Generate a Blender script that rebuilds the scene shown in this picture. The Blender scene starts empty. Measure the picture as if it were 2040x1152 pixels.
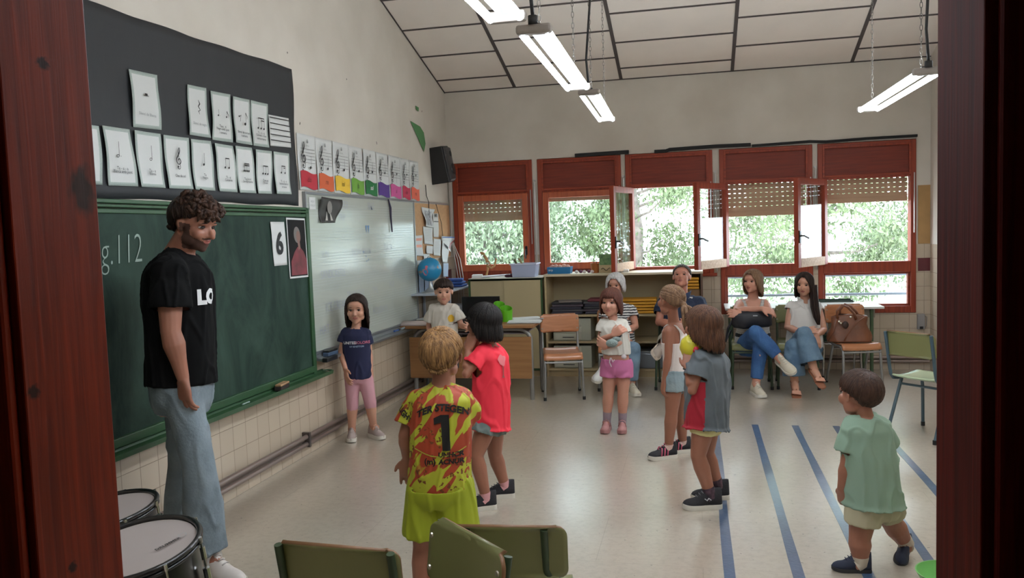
import bpy, bmesh, math, random
from mathutils import Vector, Matrix, Euler, noise
from mathutils.bvhtree import BVHTree

# ---------------------------------------------------------------- camera, sky, light, exposure
scene = bpy.context.scene
scene.view_settings.view_transform = 'Standard'
scene.view_settings.look = 'None'
scene.view_settings.gamma = 1.0
scene.view_settings.use_curve_mapping = False
scene.view_settings.exposure = 1.3

FPX, YAW, PITCH, ROLL, EYE = 1613.0, .226465, .0712815, -.0342173, 1.55
_ca, _sa, _cb, _sb, _cc, _sc = (math.cos(YAW), math.sin(YAW), math.cos(PITCH), math.sin(PITCH), math.cos(ROLL), math.sin(ROLL))
FWD = Vector((-_sa*_cb, _ca*_cb, -_sb))
_r = Vector((_ca, _sa, 0)); _u = _r.cross(FWD)
RIGHT = _r*_cc + _u*_sc
UP = -_r*_sc + _u*_cc
CAM = Vector((0, 0, EYE))
cam_data = bpy.data.cameras.new('camera'); cam = bpy.data.objects.new('camera', cam_data)
scene.collection.objects.link(cam)
cam.matrix_world = Matrix(((RIGHT.x, UP.x, -FWD.x, 0), (RIGHT.y, UP.y, -FWD.y, 0), (RIGHT.z, UP.z, -FWD.z, EYE), (0, 0, 0, 1)))
cam_data.sensor_width = 36.0; cam_data.lens = 36.0*FPX/2040.0
cam_data.clip_start = 0.02; cam_data.clip_end = 200
scene.camera = cam

world = bpy.data.worlds.new('daylight'); scene.world = world; world.use_nodes = True
wn = world.node_tree; wn.nodes.clear()
wo = wn.nodes.new('ShaderNodeOutputWorld'); wb = wn.nodes.new('ShaderNodeBackground')
wb.inputs[0].default_value = (0.74, 0.87, 1.0, 1); wb.inputs[1].default_value = 5.4
wn.links.new(wb.outputs[0], wo.inputs[0])
TUBE_POWER = 29.0        # emission of the fluorescent tubes
for px0, px1 in ((-2.55, -1.88), (-1.6, -.93), (-.66, .1), (.31, 1.1), (1.29, 2.06)):
    ld = bpy.data.lights.new('window_daylight_portal', 'AREA'); ld.shape = 'RECTANGLE'
    ld.size = px1-px0; ld.size_y = .85 if px0 < 0 else 1.35
    ld.cycles.is_portal = True
    lo = bpy.data.objects.new('window_daylight_portal', ld); scene.collection.objects.link(lo)
    lo.location = ((px0+px1)/2, 8.99, 1.55 if px0 < 0 else 1.3); lo.rotation_euler = (-math.pi/2, 0, 0)

# ---------------------------------------------------------------- helpers
def P(u, v, y):
    """point of the place seen at photo pixel (u, v), standing y metres into the room"""
    d = FWD + RIGHT*((u-1020)/FPX) - UP*((v-576)/FPX)
    return CAM + d*(y/d.y)
def PF(u, v, z=0.0):
    d = FWD + RIGHT*((u-1020)/FPX) - UP*((v-576)/FPX)
    return CAM + d*((z-EYE)/d.z)
def PW(u, v, x):
    d = FWD + RIGHT*((u-1020)/FPX) - UP*((v-576)/FPX)
    return CAM + d*(x/d.x)

def lin(c):
    return tuple((x/255/12.92 if x/255 <= .04045 else ((x/255+.055)/1.055)**2.4) for x in c)

MATS = {}
def M(name, col, rough=.55, metal=0.0, spec=.5, var=0.0, vscale=8.0, bump=0.0, bscale=60.0, coat=0.0, emit=0.0, stretch=None, sub=0.0, trans=0.0, sheen=0.0, alpha=1.0, col2=None):
    if name in MATS: return MATS[name]
    m = bpy.data.materials.new(name); m.use_nodes = True
    nt = m.node_tree; b = nt.nodes['Principled BSDF']
    c = lin(col)
    b.inputs['Base Color'].default_value = (*c, 1)
    b.inputs['Roughness'].default_value = rough; b.inputs['Metallic'].default_value = metal
    b.inputs['Specular IOR Level'].default_value = spec
    b.inputs['Coat Weight'].default_value = coat; b.inputs['Coat Roughness'].default_value = .15
    if sub: b.inputs['Subsurface Weight'].default_value = sub; b.inputs['Subsurface Radius'].default_value = (.02, .008, .004); b.inputs['Subsurface Scale'].default_value = .5
    if sheen: b.inputs['Sheen Weight'].default_value = sheen
    if trans: b.inputs['Transmission Weight'].default_value = trans
    if alpha < 1: b.inputs['Alpha'].default_value = alpha
    if emit: b.inputs['Emission Color'].default_value = (*c, 1); b.inputs['Emission Strength'].default_value = emit
    if var or bump or col2:
        tc = nt.nodes.new('ShaderNodeTexCoord'); mp = nt.nodes.new('ShaderNodeMapping')
        nt.links.new(tc.outputs['Object'], mp.inputs[0])
        if stretch: mp.inputs['Scale'].default_value = stretch
        n = nt.nodes.new('ShaderNodeTexNoise'); n.inputs['Scale'].default_value = vscale; n.inputs['Detail'].default_value = 6
        nt.links.new(mp.outputs[0], n.inputs['Vector'])
        if var or col2:
            r = nt.nodes.new('ShaderNodeValToRGB'); r.color_ramp.elements[0].position = .32; r.color_ramp.elements[1].position = .68
            lo_ = tuple(max(0, x*(1-var)) for x in c); hi_ = tuple(min(1, x*(1+var)) for x in c)
            if col2: lo_ = c; hi_ = lin(col2)
            r.color_ramp.elements[0].color = (*lo_, 1); r.color_ramp.elements[1].color = (*hi_, 1)
            nt.links.new(n.outputs['Fac'], r.inputs[0]); nt.links.new(r.outputs[0], b.inputs['Base Color'])
        if bump:
            n2 = nt.nodes.new('ShaderNodeTexNoise'); n2.inputs['Scale'].default_value = bscale; n2.inputs['Detail'].default_value = 4
            nt.links.new(mp.outputs[0], n2.inputs['Vector'])
            bp = nt.nodes.new('ShaderNodeBump'); bp.inputs['Strength'].default_value = bump; bp.inputs['Distance'].default_value = .01
            nt.links.new(n2.outputs['Fac'], bp.inputs['Height']); nt.links.new(bp.outputs[0], b.inputs['Normal'])
    MATS[name] = m
    return m

def N(nt, typ, **kw):
    n = nt.nodes.new('ShaderNode'+typ)
    for k, v in kw.items(): setattr(n, k, v)
    return n

def wood(name, dark, light, rough=.35, scale=1.0, axis='Z', coat=.3):
    """long grain along the given object axis, with a few knots"""
    if name in MATS: return MATS[name]
    m = M(name, light, rough, coat=coat); nt = m.node_tree; b = nt.nodes['Principled BSDF']
    tc = N(nt, 'TexCoord'); mp = N(nt, 'Mapping'); nt.links.new(tc.outputs['Object'], mp.inputs[0])
    s = [24*scale]*3; s['XYZ'.index(axis)] = 1.1*scale; mp.inputs['Scale'].default_value = s
    n = N(nt, 'TexNoise'); n.inputs['Scale'].default_value = 2.2; n.inputs['Detail'].default_value = 8; n.inputs['Distortion'].default_value = .6
    nt.links.new(mp.outputs[0], n.inputs['Vector'])
    r = N(nt, 'ValToRGB'); r.color_ramp.elements[0].position = .3; r.color_ramp.elements[1].position = .72
    r.color_ramp.elements[0].color = (*lin(dark), 1); r.color_ramp.elements[1].color = (*lin(light), 1)
    nt.links.new(n.outputs['Fac'], r.inputs[0]); nt.links.new(r.outputs[0], b.inputs['Base Color'])
    bp = N(nt, 'Bump'); bp.inputs['Strength'].default_value = .12; bp.inputs['Distance'].default_value = .004
    nt.links.new(n.outputs['Fac'], bp.inputs['Height']); nt.links.new(bp.outputs[0], b.inputs['Normal'])
    return m

def frame_from(d):
    d = Vector(d).normalized()
    a = Vector((0, 0, 1)) if abs(d.z) < .9 else Vector((0, 1, 0))
    x = a.cross(d).normalized(); y = d.cross(x).normalized()
    return x, y, d

class MB:
    def __init__(s): s.v = []; s.f = []; s.m = []; s.cur = 0
    def add(s, vs, fs, mi=None):
        o = len(s.v); s.v += [Vector(p) for p in vs]; mi = s.cur if mi is None else mi
        for f in fs: s.f.append(tuple(i+o for i in f)); s.m.append(mi)
        return s
    def box(s, a, b, mi=None):
        x0, y0, z0 = a; x1, y1, z1 = b
        vs = [(x0,y0,z0),(x1,y0,z0),(x1,y1,z0),(x0,y1,z0),(x0,y0,z1),(x1,y0,z1),(x1,y1,z1),(x0,y1,z1)]
        return s.add(vs, [(3,2,1,0),(4,5,6,7),(0,1,5,4),(1,2,6,5),(2,3,7,6),(3,0,4,7)], mi)
    def obox(s, c, sz, R=None, mi=None):
        R = R or Matrix.Identity(3); h = [q/2 for q in sz]; c = Vector(c)
        vs = [c + R @ Vector((sx*h[0], sy*h[1], sz_*h[2])) for sz_ in (-1,1) for sx, sy in ((-1,-1),(1,-1),(1,1),(-1,1))]
        return s.add(vs, [(3,2,1,0),(4,5,6,7),(0,1,5,4),(1,2,6,5),(2,3,7,6),(3,0,4,7)], mi)
    def tube(s, pts, r, seg=10, mi=None, cap=True, ell=None):
        """tube through points; r one radius or a list; ell=(side vector, flatness) makes it elliptic"""
        pts = [Vector(p) for p in pts]; n = len(pts)
        rs = r if isinstance(r, (list, tuple)) else [r]*n
        vs = []; fs = []; px = None
        for i, p in enumerate(pts):
            d = (pts[min(i+1, n-1)]-pts[max(i-1, 0)])
            if d.length < 1e-9: d = Vector((0,0,1))
            d.normalize()
            if ell: x = Vector(ell[0]); x = (x - d*x.dot(d)).normalized()
            elif px is None: x = frame_from(d)[0]
            else: x = (px - d*px.dot(d)).normalized()
            px = x; y = d.cross(x); fl = ell[1] if ell else 1
            for k in range(seg):
                a = 2*math.pi*k/seg; vs.append(p + x*(math.cos(a)*rs[i]) + y*(math.sin(a)*rs[i]*fl))
        for i in range(n-1):
            for k in range(seg):
                k2 = (k+1) % seg
                fs.append((i*seg+k, i*seg+k2, (i+1)*seg+k2, (i+1)*seg+k))
        if cap:
            fs.append(tuple(reversed(range(seg)))); fs.append(tuple((n-1)*seg+k for k in range(seg)))
        return s.add(vs, fs, mi)
    def rings(s, rings, mi=None, cap=True):
        seg = len(rings[0]); vs = [p for r in rings for p in r]; fs = []
        for i in range(len(rings)-1):
            for k in range(seg):
                k2 = (k+1) % seg; fs.append((i*seg+k, i*seg+k2, (i+1)*seg+k2, (i+1)*seg+k))
        if cap: fs.append(tuple(reversed(range(seg)))); fs.append(tuple((len(rings)-1)*seg+k for k in range(seg)))
        return s.add(vs, fs, mi)
    def lathe(s, prof, c=(0,0,0), axis=(0,0,1), seg=32, mi=None, cap=True):
        x, y, d = frame_from(axis); c = Vector(c)
        return s.rings([[c + d*h + x*(r*math.cos(2*math.pi*k/seg)) + y*(r*math.sin(2*math.pi*k/seg)) for k in range(seg)] for r, h in prof], mi, cap)
    def ball(s, c, r, R=None, seg=16, ring=10, mi=None):
        """ellipsoid; r a number or (rx, ry, rz), R optional rotation"""
        if not isinstance(r, (list, tuple)): r = (r, r, r)
        c = Vector(c); R = R or Matrix.Identity(3); vs = []; fs = []
        for i in range(1, ring):
            t = math.pi*i/ring
            for k in range(seg):
                a = 2*math.pi*k/seg
                vs.append(c + R @ Vector((r[0]*math.sin(t)*math.cos(a), r[1]*math.sin(t)*math.sin(a), r[2]*math.cos(t))))
        vs.append(c + R @ Vector((0,0,r[2]))); vs.append(c + R @ Vector((0,0,-r[2]))); T = len(vs)-2
        for i in range(ring-2):
            for k in range(seg):
                k2 = (k+1) % seg; fs.append((i*seg+k, (i+1)*seg+k, (i+1)*seg+k2, i*seg+k2))
        for k in range(seg):
            k2 = (k+1) % seg; fs.append((T, k, k2)); fs.append((T+1, (ring-2)*seg+k2, (ring-2)*seg+k))
        return s.add(vs, fs, mi)
    def prism(s, poly, ext, mi=None):
        ext = Vector(ext); n = len(poly); poly = [Vector(p) for p in poly]
        return s.add(poly+[p+ext for p in poly], [tuple(reversed(range(n))), tuple(range(n, 2*n))]+[(i, (i+1) % n, n+(i+1) % n, n+i) for i in range(n)], mi)
    def grid(s, fn, nu, nv, mi=None, mfn=None):
        """fn(a, b) -> point with a, b in 0..1"""
        vs = [fn(i/nu, j/nv) for j in range(nv+1) for i in range(nu+1)]; o = len(s.v)
        s.v += [Vector(p) for p in vs]
        for j in range(nv):
            for i in range(nu):
                q = j*(nu+1)+i
                s.f.append((o+q, o+q+1, o+q+nu+2, o+q+nu+1)); s.m.append(mfn(i, j) if mfn else (s.cur if mi is None else mi))
        return s
    def build(s, name, mats, parent=None, world=True, smooth=False, bev=0, col=None, solid=0, sub=0):
        me = bpy.data.meshes.new(name); off = Vector((0,0,0)); p = parent
        while world and p is not None: off += p.location; p = p.parent
        me.from_pydata([v-off for v in s.v], [], s.f)
        for m in (mats if isinstance(mats, (list, tuple)) else [mats]): me.materials.append(m)
        for pl, mi in zip(me.polygons, s.m): pl.material_index = mi; pl.use_smooth = bool(smooth)
        me.update()
        o = bpy.data.objects.new(name, me); scene.collection.objects.link(o); o.parent = parent
        if solid: md = o.modifiers.new('solid', 'SOLIDIFY'); md.thickness = solid; md.offset = 0
        if bev: md = o.modifiers.new('bevel', 'BEVEL'); md.width = bev; md.segments = 2; md.limit_method = 'ANGLE'
        if sub: md = o.modifiers.new('sub', 'SUBSURF'); md.levels = sub; md.render_levels = sub
        if smooth == 'auto':
            bm = bmesh.new(); bm.from_mesh(me)
            for e in bm.edges: e.smooth = not (len(e.link_faces) == 2 and e.calc_face_angle(0) > .7)
            bm.to_mesh(me); bm.free()
        return o

def tag(o, label=None, cat=None, group=None, kind=None):
    if label: o['label'] = label
    if cat: o['category'] = cat
    if group: o['group'] = group
    if kind: o['kind'] = kind
    return o
def empty(name, loc=(0,0,0), rz=0.0, label=None, cat=None, group=None, kind=None):
    o = bpy.data.objects.new(name, None); scene.collection.objects.link(o)
    o.empty_display_size = .1; o.location = loc; o.rotation_euler = (0, 0, rz)
    return tag(o, label, cat, group, kind)
def copy_tree(o, parent=None):
    c = o.copy(); scene.collection.objects.link(c); c.parent = parent
    for ch in [x for x in scene.objects if x.parent == o]: copy_tree(ch, c)
    return c

def text_geo(s, size=1.0, bold=0.0, shear=0.0, res=3):
    """triangulated outline of a word, centred on the origin, in a plane: (list of (a, b)), faces"""
    cu = bpy.data.curves.new('lettering', 'FONT'); cu.body = s; cu.size = size; cu.align_x = 'CENTER'; cu.align_y = 'CENTER'
    cu.offset = bold; cu.shear = shear; cu.resolution_u = res
    ob = bpy.data.objects.new('lettering', cu); scene.collection.objects.link(ob)
    dg = bpy.context.evaluated_depsgraph_get(); dg.update()
    me = ob.evaluated_get(dg).to_mesh()
    vs = [(v.co.x, v.co.y) for v in me.vertices]; fs = [tuple(p.vertices) for p in me.polygons]
    ob.evaluated_get(dg).to_mesh_clear(); bpy.data.objects.remove(ob); bpy.data.curves.remove(cu)
    return vs, fs
def put_text(mb, s, org, ax, ay, size, mi=None, bold=0.0, shear=0.0, squash=1.0):
    vs, fs = text_geo(s, size, bold, shear); org = Vector(org); ax = Vector(ax); ay = Vector(ay)
    mb.add([org+ax*(a*squash)+ay*b for a, b in vs], fs, mi)
# ---------------------------------------------------------------- the room
XL, XR, YF, YB = -2.75, 2.28, .81, 8.87
def ceil_z(y): return 3.135 + .295*(YB-y)

def wall_mat(name, tiled_to, along):
    """painted plaster above, cream glazed wall tiles below; along = 'x' or 'y', the wall's own direction"""
    m = bpy.data.materials.new(name); m.use_nodes = True; nt = m.node_tree; b = nt.nodes['Principled BSDF']
    tc = N(nt, 'TexCoord'); sp = N(nt, 'SeparateXYZ'); nt.links.new(tc.outputs['Object'], sp.inputs[0])
    cb = N(nt, 'CombineXYZ'); nt.links.new(sp.outputs['X' if along == 'x' else 'Y'], cb.inputs[0]); nt.links.new(sp.outputs['Z'], cb.inputs[1])
    br = N(nt, 'TexBrick'); br.offset = 0; br.inputs['Scale'].default_value = 1
    br.inputs['Brick Width'].default_value = .139; br.inputs['Row Height'].default_value = .1425; br.inputs['Mortar Size'].default_value = .0022; br.inputs['Mortar Smooth'].default_value = .3
    br.inputs['Color1'].default_value = (*lin((192, 176, 156)), 1); br.inputs['Color2'].default_value = (*lin((184, 168, 148)), 1); br.inputs['Mortar'].default_value = (*lin((140, 126, 110)), 1)
    nt.links.new(cb.outputs[0], br.inputs['Vector'])
    n = N(nt, 'TexNoise'); n.inputs['Scale'].default_value = 1.7; n.inputs['Detail'].default_value = 7; nt.links.new(tc.outputs['Object'], n.inputs['Vector'])
    r = N(nt, 'ValToRGB'); r.color_ramp.elements[0].color = (*lin((196, 188, 176)), 1); r.color_ramp.elements[1].color = (*lin((212, 205, 194)), 1)
    r.color_ramp.elements[0].position = .3; r.color_ramp.elements[1].position = .7; nt.links.new(n.outputs['Fac'], r.inputs[0])
    gt = N(nt, 'Math', operation='LESS_THAN'); nt.links.new(sp.outputs['Z'], gt.inputs[0]); gt.inputs[1].default_value = tiled_to
    mx = N(nt, 'Mix', data_type='RGBA'); nt.links.new(gt.outputs[0], mx.inputs[0]); nt.links.new(r.outputs[0], mx.inputs[6]); nt.links.new(br.outputs['Color'], mx.inputs[7])
    nt.links.new(mx.outputs[2], b.inputs['Base Color'])
    ro = N(nt, 'MapRange'); nt.links.new(gt.outputs[0], ro.inputs[0]); ro.inputs[3].default_value = .75; ro.inputs[4].default_value = .22
    nt.links.new(ro.outputs[0], b.inputs['Roughness'])
    n2 = N(nt, 'TexNoise'); n2.inputs['Scale'].default_value = 9; nt.links.new(tc.outputs['Object'], n2.inputs['Vector'])
    mu = N(nt, 'Math', operation='MULTIPLY'); nt.links.new(br.outputs['Fac'], mu.inputs[0]); nt.links.new(gt.outputs[0], mu.inputs[1])
    sb = N(nt, 'Math', operation='MULTIPLY_ADD'); nt.links.new(n2.outputs['Fac'], sb.inputs[0]); sb.inputs[1].default_value = .5; 
    ng = N(nt, 'Math', operation='MULTIPLY'); nt.links.new(mu.outputs[0], ng.inputs[0]); ng.inputs[1].default_value = -1; nt.links.new(ng.outputs[0], sb.inputs[2])
    bp = N(nt, 'Bump'); bp.inputs['Strength'].default_value = .25; bp.inputs['Distance'].default_value = .004; nt.links.new(sb.outputs[0], bp.inputs['Height']); nt.links.new(bp.outputs[0], b.inputs['Normal'])
    return m
m_wl = wall_mat('plaster_and_tile_side', 1.28, 'y'); m_wb = wall_mat('plaster_and_tile_back', 1.28, 'x')

def floor_mat():
    m = bpy.data.materials.new('speckled_vinyl_floor'); m.use_nodes = True; nt = m.node_tree; b = nt.nodes['Principled BSDF']
    tc = N(nt, 'TexCoord'); mp = N(nt, 'Mapping'); nt.links.new(tc.outputs['Object'], mp.inputs[0]); mp.inputs['Scale'].default_value = (1, 1, 1)
    n = N(nt, 'TexNoise'); n.inputs['Scale'].default_value = 26; n.inputs['Detail'].default_value = 8; n.inputs['Roughness'].default_value = .7; nt.links.new(mp.outputs[0], n.inputs['Vector'])
    r = N(nt, 'ValToRGB'); e = r.color_ramp.elements; e[0].position = .30; e[0].color = (*lin((166, 154, 136)), 1); e[1].position = .55; e[1].color = (*lin((186, 175, 158)), 1)
    nt.links.new(n.outputs['Fac'], r.inputs[0])
    v = N(nt, 'TexNoise'); v.inputs['Scale'].default_value = 42; v.inputs['Detail'].default_value = 3; nt.links.new(mp.outputs[0], v.inputs['Vector'])
    sp_ = N(nt, 'ValToRGB'); q = sp_.color_ramp.elements; q[0].position = .27; q[0].color = (1, 1, 1, 1); q[1].position = .31; q[1].color = (0, 0, 0, 1); nt.links.new(v.outputs['Fac'], sp_.inputs[0])
    mx = N(nt, 'Mix', data_type='RGBA'); nt.links.new(sp_.outputs[0], mx.inputs[0]); nt.links.new(r.outputs[0], mx.inputs[6]); mx.inputs[7].default_value = (*lin((92, 78, 64)), 1)
    big = N(nt, 'TexNoise'); big.inputs['Scale'].default_value = .9; big.inputs['Detail'].default_value = 5; nt.links.new(tc.outputs['Object'], big.inputs['Vector'])
    m2 = N(nt, 'Mix', data_type='RGBA', blend_type='MULTIPLY'); m2.inputs[0].default_value = 1
    r2 = N(nt, 'ValToRGB'); r2.color_ramp.elements[0].color = (.86, .83, .8, 1); r2.color_ramp.elements[0].position = .35; r2.color_ramp.elements[1].position = .6; nt.links.new(big.outputs['Fac'], r2.inputs[0])
    nt.links.new(mx.outputs[2], m2.inputs[6]); nt.links.new(r2.outputs[0], m2.inputs[7])
    br = N(nt, 'TexBrick'); br.offset = .4; br.inputs['Scale'].default_value = 1; br.inputs['Brick Width'].default_value = 1.22; br.inputs['Row Height'].default_value = .61
    br.inputs['Mortar Size'].default_value = .0016; br.inputs['Color1'].default_value = (1, 1, 1, 1); br.inputs['Color2'].default_value = (.97, .97, .97, 1); br.inputs['Mortar'].default_value = (.72, .68, .64, 1)
    nt.links.new(tc.outputs['Object'], br.inputs['Vector'])
    m3 = N(nt, 'Mix', data_type='RGBA', blend_type='MULTIPLY'); m3.inputs[0].default_value = 1; nt.links.new(m2.outputs[2], m3.inputs[6]); nt.links.new(br.outputs['Color'], m3.inputs[7])
    nt.links.new(m3.outputs[2], b.inputs['Base Color'])
    rr = N(nt, 'MapRange'); nt.links.new(big.outputs['Fac'], rr.inputs[0]); rr.inputs[1].default_value = .3; rr.inputs[2].default_value = .7; rr.inputs[3].default_value = .27; rr.inputs[4].default_value = .20
    nt.links.new(rr.outputs[0], b.inputs['Roughness']); b.inputs['Specular IOR Level'].default_value = 1.0
    b.inputs['Coat Weight'].default_value = 1; b.inputs['Coat Roughness'].default_value = .29; b.inputs['Coat IOR'].default_value = 2.3
    bp = N(nt, 'Bump'); bp.inputs['Strength'].default_value = .08; bp.inputs['Distance'].default_value = .002; nt.links.new(n.outputs['Fac'], bp.inputs['Height']); nt.links.new(bp.outputs[0], b.inputs['Normal'])
    return m
S = dict(kind='structure')
fl = tag(MB().box((XL-.1, -2.6, -.1), (XR+.1, YB+.15, 0)).build('floor', floor_mat()), **S)
tag(MB().prism([(XL, YF-.15, 0), (XL, YB+.15, 0), (XL, YB+.15, ceil_z(YB+.15)+.1), (XL, YF-.15, ceil_z(YF-.15)+.1)], (-.12, 0, 0)).build('wall_left', m_wl), **S)
tag(MB().prism([(XR, YF-.15, 0), (XR, YB+.15, 0), (XR, YB+.15, ceil_z(YB+.15)+.1), (XR, YF-.15, ceil_z(YF-.15)+.1)], (.12, 0, 0)).build('wall_right', m_wl), **S)
WIN = [(-2.69, -1.77, -.05), (-1.71, -.79, -.05), (-.744, .17, -.05), (.238, 1.165, .59), (1.215, 2.145, .59)]
# back wall round the windows
wb_ = MB()
wb_.box((XL, YB, 2.335), (XR, YB+.15, 3.3))
wb_.box((XL, YB, 0), (XL+.06, YB+.15, 2.335)); wb_.box((2.145, YB, 0), (XR, YB+.15, 2.335))
wb_.box((XL+.06, YB, 0), (2.145, YB+.15, .585))
wb_.box((XL+.06, YB+.01, .585), (.238, YB+.15, 1.02))
for a, b in ((-1.77, -1.71), (-.79, -.744), (.17, .238), (1.165, 1.215)): wb_.box((a, YB, .585), (b, YB+.15, 2.335))
tag(wb_.build('wall_back', m_wb), **S)
# front wall with the doorway, dark hallway behind the camera
m_hall = M('hallway_paint', (150, 120, 100), .8)
hl = bpy.data.lights.new('corridor_fill_light', 'AREA'); hl.size = .6; hl.energy = .8; hl.color = (1, .86, .74); hlo = bpy.data.objects.new('corridor_fill_light', hl); scene.collection.objects.link(hlo); hlo.location = (-.1, -1.4, 3.38)  # unseen light added behind the camera to lift the dark door casing
DX0, DX1, DT, DY0 = -.675, .214, 3.2, .69
fw = MB()
fw.box((XL, DY0, 0), (DX0-.03, YF, 6)); fw.box((DX1+.03, DY0, 0), (XR, YF, 6)); fw.box((DX0-.03, DY0, DT), (DX1+.03, YF, 6))
tag(fw.build('wall_front', m_wb), **S)
hw = MB(); hw.box((-1.9, -2.6, 0), (-1.8, DY0, 3.5)); hw.box((1.6, -2.6, 0), (1.7, DY0, 3.5)); hw.box((-1.9, -2.7, 0), (1.7, -2.6, 3.5))
tag(hw.build('wall_hallway', m_hall), **S)
tag(MB().box((-1.9, -2.7, 3.4), (1.7, DY0+.02, 3.5)).build('ceiling_hallway', m_hall), **S)
# ceiling: sloping boards in a dark lattice of joints
m_ceil = M('ceiling_board', (226, 216, 206), .85, var=.03, vscale=3)
m_joint = M('ceiling_joint', (74, 66, 64), .7)
c = MB(); c.prism([(XL-.12, YB+.15, ceil_z(YB+.15)), (XL-.12, YF-.2, ceil_z(YF-.2)), (XL-.12, YF-.2, ceil_z(YF-.2)+.1), (XL-.12, YB+.15, ceil_z(YB+.15)+.1)], (XR-XL+.24, 0, 0))
ceiling = tag(c.build('ceiling', m_ceil), **S)
j = MB(); cols = [XL, -1.935, -.765, .385, 1.55, XR]
sl = Vector((0, 1, -.295)).normalized(); nrm = Vector((0, -.295, -1)).normalized()
def strip(p, q, w):
    p = Vector(p); q = Vector(q); d = (q-p).normalized(); s_ = d.cross(nrm).normalized()*w/2
    j.add([p-s_, p+s_, q+s_, q-s_, p-s_+nrm*.006, p+s_+nrm*.006, q+s_+nrm*.006, q-s_+nrm*.006], [(4,5,6,7), (0,1,5,4), (1,2,6,5), (2,3,7,6), (3,0,4,7)])
for x in cols[1:-1]: strip((x, YB, ceil_z(YB)), (x, YF, ceil_z(YF)), .034)
for k, (x0, x1) in enumerate(zip(cols[:-1], cols[1:])):
    y = [8.59, 8.40, 8.63, 8.375, 8.61][k]
    while y > YF:
        strip((x0, y, ceil_z(y)), (x1, y, ceil_z(y)), .020); y -= .512
tag(j.build('trim_1', m_joint), **S)
tag(MB().tube([(XL+.006, YB, ceil_z(YB)-.006), (XL+.006, YF, ceil_z(YF)-.006)], .007, 6).tube([(XL, YB-.006, ceil_z(YB)-.004), (XR, YB-.006, ceil_z(YB)-.004)], .006, 6).build('trim_2', m_joint), **S)
# burgundy accent tiles, yellow cork strip and a small grey panel near the right corner
m_burg = M('burgundy_tile', (96, 40, 48), .25)
def acc(name, a, b, m): return tag(MB().box(a, b).build(name, m, bev=.002), **S)
acc('trim_3', (2.165, YB-.006, 1.01), (2.278, YB, 1.14), m_burg)
acc('trim_4', (-2.75, 8.66, 1.0), (-2.743, 8.86, 1.14), m_burg)
acc('trim_5', (2.165, YB-.008, 1.283), (2.278, YB, 1.87), M('ochre_paint', (170, 132, 84), .7, var=.08))
# skirting pipes on both walls
m_pipe = M('painted_pipe', (150, 134, 126), .28, metal=.6)
r_ = MB(); r_.tube([(XL+.035, 1.0, .155), (XL+.035, YB-.03, .145)], .0165, 12); r_.tube([(XL+.035, 1.0, .10), (XL+.035, YB-.03, .095)], .0165, 12)
r_.box((XL+.004, 1.0, .112), (XL+.02, YB-.03, .138))
pl = empty('heating_pipes', (XL, 5, 0), label='pair of horizontal painted heating pipes along the left wall skirting', cat='pipe')
r_.build('pipe', m_pipe, pl, smooth='auto')
for y in (2.6, 5.17, 7.6):
    MB().box((XL, y-.012, .075), (XL+.06, y+.012, .18)).build('bracket', M('pipe_clip', (70, 62, 58), .5), pl, bev=.003)
r_ = MB(); r_.tube([(.3, YB-.035, .135), (XR-.02, YB-.035, .135)], .0165, 12); r_.tube([(.3, YB-.035, .095), (XR-.02, YB-.035, .095)], .0165, 12)
pb = empty('heating_pipes', (1.2, YB, 0), label='horizontal heating pipes under the two right windows', cat='pipe')
r_.build('pipe', m_pipe, pb, smooth='auto')
MB().box((1.19, YB-.06, .08), (1.22, YB, .17)).build('bracket', MATS['pipe_clip'], pb, bev=.003)

# ---------------------------------------------------------------- door frame, near, red varnished pine with knots
def doorwood():
    m = wood('varnished_door_pine', (84, 20, 5), (126, 38, 12), .42, 2.0, 'Z', .16); m.node_tree.nodes['Principled BSDF'].inputs['Specular IOR Level'].default_value = .1; nt = m.node_tree; b = nt.nodes['Principled BSDF']
    base = b.inputs['Base Color'].links[0].from_socket
    tc = N(nt, 'TexCoord'); out = base
    for (y, z, ry, rz) in ((.745, 1.745, .011, .009), (.789, 1.612, .022, .036), (.734, 1.198, .008, .008), (.70, 1.40, .01, .01)):
        mp = N(nt, 'Mapping', vector_type='POINT'); nt.links.new(tc.outputs['Object'], mp.inputs[0])
        mp.inputs['Location'].default_value = (0, -(y-.75)/ry, -z/rz); mp.inputs['Scale'].default_value = (.001, 1/ry, 1/rz)
        gr = N(nt, 'TexGradient', gradient_type='SPHERICAL'); nz = N(nt, 'TexNoise'); nz.inputs['Scale'].default_value = 1.6
        ad = N(nt, 'Vector' + 'Math', operation='ADD'); nt.links.new(mp.outputs[0], nz.inputs['Vector']); nt.links.new(mp.outputs[0], ad.inputs[0])
        sc = N(nt, 'VectorMath', operation='SCALE'); sb = N(nt, 'VectorMath', operation='SUBTRACT'); nt.links.new(nz.outputs['Color'], sb.inputs[0]); sb.inputs[1].default_value = (.5, .5, .5)
        nt.links.new(sb.outputs[0], sc.inputs[0]); sc.inputs['Scale'].default_value = .9; nt.links.new(sc.outputs[0], ad.inputs[1])
        nt.links.new(ad.outputs[0], gr.inputs[0])
        rp = N(nt, 'ValToRGB'); rp.color_ramp.elements[0].position = .05; rp.color_ramp.elements[1].position = .5; nt.links.new(gr.outputs['Fac'], rp.inputs[0])
        mu = N(nt, 'Math', operation='MULTIPLY'); nt.links.new(rp.outputs[0], mu.inputs[0]); mu.inputs[1].default_value = .92
        mx = N(nt, 'Mix', data_type='RGBA'); nt.links.new(mu.outputs[0], mx.inputs[0]); nt.links.new(out, mx.inputs[6]); mx.inputs[7].default_value = (*lin((30, 12, 8)), 1)
        out = mx.outputs[2]
    nt.links.new(out, b.inputs['Base Color'])
    return m
m_door = doorwood()
d = empty('door_1', (0, .75, 0), kind='structure')
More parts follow.
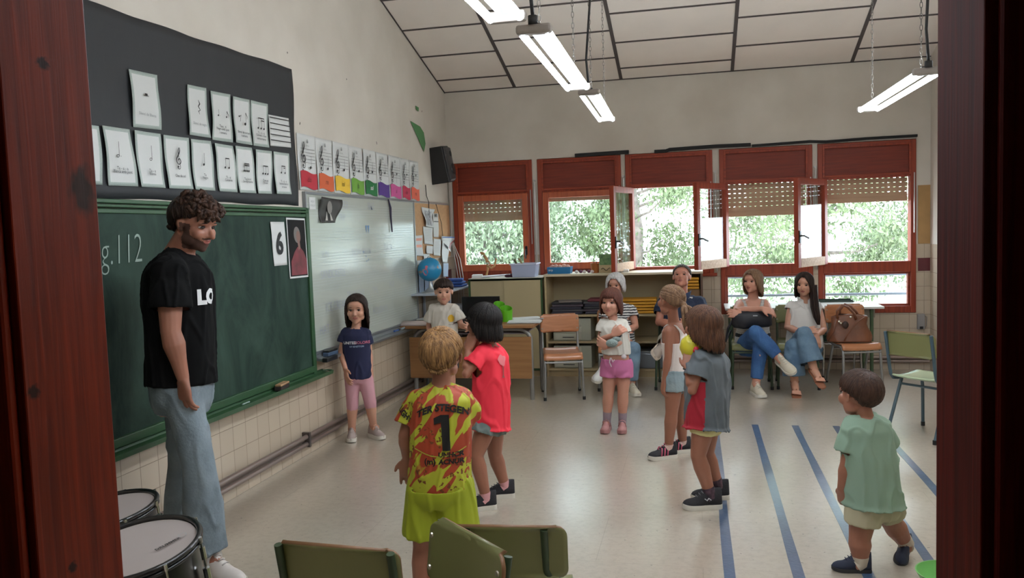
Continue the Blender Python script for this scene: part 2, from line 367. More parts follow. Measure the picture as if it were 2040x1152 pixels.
MB().box((DX0-.03, DY0-.002, 0), (DX0, YF+.002, DT)).build('jamb', m_door, d, bev=.002)
m_door2 = wood('shaded_door_pine', (60, 12, 5), (92, 22, 9), .7, 2.0, 'Z', 0); m_door2.node_tree.nodes['Principled BSDF'].inputs['Specular IOR Level'].default_value = .05  # same pine as the left jamb, its dimness put into colour and finish
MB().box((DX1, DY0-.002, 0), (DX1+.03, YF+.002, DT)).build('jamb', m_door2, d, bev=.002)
MB().box((DX0-.03, DY0-.002, DT), (DX1+.03, YF+.002, DT+.03)).build('head', m_door, d, bev=.002)
MB().box((DX0-.11, DY0-.016, 0), (DX0-.008, DY0-.002, DT+.1)).build('casing', m_door, d, bev=.004)
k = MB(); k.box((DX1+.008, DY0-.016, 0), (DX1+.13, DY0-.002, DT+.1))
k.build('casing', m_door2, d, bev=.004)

# ---------------------------------------------------------------- windows
m_red = wood('red_varnished_window_wood', (118, 38, 14), (156, 60, 26), .5, .8, 'Z', .0)
m_redh = wood('red_varnished_window_wood_level', (118, 38, 14), (156, 60, 26), .5, .8, 'X', .0)
m_box = wood('shutter_box_board', (104, 32, 12), (130, 44, 20), .55, 1.3, 'X', .0)
m_pale = wood('weathered_pine', (176, 142, 110), (206, 176, 144), .6, 1, 'X', 0)
m_slat = M('shutter_slat', (180, 148, 118), .5)
m_metal = M('aluminium', (188, 186, 182), .35, metal=.7)
m_black = M('black_metal', (26, 26, 28), .4)
mg = bpy.data.materials.new('window_glass'); mg.use_nodes = True; nt = mg.node_tree; nt.nodes.clear()
o_ = N(nt, 'OutputMaterial'); mxs = N(nt, 'MixShader'); tr = N(nt, 'BsdfTransparent'); gl = N(nt, 'BsdfGlossy'); fr = N(nt, 'LayerWeight'); pw_ = N(nt, 'Math', operation='POWER'); ma_ = N(nt, 'Math', operation='MULTIPLY_ADD')
tr.inputs[0].default_value = (.93, .96, .95, 1); gl.inputs['Roughness'].default_value = .02; fr.inputs[0].default_value = .5; pw_.inputs[1].default_value = 4.5; ma_.inputs[1].default_value = .6; ma_.inputs[2].default_value = .05
nt.links.new(fr.outputs['Facing'], pw_.inputs[0]); nt.links.new(pw_.outputs[0], ma_.inputs[0]); nt.links.new(ma_.outputs[0], mxs.inputs[0]); nt.links.new(tr.outputs[0], mxs.inputs[1]); nt.links.new(gl.outputs[0], mxs.inputs[2]); nt.links.new(mxs.outputs[0], o_.inputs[0])

def rect_frame(mb, x0, x1, z0, z1, w, y0, y1, wb=None, wt=None):
    wb = w if wb is None else wb; wt = w if wt is None else wt
    mb.box((x0, y0, z0), (x0+w, y1, z1)); mb.box((x1-w, y0, z0), (x1, y1, z1))
    mb.box((x0+w, y0, z0), (x1-w, y1, z0+wb)); mb.box((x0+w, y0, z1-wt), (x1-w, y1, z1))
def shutter(root, x0, x1, ztop, zbot):
    """roller blind of ribbed slats with rows of small light slots"""
    mb = MB(); y = YB+.085; h = .047; z = ztop
    nslot = int((x1-x0)/.052)
    while z > zbot+.02:
        zb = max(z-h, zbot); top = z-.007
        pitch = (x1-x0)/nslot
        if zb > zbot+.03:
            mb.box((x0, y, zb), (x1, y+.010, top))           # body of the slat
            for i in range(nslot):                             # bridge between the slots
                a = x0+i*pitch; mb.box((a, y, top), (a+pitch*.60, y+.008, z))
        else: mb.box((x0, y, zb), (x1, y+.012, z))
        z = zb
    mb.box((x0, y-.004, zbot-.012), (x1, y+.016, zbot+.035))
    mb.build('roller_shutter', m_slat, root, bev=.0015)
def sash_geo(mb_wood, mb_glass, mb_rail, W, z0, z1):
    """a casement leaf in its own frame: hinge edge at x=0, leaf along +x"""
    t = .045; w = .062
    mb_wood.box((0, -t/2, z0), (w, t/2, z1)); mb_wood.box((W-w, -t/2, z0), (W, t/2, z1)); mb_wood.box((w, -t/2, z1-w), (W-w, t/2, z1))
    mb_rail.box((w, -t/2, z0), (W-w, t/2, z0+.085))
    mb_glass.box((w-.005, -.003, z0+.08), (W-w+.005, .003, z1-w+.005))
def handle(root, x, z, y=YB-.02):
    hb = MB(); hb.box((x-.012, y-.012, z-.05), (x+.012, y, z+.05)); hb.tube([(x, y-.012, z+.01), (x, y-.045, z+.01), (x, y-.05, z-.09)], .008, 8)
    hb.build('handle', m_black, root, bev=.002)
blind_to = [1.685, 1.875, None, 1.635, 1.735]
for i, (x0, x1, zb) in enumerate(WIN):
    w = empty('window_%d' % (i+1), ((x0+x1)/2, YB, 0), kind='structure'); low = i >= 3
    zl = .59 if low else 1.03
    f = MB(); rect_frame(f, x0, x1, zl, 2.33, .05, YB-.02, YB+.11, wb=.07 if low else .085)
    f.box((x0+.05, YB-.012, 1.965), (x1-.05, YB+.10, 2.0))
    if low: f.box((x0+.05, YB-.02, 1.005), (x1-.05, YB+.09, 1.115))
    f.build('window_frame', m_red, w, bev=.004)
    bx = MB(); bx.box((x0+.05, YB-.002, 2.0), (x1-.05, YB+.10, 2.28)); bx.build('shutter_box', m_box, w, bev=.003)
    tr_ = MB(); rect_frame(tr_, x0+.045, x1-.045, 1.985, 2.325, .022, YB-.026, YB-.006); tr_.build('shutter_box_trim', m_redh, w, bev=.003)
    MB().tube([(x1-.02, YB-.03, 2.0), (x1-.02, YB-.03, 1.4)], .006, 6).build('strap', m_metal, w)
    if low:
        MB().box((x0+.045, YB+.045, .655), (x1-.045, YB+.051, 1.01)).build('pane', mg, w)
        q = MB(); rect_frame(q, x0+.048, x1-.048, .655, 1.008, .024, YB+.01, YB+.07); q.build('pane_frame', m_redh, w, bev=.003)
    if i < 2:    # closed leaf
        sw, sg, sr = MB(), MB(), MB(); x_a, x_b = x0+.055, x1-.055
        rect_frame(sw, x_a, x_b, 1.11, 1.965, .065, YB-.035, YB+.02, wb=.075); sw.build('sash', wood('orange_varnished_sash', (160, 72, 38), (186, 92, 52), .4, .9, 'Z'), w, bev=.004)
        sg.box((x_a+.06, YB-.01, 1.18), (x_b-.06, YB-.004, 1.905)); sg.build('pane', mg, w)
        handle(w, x_b-.03, 1.33, YB-.035)
    if blind_to[i]: shutter(w, x0+.06, x1-.06, 1.965, blind_to[i])
    # open leaf hung on the left jamb of the three right windows
    if i >= 2:
        ang = [None, None, 13.75, 29.2, 32.1][i]; a = math.radians(ang)
        R = Matrix.Rotation(-(math.pi/2+a), 3, 'Z'); hinge = Vector((x0+.07, YB-.035, 0))
        parts = [MB(), MB(), MB()]; sash_geo(*parts, .66, 1.10, 1.97)
        for mb in parts: mb.v = [hinge + R @ p for p in mb.v]
        so = parts[0].build('open_sash', m_red, w, bev=.003); parts[1].build('pane', mg, so); parts[2].build('bottom_rail', m_pale, so, bev=.003)
        hb = MB(); hb.box((.62, .022, 1.34), (.65, .034, 1.46)); hb.tube([(.635, .03, 1.41), (.635, .07, 1.41), (.55, .075, 1.385)], .009, 8); hb.v = [hinge + R @ p for p in hb.v]
        hb.build('handle', m_black, so, bev=.002)
    if i < 4:   # winding rod in the gap
        g = x1+.026
        MB().tube([(g, YB-.03, 2.08), (g+.004, YB-.03, 1.05)], .008, 8).tube([(g, YB-.04, 2.1), (g, YB, 2.1)], .012, 8).build('winding_rod', m_metal, w)
# inner sill
tag(MB().box((-2.69, YB-.03, 1.0), (.2, YB+.02, 1.035)).build('trim_6', m_redh, bev=.004), **S)
# bits of black foam over the windows
m_foam = M('black_foam', (30, 30, 32), .8)
def foam(pts, h, label):
    mb = MB(); 
    mb.rings([[(x, YB-.03, z-h/2), (x, YB-.002, z-h/2), (x, YB-.002, z+h/2), (x, YB-.03, z+h/2)] for x, z in pts])
    tag(mb.build('foam_strip', m_foam, bev=.003), label, 'foam strip', 'black foam strips above the windows')
foam([(-1.285, 2.350), (-.70, 2.358)], .038, 'short black foam strip above the second window from the left')
foam([(-.43, 2.345), (-.31, 2.345), (-.27, 2.358), (.2, 2.366), (.56, 2.362)], .036, 'bent black foam strip above the third and fourth windows')
foam([(.57, 2.35), (1.14, 2.362), (1.3, 2.35), (1.68, 2.36), (2.155, 2.362)], .026, 'long thin black foam strip above the two right windows')

# ---------------------------------------------------------------- outside: ground, railing, trees
tag(MB().box((-30, YB+.15, -.35), (30, 60, -.3)).build('ground', M('pale_gravel', (216, 212, 200), .9, var=.08)), **S)
rl = empty('railing', (1, 9.5, 0), label='grey metal railing outside the lower windows', cat='railing')
for z in (.955, .745): MB().tube([(-3.5, 9.32, z), (4.5, 9.32, z)], .015, 8).build('rail', M('railing_paint', (100, 110, 122), .5), rl)
for x in (-2.2, .0, 2.45): MB().tube([(x, 9.32, -.3), (x, 9.32, .955)], .014, 8).build('post', MATS['railing_paint'], rl)
m_leaf = M('pale_pine_foliage', (108, 122, 86), .7, var=.42, vscale=1.1, sub=0)
m_leaf2 = M('grey_green_foliage', (114, 126, 98), .7, var=.4, vscale=1.3)
m_bark = M('grey_bark', (140, 130, 122), .9, var=.25, vscale=12)
def tree(x, y, h, rad, seed, m, label, n=5200, low=.6):
    rnd = random.Random(seed); root = empty('tree', (x, y, -.3), label=label, cat='tree', group='trees outside the windows')
    t = MB(); t.tube([(x, y, -.3), (x+.1, y, h*.3), (x-.1, y+.1, h*.6), (x, y, h)], [.16, .12, .09, .03], 8)
    cl = []
    for k in range(48):
        a = rnd.uniform(0, 6.28); z = rnd.uniform(low, h); r = rad*(1-.5*abs(z/h-.4))*rnd.uniform(.35, 1)
        p = Vector((x+r*math.cos(a), y+r*math.sin(a), z)); cl.append((p, rnd.uniform(.25, .55)))
        q = Vector((x, y, z*.8)); mid = (p+q)/2+Vector((0, 0, -.1)); t.tube([q, mid, p], [.035, .022, .010], 5)
    t.build('trunk', m_bark, root, smooth=True)
    f = MB()
    for k in range(n):
        c0, s = cl[rnd.randrange(len(cl))]
        p = c0 + Vector((rnd.gauss(0, s*.6), rnd.gauss(0, s*.6), rnd.gauss(0, s*.5)))
        e = Euler((rnd.uniform(0, 6), rnd.uniform(0, 6), rnd.uniform(0, 6))).to_matrix(); l = rnd.uniform(.026, .064); w_ = l*.42
        f.add([p+e@Vector((-l, 0, 0)), p+e@Vector((0, -w_, .01)), p+e@Vector((l, 0, 0)), p+e@Vector((0, w_, .01))], [(0, 1, 2, 3)])
    f.build('crown', m, root)
TR = [(-3.35, 12.6, 4.4, 1.15, 'feathery pale tree seen through the leftmost window'), (-6.4, 15.6, 5.2, 1.5, 'pale leaning tree left of the leftmost window view'), (-4.1, 18.9, 6.0, 1.8, 'tall pale tree seen through the second window'), (-1.15, 14.6, 5.0, 1.45, 'bushy tree seen through the third window'),
      (.5, 18.8, 6.2, 1.8, 'tree with thin branches behind the third and fourth windows'), (1.9, 14.0, 4.8, 1.5, 'dense green tree seen through the fourth and fifth windows'), (4.6, 17.6, 6.0, 1.9, 'grey green tree seen at the edge of the rightmost window')]
for k, (x, y, h, rd, lb) in enumerate(TR): tree(x, y, h, rd, 40+k, m_leaf if k % 2 else m_leaf2, lb, n=24000, low=.3)

# ---------------------------------------------------------------- hanging lamps
m_tube = M('lit_fluorescent_tube', (235, 245, 255), .4, emit=TUBE_POWER)
m_fit = M('lamp_housing', (150, 140, 132), .45); m_refl = M('lamp_reflector', (84, 82, 80), .5)
m_cable = M('black_cable', (34, 32, 32), .6)
def lamp(x, y, z, label, x2=None, L=1.22, n=0):
    x2 = x if x2 is None else x2
    root = empty('pendant_lamp', (x, y, z), label=label, cat='lamp', group='hanging fluorescent lamps')
    a = Vector((x, y, z)); b = Vector((x2, y+L, z)); s_ = Vector((1, 0, 0))
    h = MB(); h.prism([a+Vector((-.024, 0, .008)), a+Vector((.024, 0, .008)), a+Vector((.02, 0, .035)), a+Vector((-.02, 0, .035))], b-a); h.build('housing', m_refl, root, bev=.002)
    for e, sg in ((a, -1), (b, 1)):
        c = MB(); c.box(e+Vector((-.066, min(0, sg*.045), -.012)), e+Vector((.066, max(0, sg*.045), .022))); c.build('end_cap', m_fit, root, bev=.01)
    for sx in (-1, 1):
        MB().tube([a+s_*sx*.049+Vector((0, .005, -.004)), b+s_*sx*.049+Vector((0, -.005, -.004))], .0135, 12).build('tube', m_tube, root, smooth='auto')
    ya, yb = y+.06, y+L-.1
    MB().tube([(x, ya-.1, z+.05), (x-.01, ya-.1, z+.2), (x+.02, ya-.05, z+.6), (x+.01, ya, ceil_z(ya))], .007, 8).tube([(x, y-.04, z+.02), (x, y-.04, z+.05)], .018, 8).build('power_cable', m_cable, root, smooth=True)
    for yy in (ya+.03, yb):
        ch = MB(); zz = z+.03; top = ceil_z(yy); k = 0
        while zz < top:
            ax = Vector((1, 0, 0)) if k % 2 else Vector((0, 1, 0)); pts = []
            c0 = Vector((x2 if yy == yb else x, yy, zz+.016))
            for q in range(9):
                t = 2*math.pi*q/8; pts.append(c0+ax*(.006*math.cos(t))+Vector((0, 0, .017*math.sin(t))))
            ch.tube(pts, .0016, 4, cap=False); zz += .027; k += 1
        ch.build('chain', M('dull_chain', (110, 104, 98), .5, metal=.5), root)
lamp(-.57, 3.0, 2.28, 'nearest fully visible hanging twin tube lamp, left of centre', -.59)
lamp(-.625, 5.0, 2.37, 'smaller looking twin tube lamp hanging further back near the centre', -.655)
lamp(1.08, 4.28, 2.235, 'twin tube lamp hanging at the right above the adults', 1.06)
lamp(-.60, 1.42, 2.25, 'lamp cut off by the top edge of the photo', -.60)
lamp(1.15, 1.35, 2.85, 'added twin tube lamp out of frame near the doorway, for sheen on the door jamb')  # added out of view to put a highlight on the left jamb
lamp(2.0, 5.2, 2.62, 'lamp mostly hidden behind the right door jamb', 1.99)
# ---------------------------------------------------------------- things on the left wall
WX = XL
def W(y, z, o=0.0): return Vector((WX+o, y, z))
AY, AZ = Vector((0, 1, 0)), Vector((0, 0, 1))
m_paper = M('white_paper', (206, 208, 206), .6); m_ink = M('black_ink', (22, 22, 24), .6); m_grey = M('faint_grey_ink', (150, 154, 156), .6)
m_border = M('printed_grey_green_border', (164, 176, 170), .6, var=.10, vscale=220)
m_bpaper = M('black_backing_paper', (40, 42, 45), .62, bump=.25, bscale=5)

def bk(a, b):
    y0, y1 = 2.2, 5.276; y = y0+(y1-y0)*a; top = 2.662+.068*a+.003*math.sin(a*37)+.004*math.sin(a*8); bot = 1.77+.012*a+.004*math.sin(a*29)
    z = bot+(top-bot)*b; o = .006+.008*abs(noise.noise(Vector((y*2.2, z*3, 0))))+.006*max(0, noise.noise(Vector((y*7, z*2, 5))))
    return W(y+.008*math.sin(b*9), z, o)
bp_ = MB(); bp_.grid(bk, 60, 20)
tag(bp_.build('backing_paper', m_bpaper, smooth=True, solid=.001), 'large creased sheet of black paper above the chalkboard', 'paper sheet')

def sheet(q, name, mats, parent=None, o=.016, curl=.010, nx=10, ny=14, bw=.055, seed=0):
    """paper with corners q = (y,z) x4 from top-left clockwise; outer cells take the border material"""
    TL, TR_, BR, BL = q; rnd = random.Random(seed); ph = rnd.uniform(0, 6)
    def fn(a, b):
        top = Vector(TL).lerp(Vector(TR_), a); bot = Vector(BL).lerp(Vector(BR), a); p = bot.lerp(top, b)
        return W(p.x, p.y, o+curl*(.5+.5*math.sin(b*5+ph+a*1.5))*(.3+abs(a-.5)*1.4))
    mb = MB(); mb.grid(fn, nx, ny, mfn=(lambda i, j: 1 if (len(mats) > 1 and (i in (0, nx-1) or j in (0, ny-1))) else 0) if isinstance(mats, list) else None)
    return mb.build(name, mats, parent, smooth=True, solid=.0006), fn
def disc(mb, c, ra, rb, rot=0, mi=None, n=16, hole=0):
    u, v = AY*math.cos(rot)+AZ*math.sin(rot), -AY*math.sin(rot)+AZ*math.cos(rot); c = Vector(c)
    o = [c+u*(ra*math.cos(2*math.pi*k/n))+v*(rb*math.sin(2*math.pi*k/n)) for k in range(n)]
    if hole:
        i = [c+(p-c)*hole for p in o]; mb.add(o+i, [(k, (k+1) % n, n+(k+1) % n, n+k) for k in range(n)], mi)
    else: mb.add(o, [tuple(range(n))], mi)
def bar(mb, p, q, w, mi=None):
    p = Vector(p); q = Vector(q); d = (q-p).normalized(); s_ = Vector((0, -d.z, d.y))*w/2
    mb.add([p-s_, p+s_, q+s_, q-s_], [(0, 1, 2, 3)], mi)
def swept(mb, pts, ws, mi=None):
    """flat brush stroke through wall points with varying width"""
    pts = [Vector(p) for p in pts]; L_, R_ = [], []
    for i, p in enumerate(pts):
        d = (pts[min(i+1, len(pts)-1)]-pts[max(i-1, 0)]).normalized(); s_ = Vector((0, -d.z, d.y))*ws[i]/2; L_.append(p+s_); R_.append(p-s_)
    n = len(pts); mb.add(L_+R_, [(i, i+1, n+i+1, n+i) for i in range(n-1)], mi)
def clef(mb, c, h, mi=None):
    """treble clef of height h centred at c"""
    key = [(-.02,-.42,.05),(-.10,-.38,.07),(-.10,-.46,.05),(.0,-.5,.03),(.08,-.44,.03),(.07,-.30,.035),(.0,.0,.035),(-.03,.2,.04),(-.02,.38,.05),(.05,.5,.03),(.09,.42,.05),(.05,.28,.07),(-.06,.12,.07),(-.17,-.02,.06),(-.18,-.16,.05),(-.06,-.27,.035),(.08,-.24,.05),(.13,-.13,.06),(.06,-.02,.05),(-.05,-.05,.05),(-.07,-.14,.03)]
    P_ = []; Wd = []
    for i in range(len(key)-1):
        p0 = key[max(i-1, 0)]; p1 = key[i]; p2 = key[i+1]; p3 = key[min(i+2, len(key)-1)]
        for s_ in range(4):
            t = s_/4; f = lambda a, b, c_, d: .5*((2*b)+(-a+c_)*t+(2*a-5*b+4*c_-d)*t*t+(-a+3*b-3*c_+d)*t*t*t)
            P_.append(Vector(c)+AY*f(p0[0], p1[0], p2[0], p3[0])*h+AZ*f(p0[1], p1[1], p2[1], p3[1])*h); Wd.append(f(p0[2], p1[2], p2[2], p3[2])*h)
    swept(mb, P_, Wd, mi)
def note(mb, c, h, r=.008, filled=True, stem=True, flag=False, up=True):
    c = Vector(c); disc(mb, c, r*1.15, r*.85, .35, hole=0 if filled else .62)
    if stem:
        sx = r*1.0 if up else -r*1.0; e = c+AY*sx+AZ*(h if up else -h); bar(mb, c+AY*sx, e, .0028)
        if flag: swept(mb, [e, e+AY*.006-AZ*.010, e+AY*.016-AZ*.022, e+AY*.012-AZ*.040], [.006, .006, .005, .002])
def group_notes(mb, c, n, gap, h, beams=1):
    c = Vector(c)
    for k in range(n): note(mb, c+AY*((k-(n-1)/2)*gap), h, .0075)
    for b in range(beams): bar(mb, c+AY*(-(n-1)/2*gap+.0075)+AZ*(h-b*.011), c+AY*((n-1)/2*gap+.0075)+AZ*(h-b*.011), .006)
CARDS = [
 ('half_rest', [(3.563,2.417),(3.784,2.426),(3.784,2.142),(3.571,2.133)], ['', 'Silenci de Blanca'], 'white card with a half rest sign, alone at the left of the upper row'),
 ('quarter_rest', [(4.040,2.421),(4.206,2.427),(4.226,2.146),(4.023,2.143)], ['', 'Silenci de negra'], 'white card with a quarter rest sign, second of the upper row'),
 ('dotted', [(4.262,2.422),(4.464,2.431),(4.451,2.142),(4.245,2.138)], ['Ta-a   ti', 'Negra amb punt', 'i corxera'], 'white card with folded corner showing a dotted quarter and an eighth note'),
 ('eighth_rest', [(4.487,2.425),(4.668,2.429),(4.681,2.148),(4.487,2.146)], ['', 'Silenci de corxera', 'i corxera'], 'white card with an eighth rest and an eighth note, in the upper row'),
 ('three_mixed', [(4.689,2.431),(4.890,2.435),(4.887,2.152),(4.685,2.146)], ['Ti - ri - ti', 'Corxera i dues', 'semicorxeres'], 'white card with three joined notes at the right of the upper row'),
 ('none', [(3.12,2.106),(3.328,2.109),(3.326,1.834),(3.13,1.834)], ['', 'Rodona'], 'white card half hidden by the left door jamb'),
 ('dotted_half', [(3.348,2.115),(3.543,2.118),(3.573,1.838),(3.367,1.833)], ['Ta - a - a', 'Blanca amb punt'], 'white card with a dotted half note, leftmost full card of the lower row'),
 ('half', [(3.569,2.118),(3.768,2.120),(3.791,1.840),(3.593,1.837)], ['Ta - a', 'Blanca'], 'white card with a plain half note in the lower row'),
 ('clef', [(3.798,2.119),(4.010,2.124),(4.031,1.844),(3.813,1.839)], ['', 'Clau de sol'], 'white card with a treble clef and no staff lines'),
 ('quarter', [(4.029,2.121),(4.226,2.129),(4.251,1.844),(4.051,1.844)], ['Ta', 'Negra'], 'white card with one quarter note, right of the treble clef card'),
 ('two_eighths', [(4.259,2.121),(4.459,2.123),(4.486,1.844),(4.291,1.843)], ['Ti - ti', 'Corxeres'], 'white card with two joined eighth notes'),
 ('four_sixteenths', [(4.475,2.126),(4.668,2.131),(4.703,1.846),(4.502,1.843)], ['Ti-ri-ti-ri', 'Semicorxeres'], 'white card with four notes under a double beam'),
 ('triplet', [(4.709,2.125),(4.916,2.131),(4.897,1.850),(4.718,1.846)], ['Tres-et', 'Treset'], 'white card with three notes joined as a triplet in the lower row'),
 ('last', [(4.939,2.132),(5.141,2.135),(5.157,1.856),(4.945,1.852)], ['Ti - ti - ri', 'Semicorxeres i', 'corxera'], 'white card with two joined notes, last of the lower row')]
for ci, (kind, q, cap, lb) in enumerate(CARDS):
    o, fn = sheet(q, 'note_card', [m_paper, m_border], seed=ci, nx=12, ny=16)
    tag(o, lb, 'card', 'rhythm cards on the black paper')
    s = MB(); up = .026; c = fn(.48, .58); c.x = WX+.029; B_ = c-AZ*.02
    if kind == 'half_rest': bar(s, c-AY*.018, c+AY*.018, .003); bar(s, c-AY*.010+AZ*.006, c+AY*.010+AZ*.006, .010)
    elif kind == 'quarter_rest': swept(s, [c+AZ*.04-AY*.004, c+AZ*.02+AY*.008, c+AZ*.004-AY*.006, c-AZ*.016+AY*.010, c-AZ*.022-AY*.006, c-AZ*.04+AY*.003], [.003, .011, .009, .006, .008, .002])
    elif kind == 'dotted': note(s, B_-AY*.045, .035, .006); disc(s, B_-AY*.03, .002, .002); note(s, B_+AY*.04, .035, .006, flag=True)
    elif kind == 'eighth_rest': note(s, B_+AY*.02-AZ*.02, .07, .010, flag=True); disc(s, c-AY*.045, .006, .006); swept(s, [c-AY*.045, c-AY*.03+AZ*.004, c-AY*.022+AZ*.012, c-AY*.035-AZ*.03], [.003, .004, .003, .003])
    elif kind == 'three_mixed': group_notes(s, B_-AZ*.03, 3, .035, .065, 1); bar(s, B_+AY*.01+AZ*.02, B_+AY*.042+AZ*.02, .006)
    elif kind == 'dotted_half': note(s, B_-AY*.02, .07, .009, filled=False); disc(s, B_, .0022, .0022)
    elif kind == 'half': note(s, B_, .07, .009, filled=False)
    elif kind == 'clef': clef(s, c, .115)
    elif kind == 'quarter': note(s, B_, .065, .008)
    elif kind == 'two_eighths': group_notes(s, B_, 2, .04, .055)
    elif kind == 'four_sixteenths': group_notes(s, B_-AZ*.01, 4, .018, .045, 2)
    elif kind == 'triplet': group_notes(s, B_-AZ*.015, 3, .03, .05)
    elif kind == 'last': group_notes(s, B_, 2, .05, .045); bar(s, B_+AY*.01+AZ*.032, B_+AY*.03+AZ*.032, .005)
    if kind == 'none': disc(s, c, .01, .007)
    s.build('symbol', m_ink, o)
    t = MB(); 
    for k, line in enumerate(cap):
        if line: 
            pc = fn(.48, .30-.075*k+(.02 if k else 0)); pc.x = WX+.029
            put_text(t, line, pc, AY, AZ, .020 if k else .022, bold=.0003)
    if t.v: t.build('caption', m_grey if kind in ('half_rest', 'quarter_rest') else M('dark_grey_ink', (96, 100, 102), .6), o)
o, fn = sheet([(4.906,2.370),(5.181,2.379),(5.193,2.180),(4.912,2.167)], 'staff_card', [m_paper], seed=77, curl=.002)
tag(o, 'white card with thick black staff lines at the right end of the black paper', 'card')
s = MB()
for k in range(5): bar(s, Vector((WX+.024, 4.908, 2.36-.037*k-.006)), Vector((WX+.024, 5.184, 2.366-.037*k-.006)), .006)
s.build('staff_line', m_ink, o)

# colour keyed note sheets
ys = [5.294, 5.582, 5.863, 6.165, 6.452, 6.74, 7.03, 7.335, 7.585, 7.85]
NS = [('do', (176, 34, 52), 'red'), ('re', (200, 92, 50), 'orange'), ('mi', (224, 184, 56), 'yellow'), ('fa', (108, 158, 58), 'light green'), ('sol', (26, 106, 56), 'dark green'), ('la', (78, 44, 128), 'violet'), ('si', (196, 80, 142), 'pink'), ('do', (186, 44, 76), 'crimson'), ('re', (220, 100, 74), 'salmon')]
for k, (word, colr, cname) in enumerate(NS):
    y0, y1 = ys[k]+.004, ys[k+1]-.004; w = y1-y0; zt = 2.296-.002*k
    o, fn = sheet([(y0, zt), (y1, zt), (y1+.004, zt-.40), (y0+.004, zt-.40)], 'note_sheet', [m_paper], seed=90+k, o=.006, curl=.007)
    tag(o, 'music sheet with a treble clef staff and %s %s block' % ('an' if cname[0] == 'o' else 'a', cname), 'sheet', 'colour keyed note sheets above the whiteboard')
    F = .018; s = MB()
    for l in range(5): bar(s, W(y0+.03, zt-.105-.024*l, F), W(y1-.03, zt-.105-.024*l, F), .0022)
    clef(s, W(y0+.075, zt-.15, F), .185); disc(s, W(y0+.055, zt-.265, F), .010, .012, hole=.5)
    hz = zt-.235+.012*k; note(s, W(y0+w*.62, hz, F), .085, .012, up=k < 6); 
    if k == 0: bar(s, W(y0+w*.52, hz, F), W(y0+w*.72, hz, F), .0025)
    s.build('notation', m_ink, o)
    lg = MB()
    for q in range(7): a = math.pi*q/6; swept(lg, [W(y0+w*.5, zt-.062, F), W(y0+w*.5+.016*math.cos(a), zt-.055+.022*math.sin(a), F)], [.003, .004])
    put_text(lg, 'MÚSICA', W(y0+w*.5, zt-.082, F), AY, AZ, .014); lg.build('heading', M('grey_print', (128, 132, 130), .6), o)
    fb = MB(); fb.grid(lambda a, b: W(y0+.014+(w-.028)*a, zt-.385+.115*b+.010*math.sin(a*5.6+.3), F+.001), 12, 2)
    fo = fb.build('colour_block', M('printed_'+cname.replace(' ', '_'), colr, .55), o, smooth=True)
    if word not in ('la',):
        tt = MB(); put_text(tt, word, W(y0+w*.5, zt-.325, F+.003), AY, AZ, .055, bold=.0012, shear=.2)
        tt.build('word', m_paper if word == 'sol' else M('word_'+cname.replace(' ', '_'), tuple(int(c_*.72) for c_ in colr), .6), fo)

# chalkboard
m_gframe = M('green_painted_frame', (46, 80, 50), .42, var=.12, vscale=5, bump=.1, bscale=20)
def chalk_mat():
    m = M('chalkboard_green', (32, 58, 46), .6, spec=.2); nt = m.node_tree; b = nt.nodes['Principled BSDF']
    tc = N(nt, 'TexCoord'); mp = N(nt, 'Mapping'); nt.links.new(tc.outputs['Object'], mp.inputs[0]); mp.inputs['Scale'].default_value = (1, 1, .45); mp.inputs['Rotation'].default_value = (.5, 0, 0)
    n = N(nt, 'TexNoise'); n.inputs['Scale'].default_value = 3.2; n.inputs['Detail'].default_value = 9; n.inputs['Roughness'].default_value = .65; n.inputs['Distortion'].default_value = .8; nt.links.new(mp.outputs[0], n.inputs['Vector'])
    r = N(nt, 'ValToRGB'); r.color_ramp.elements[0].position = .38; r.color_ramp.elements[0].color = (*lin((22, 42, 35)), 1); r.color_ramp.elements[1].position = .80; r.color_ramp.elements[1].color = (*lin((60, 82, 70)), 1)
    nt.links.new(n.outputs['Fac'], r.inputs[0]); nt.links.new(r.outputs[0], b.inputs['Base Color']); return m
cb = empty('chalkboard', (WX, 3.7, .6), label='large green chalkboard with green wooden frame and chalk tray', cat='chalkboard')
MB().box((WX+.004, 2.05, .62), (WX+.03, 5.33, 1.715)).build('board', chalk_mat(), cb)
f = MB(); f.box((WX+.002, 5.31, .56), (WX+.045, 5.358, 1.765)); f.box((WX+.002, 2.02, .56), (WX+.045, 2.06, 1.765)); f.box((WX+.002, 2.05, 1.70), (WX+.04, 5.32, 1.722)); f.box((WX+.002, 2.05, 1.728), (WX+.055, 5.335, 1.742)); f.box((WX+.002, 2.05, 1.748), (WX+.045, 5.34, 1.768)); f.box((WX+.002, 2.05, .585), (WX+.05, 5.32, .63))
f.build('frame', m_gframe, cb, bev=.004)
t = MB(); t.rings([[(WX+.03, y, .585), (WX+.03, y, .552), (WX+.115, y, .548), (WX+.12, y, .575), (WX+.108, y, .575), (WX+.105, y, .562), (WX+.045, y, .566)] for y in (2.02, 5.47)]); t.tube([(WX+.045, 5.44, .575), (WX+.075, 5.462, .575), (WX+.11, 5.462, .572)], .007, 6)
t.build('chalk_tray', m_gframe, cb, bev=.002)
m_chalk = M('chalk_line', (150, 168, 158), .9)
t = MB(); c_ = PW(238, 492, WX+.033); put_text(t, 'pg.112', c_+Vector((0, -.02, -.02)), AY+AZ*.02, AZ, .21, bold=-.0035, shear=.12, squash=.66); wr = t.build('chalk_writing', m_chalk, cb)
er = empty('board_eraser', (WX+.08, 4.78, .567), label='wooden backed felt eraser lying in the chalk tray', cat='eraser')
R_ = Matrix.Rotation(.12, 3, 'Z'); MB().obox((WX+.078, 4.78, .582), (.048, .14, .026), R_).build('felt', M('dark_felt', (52, 42, 38), .9), er, bev=.004)
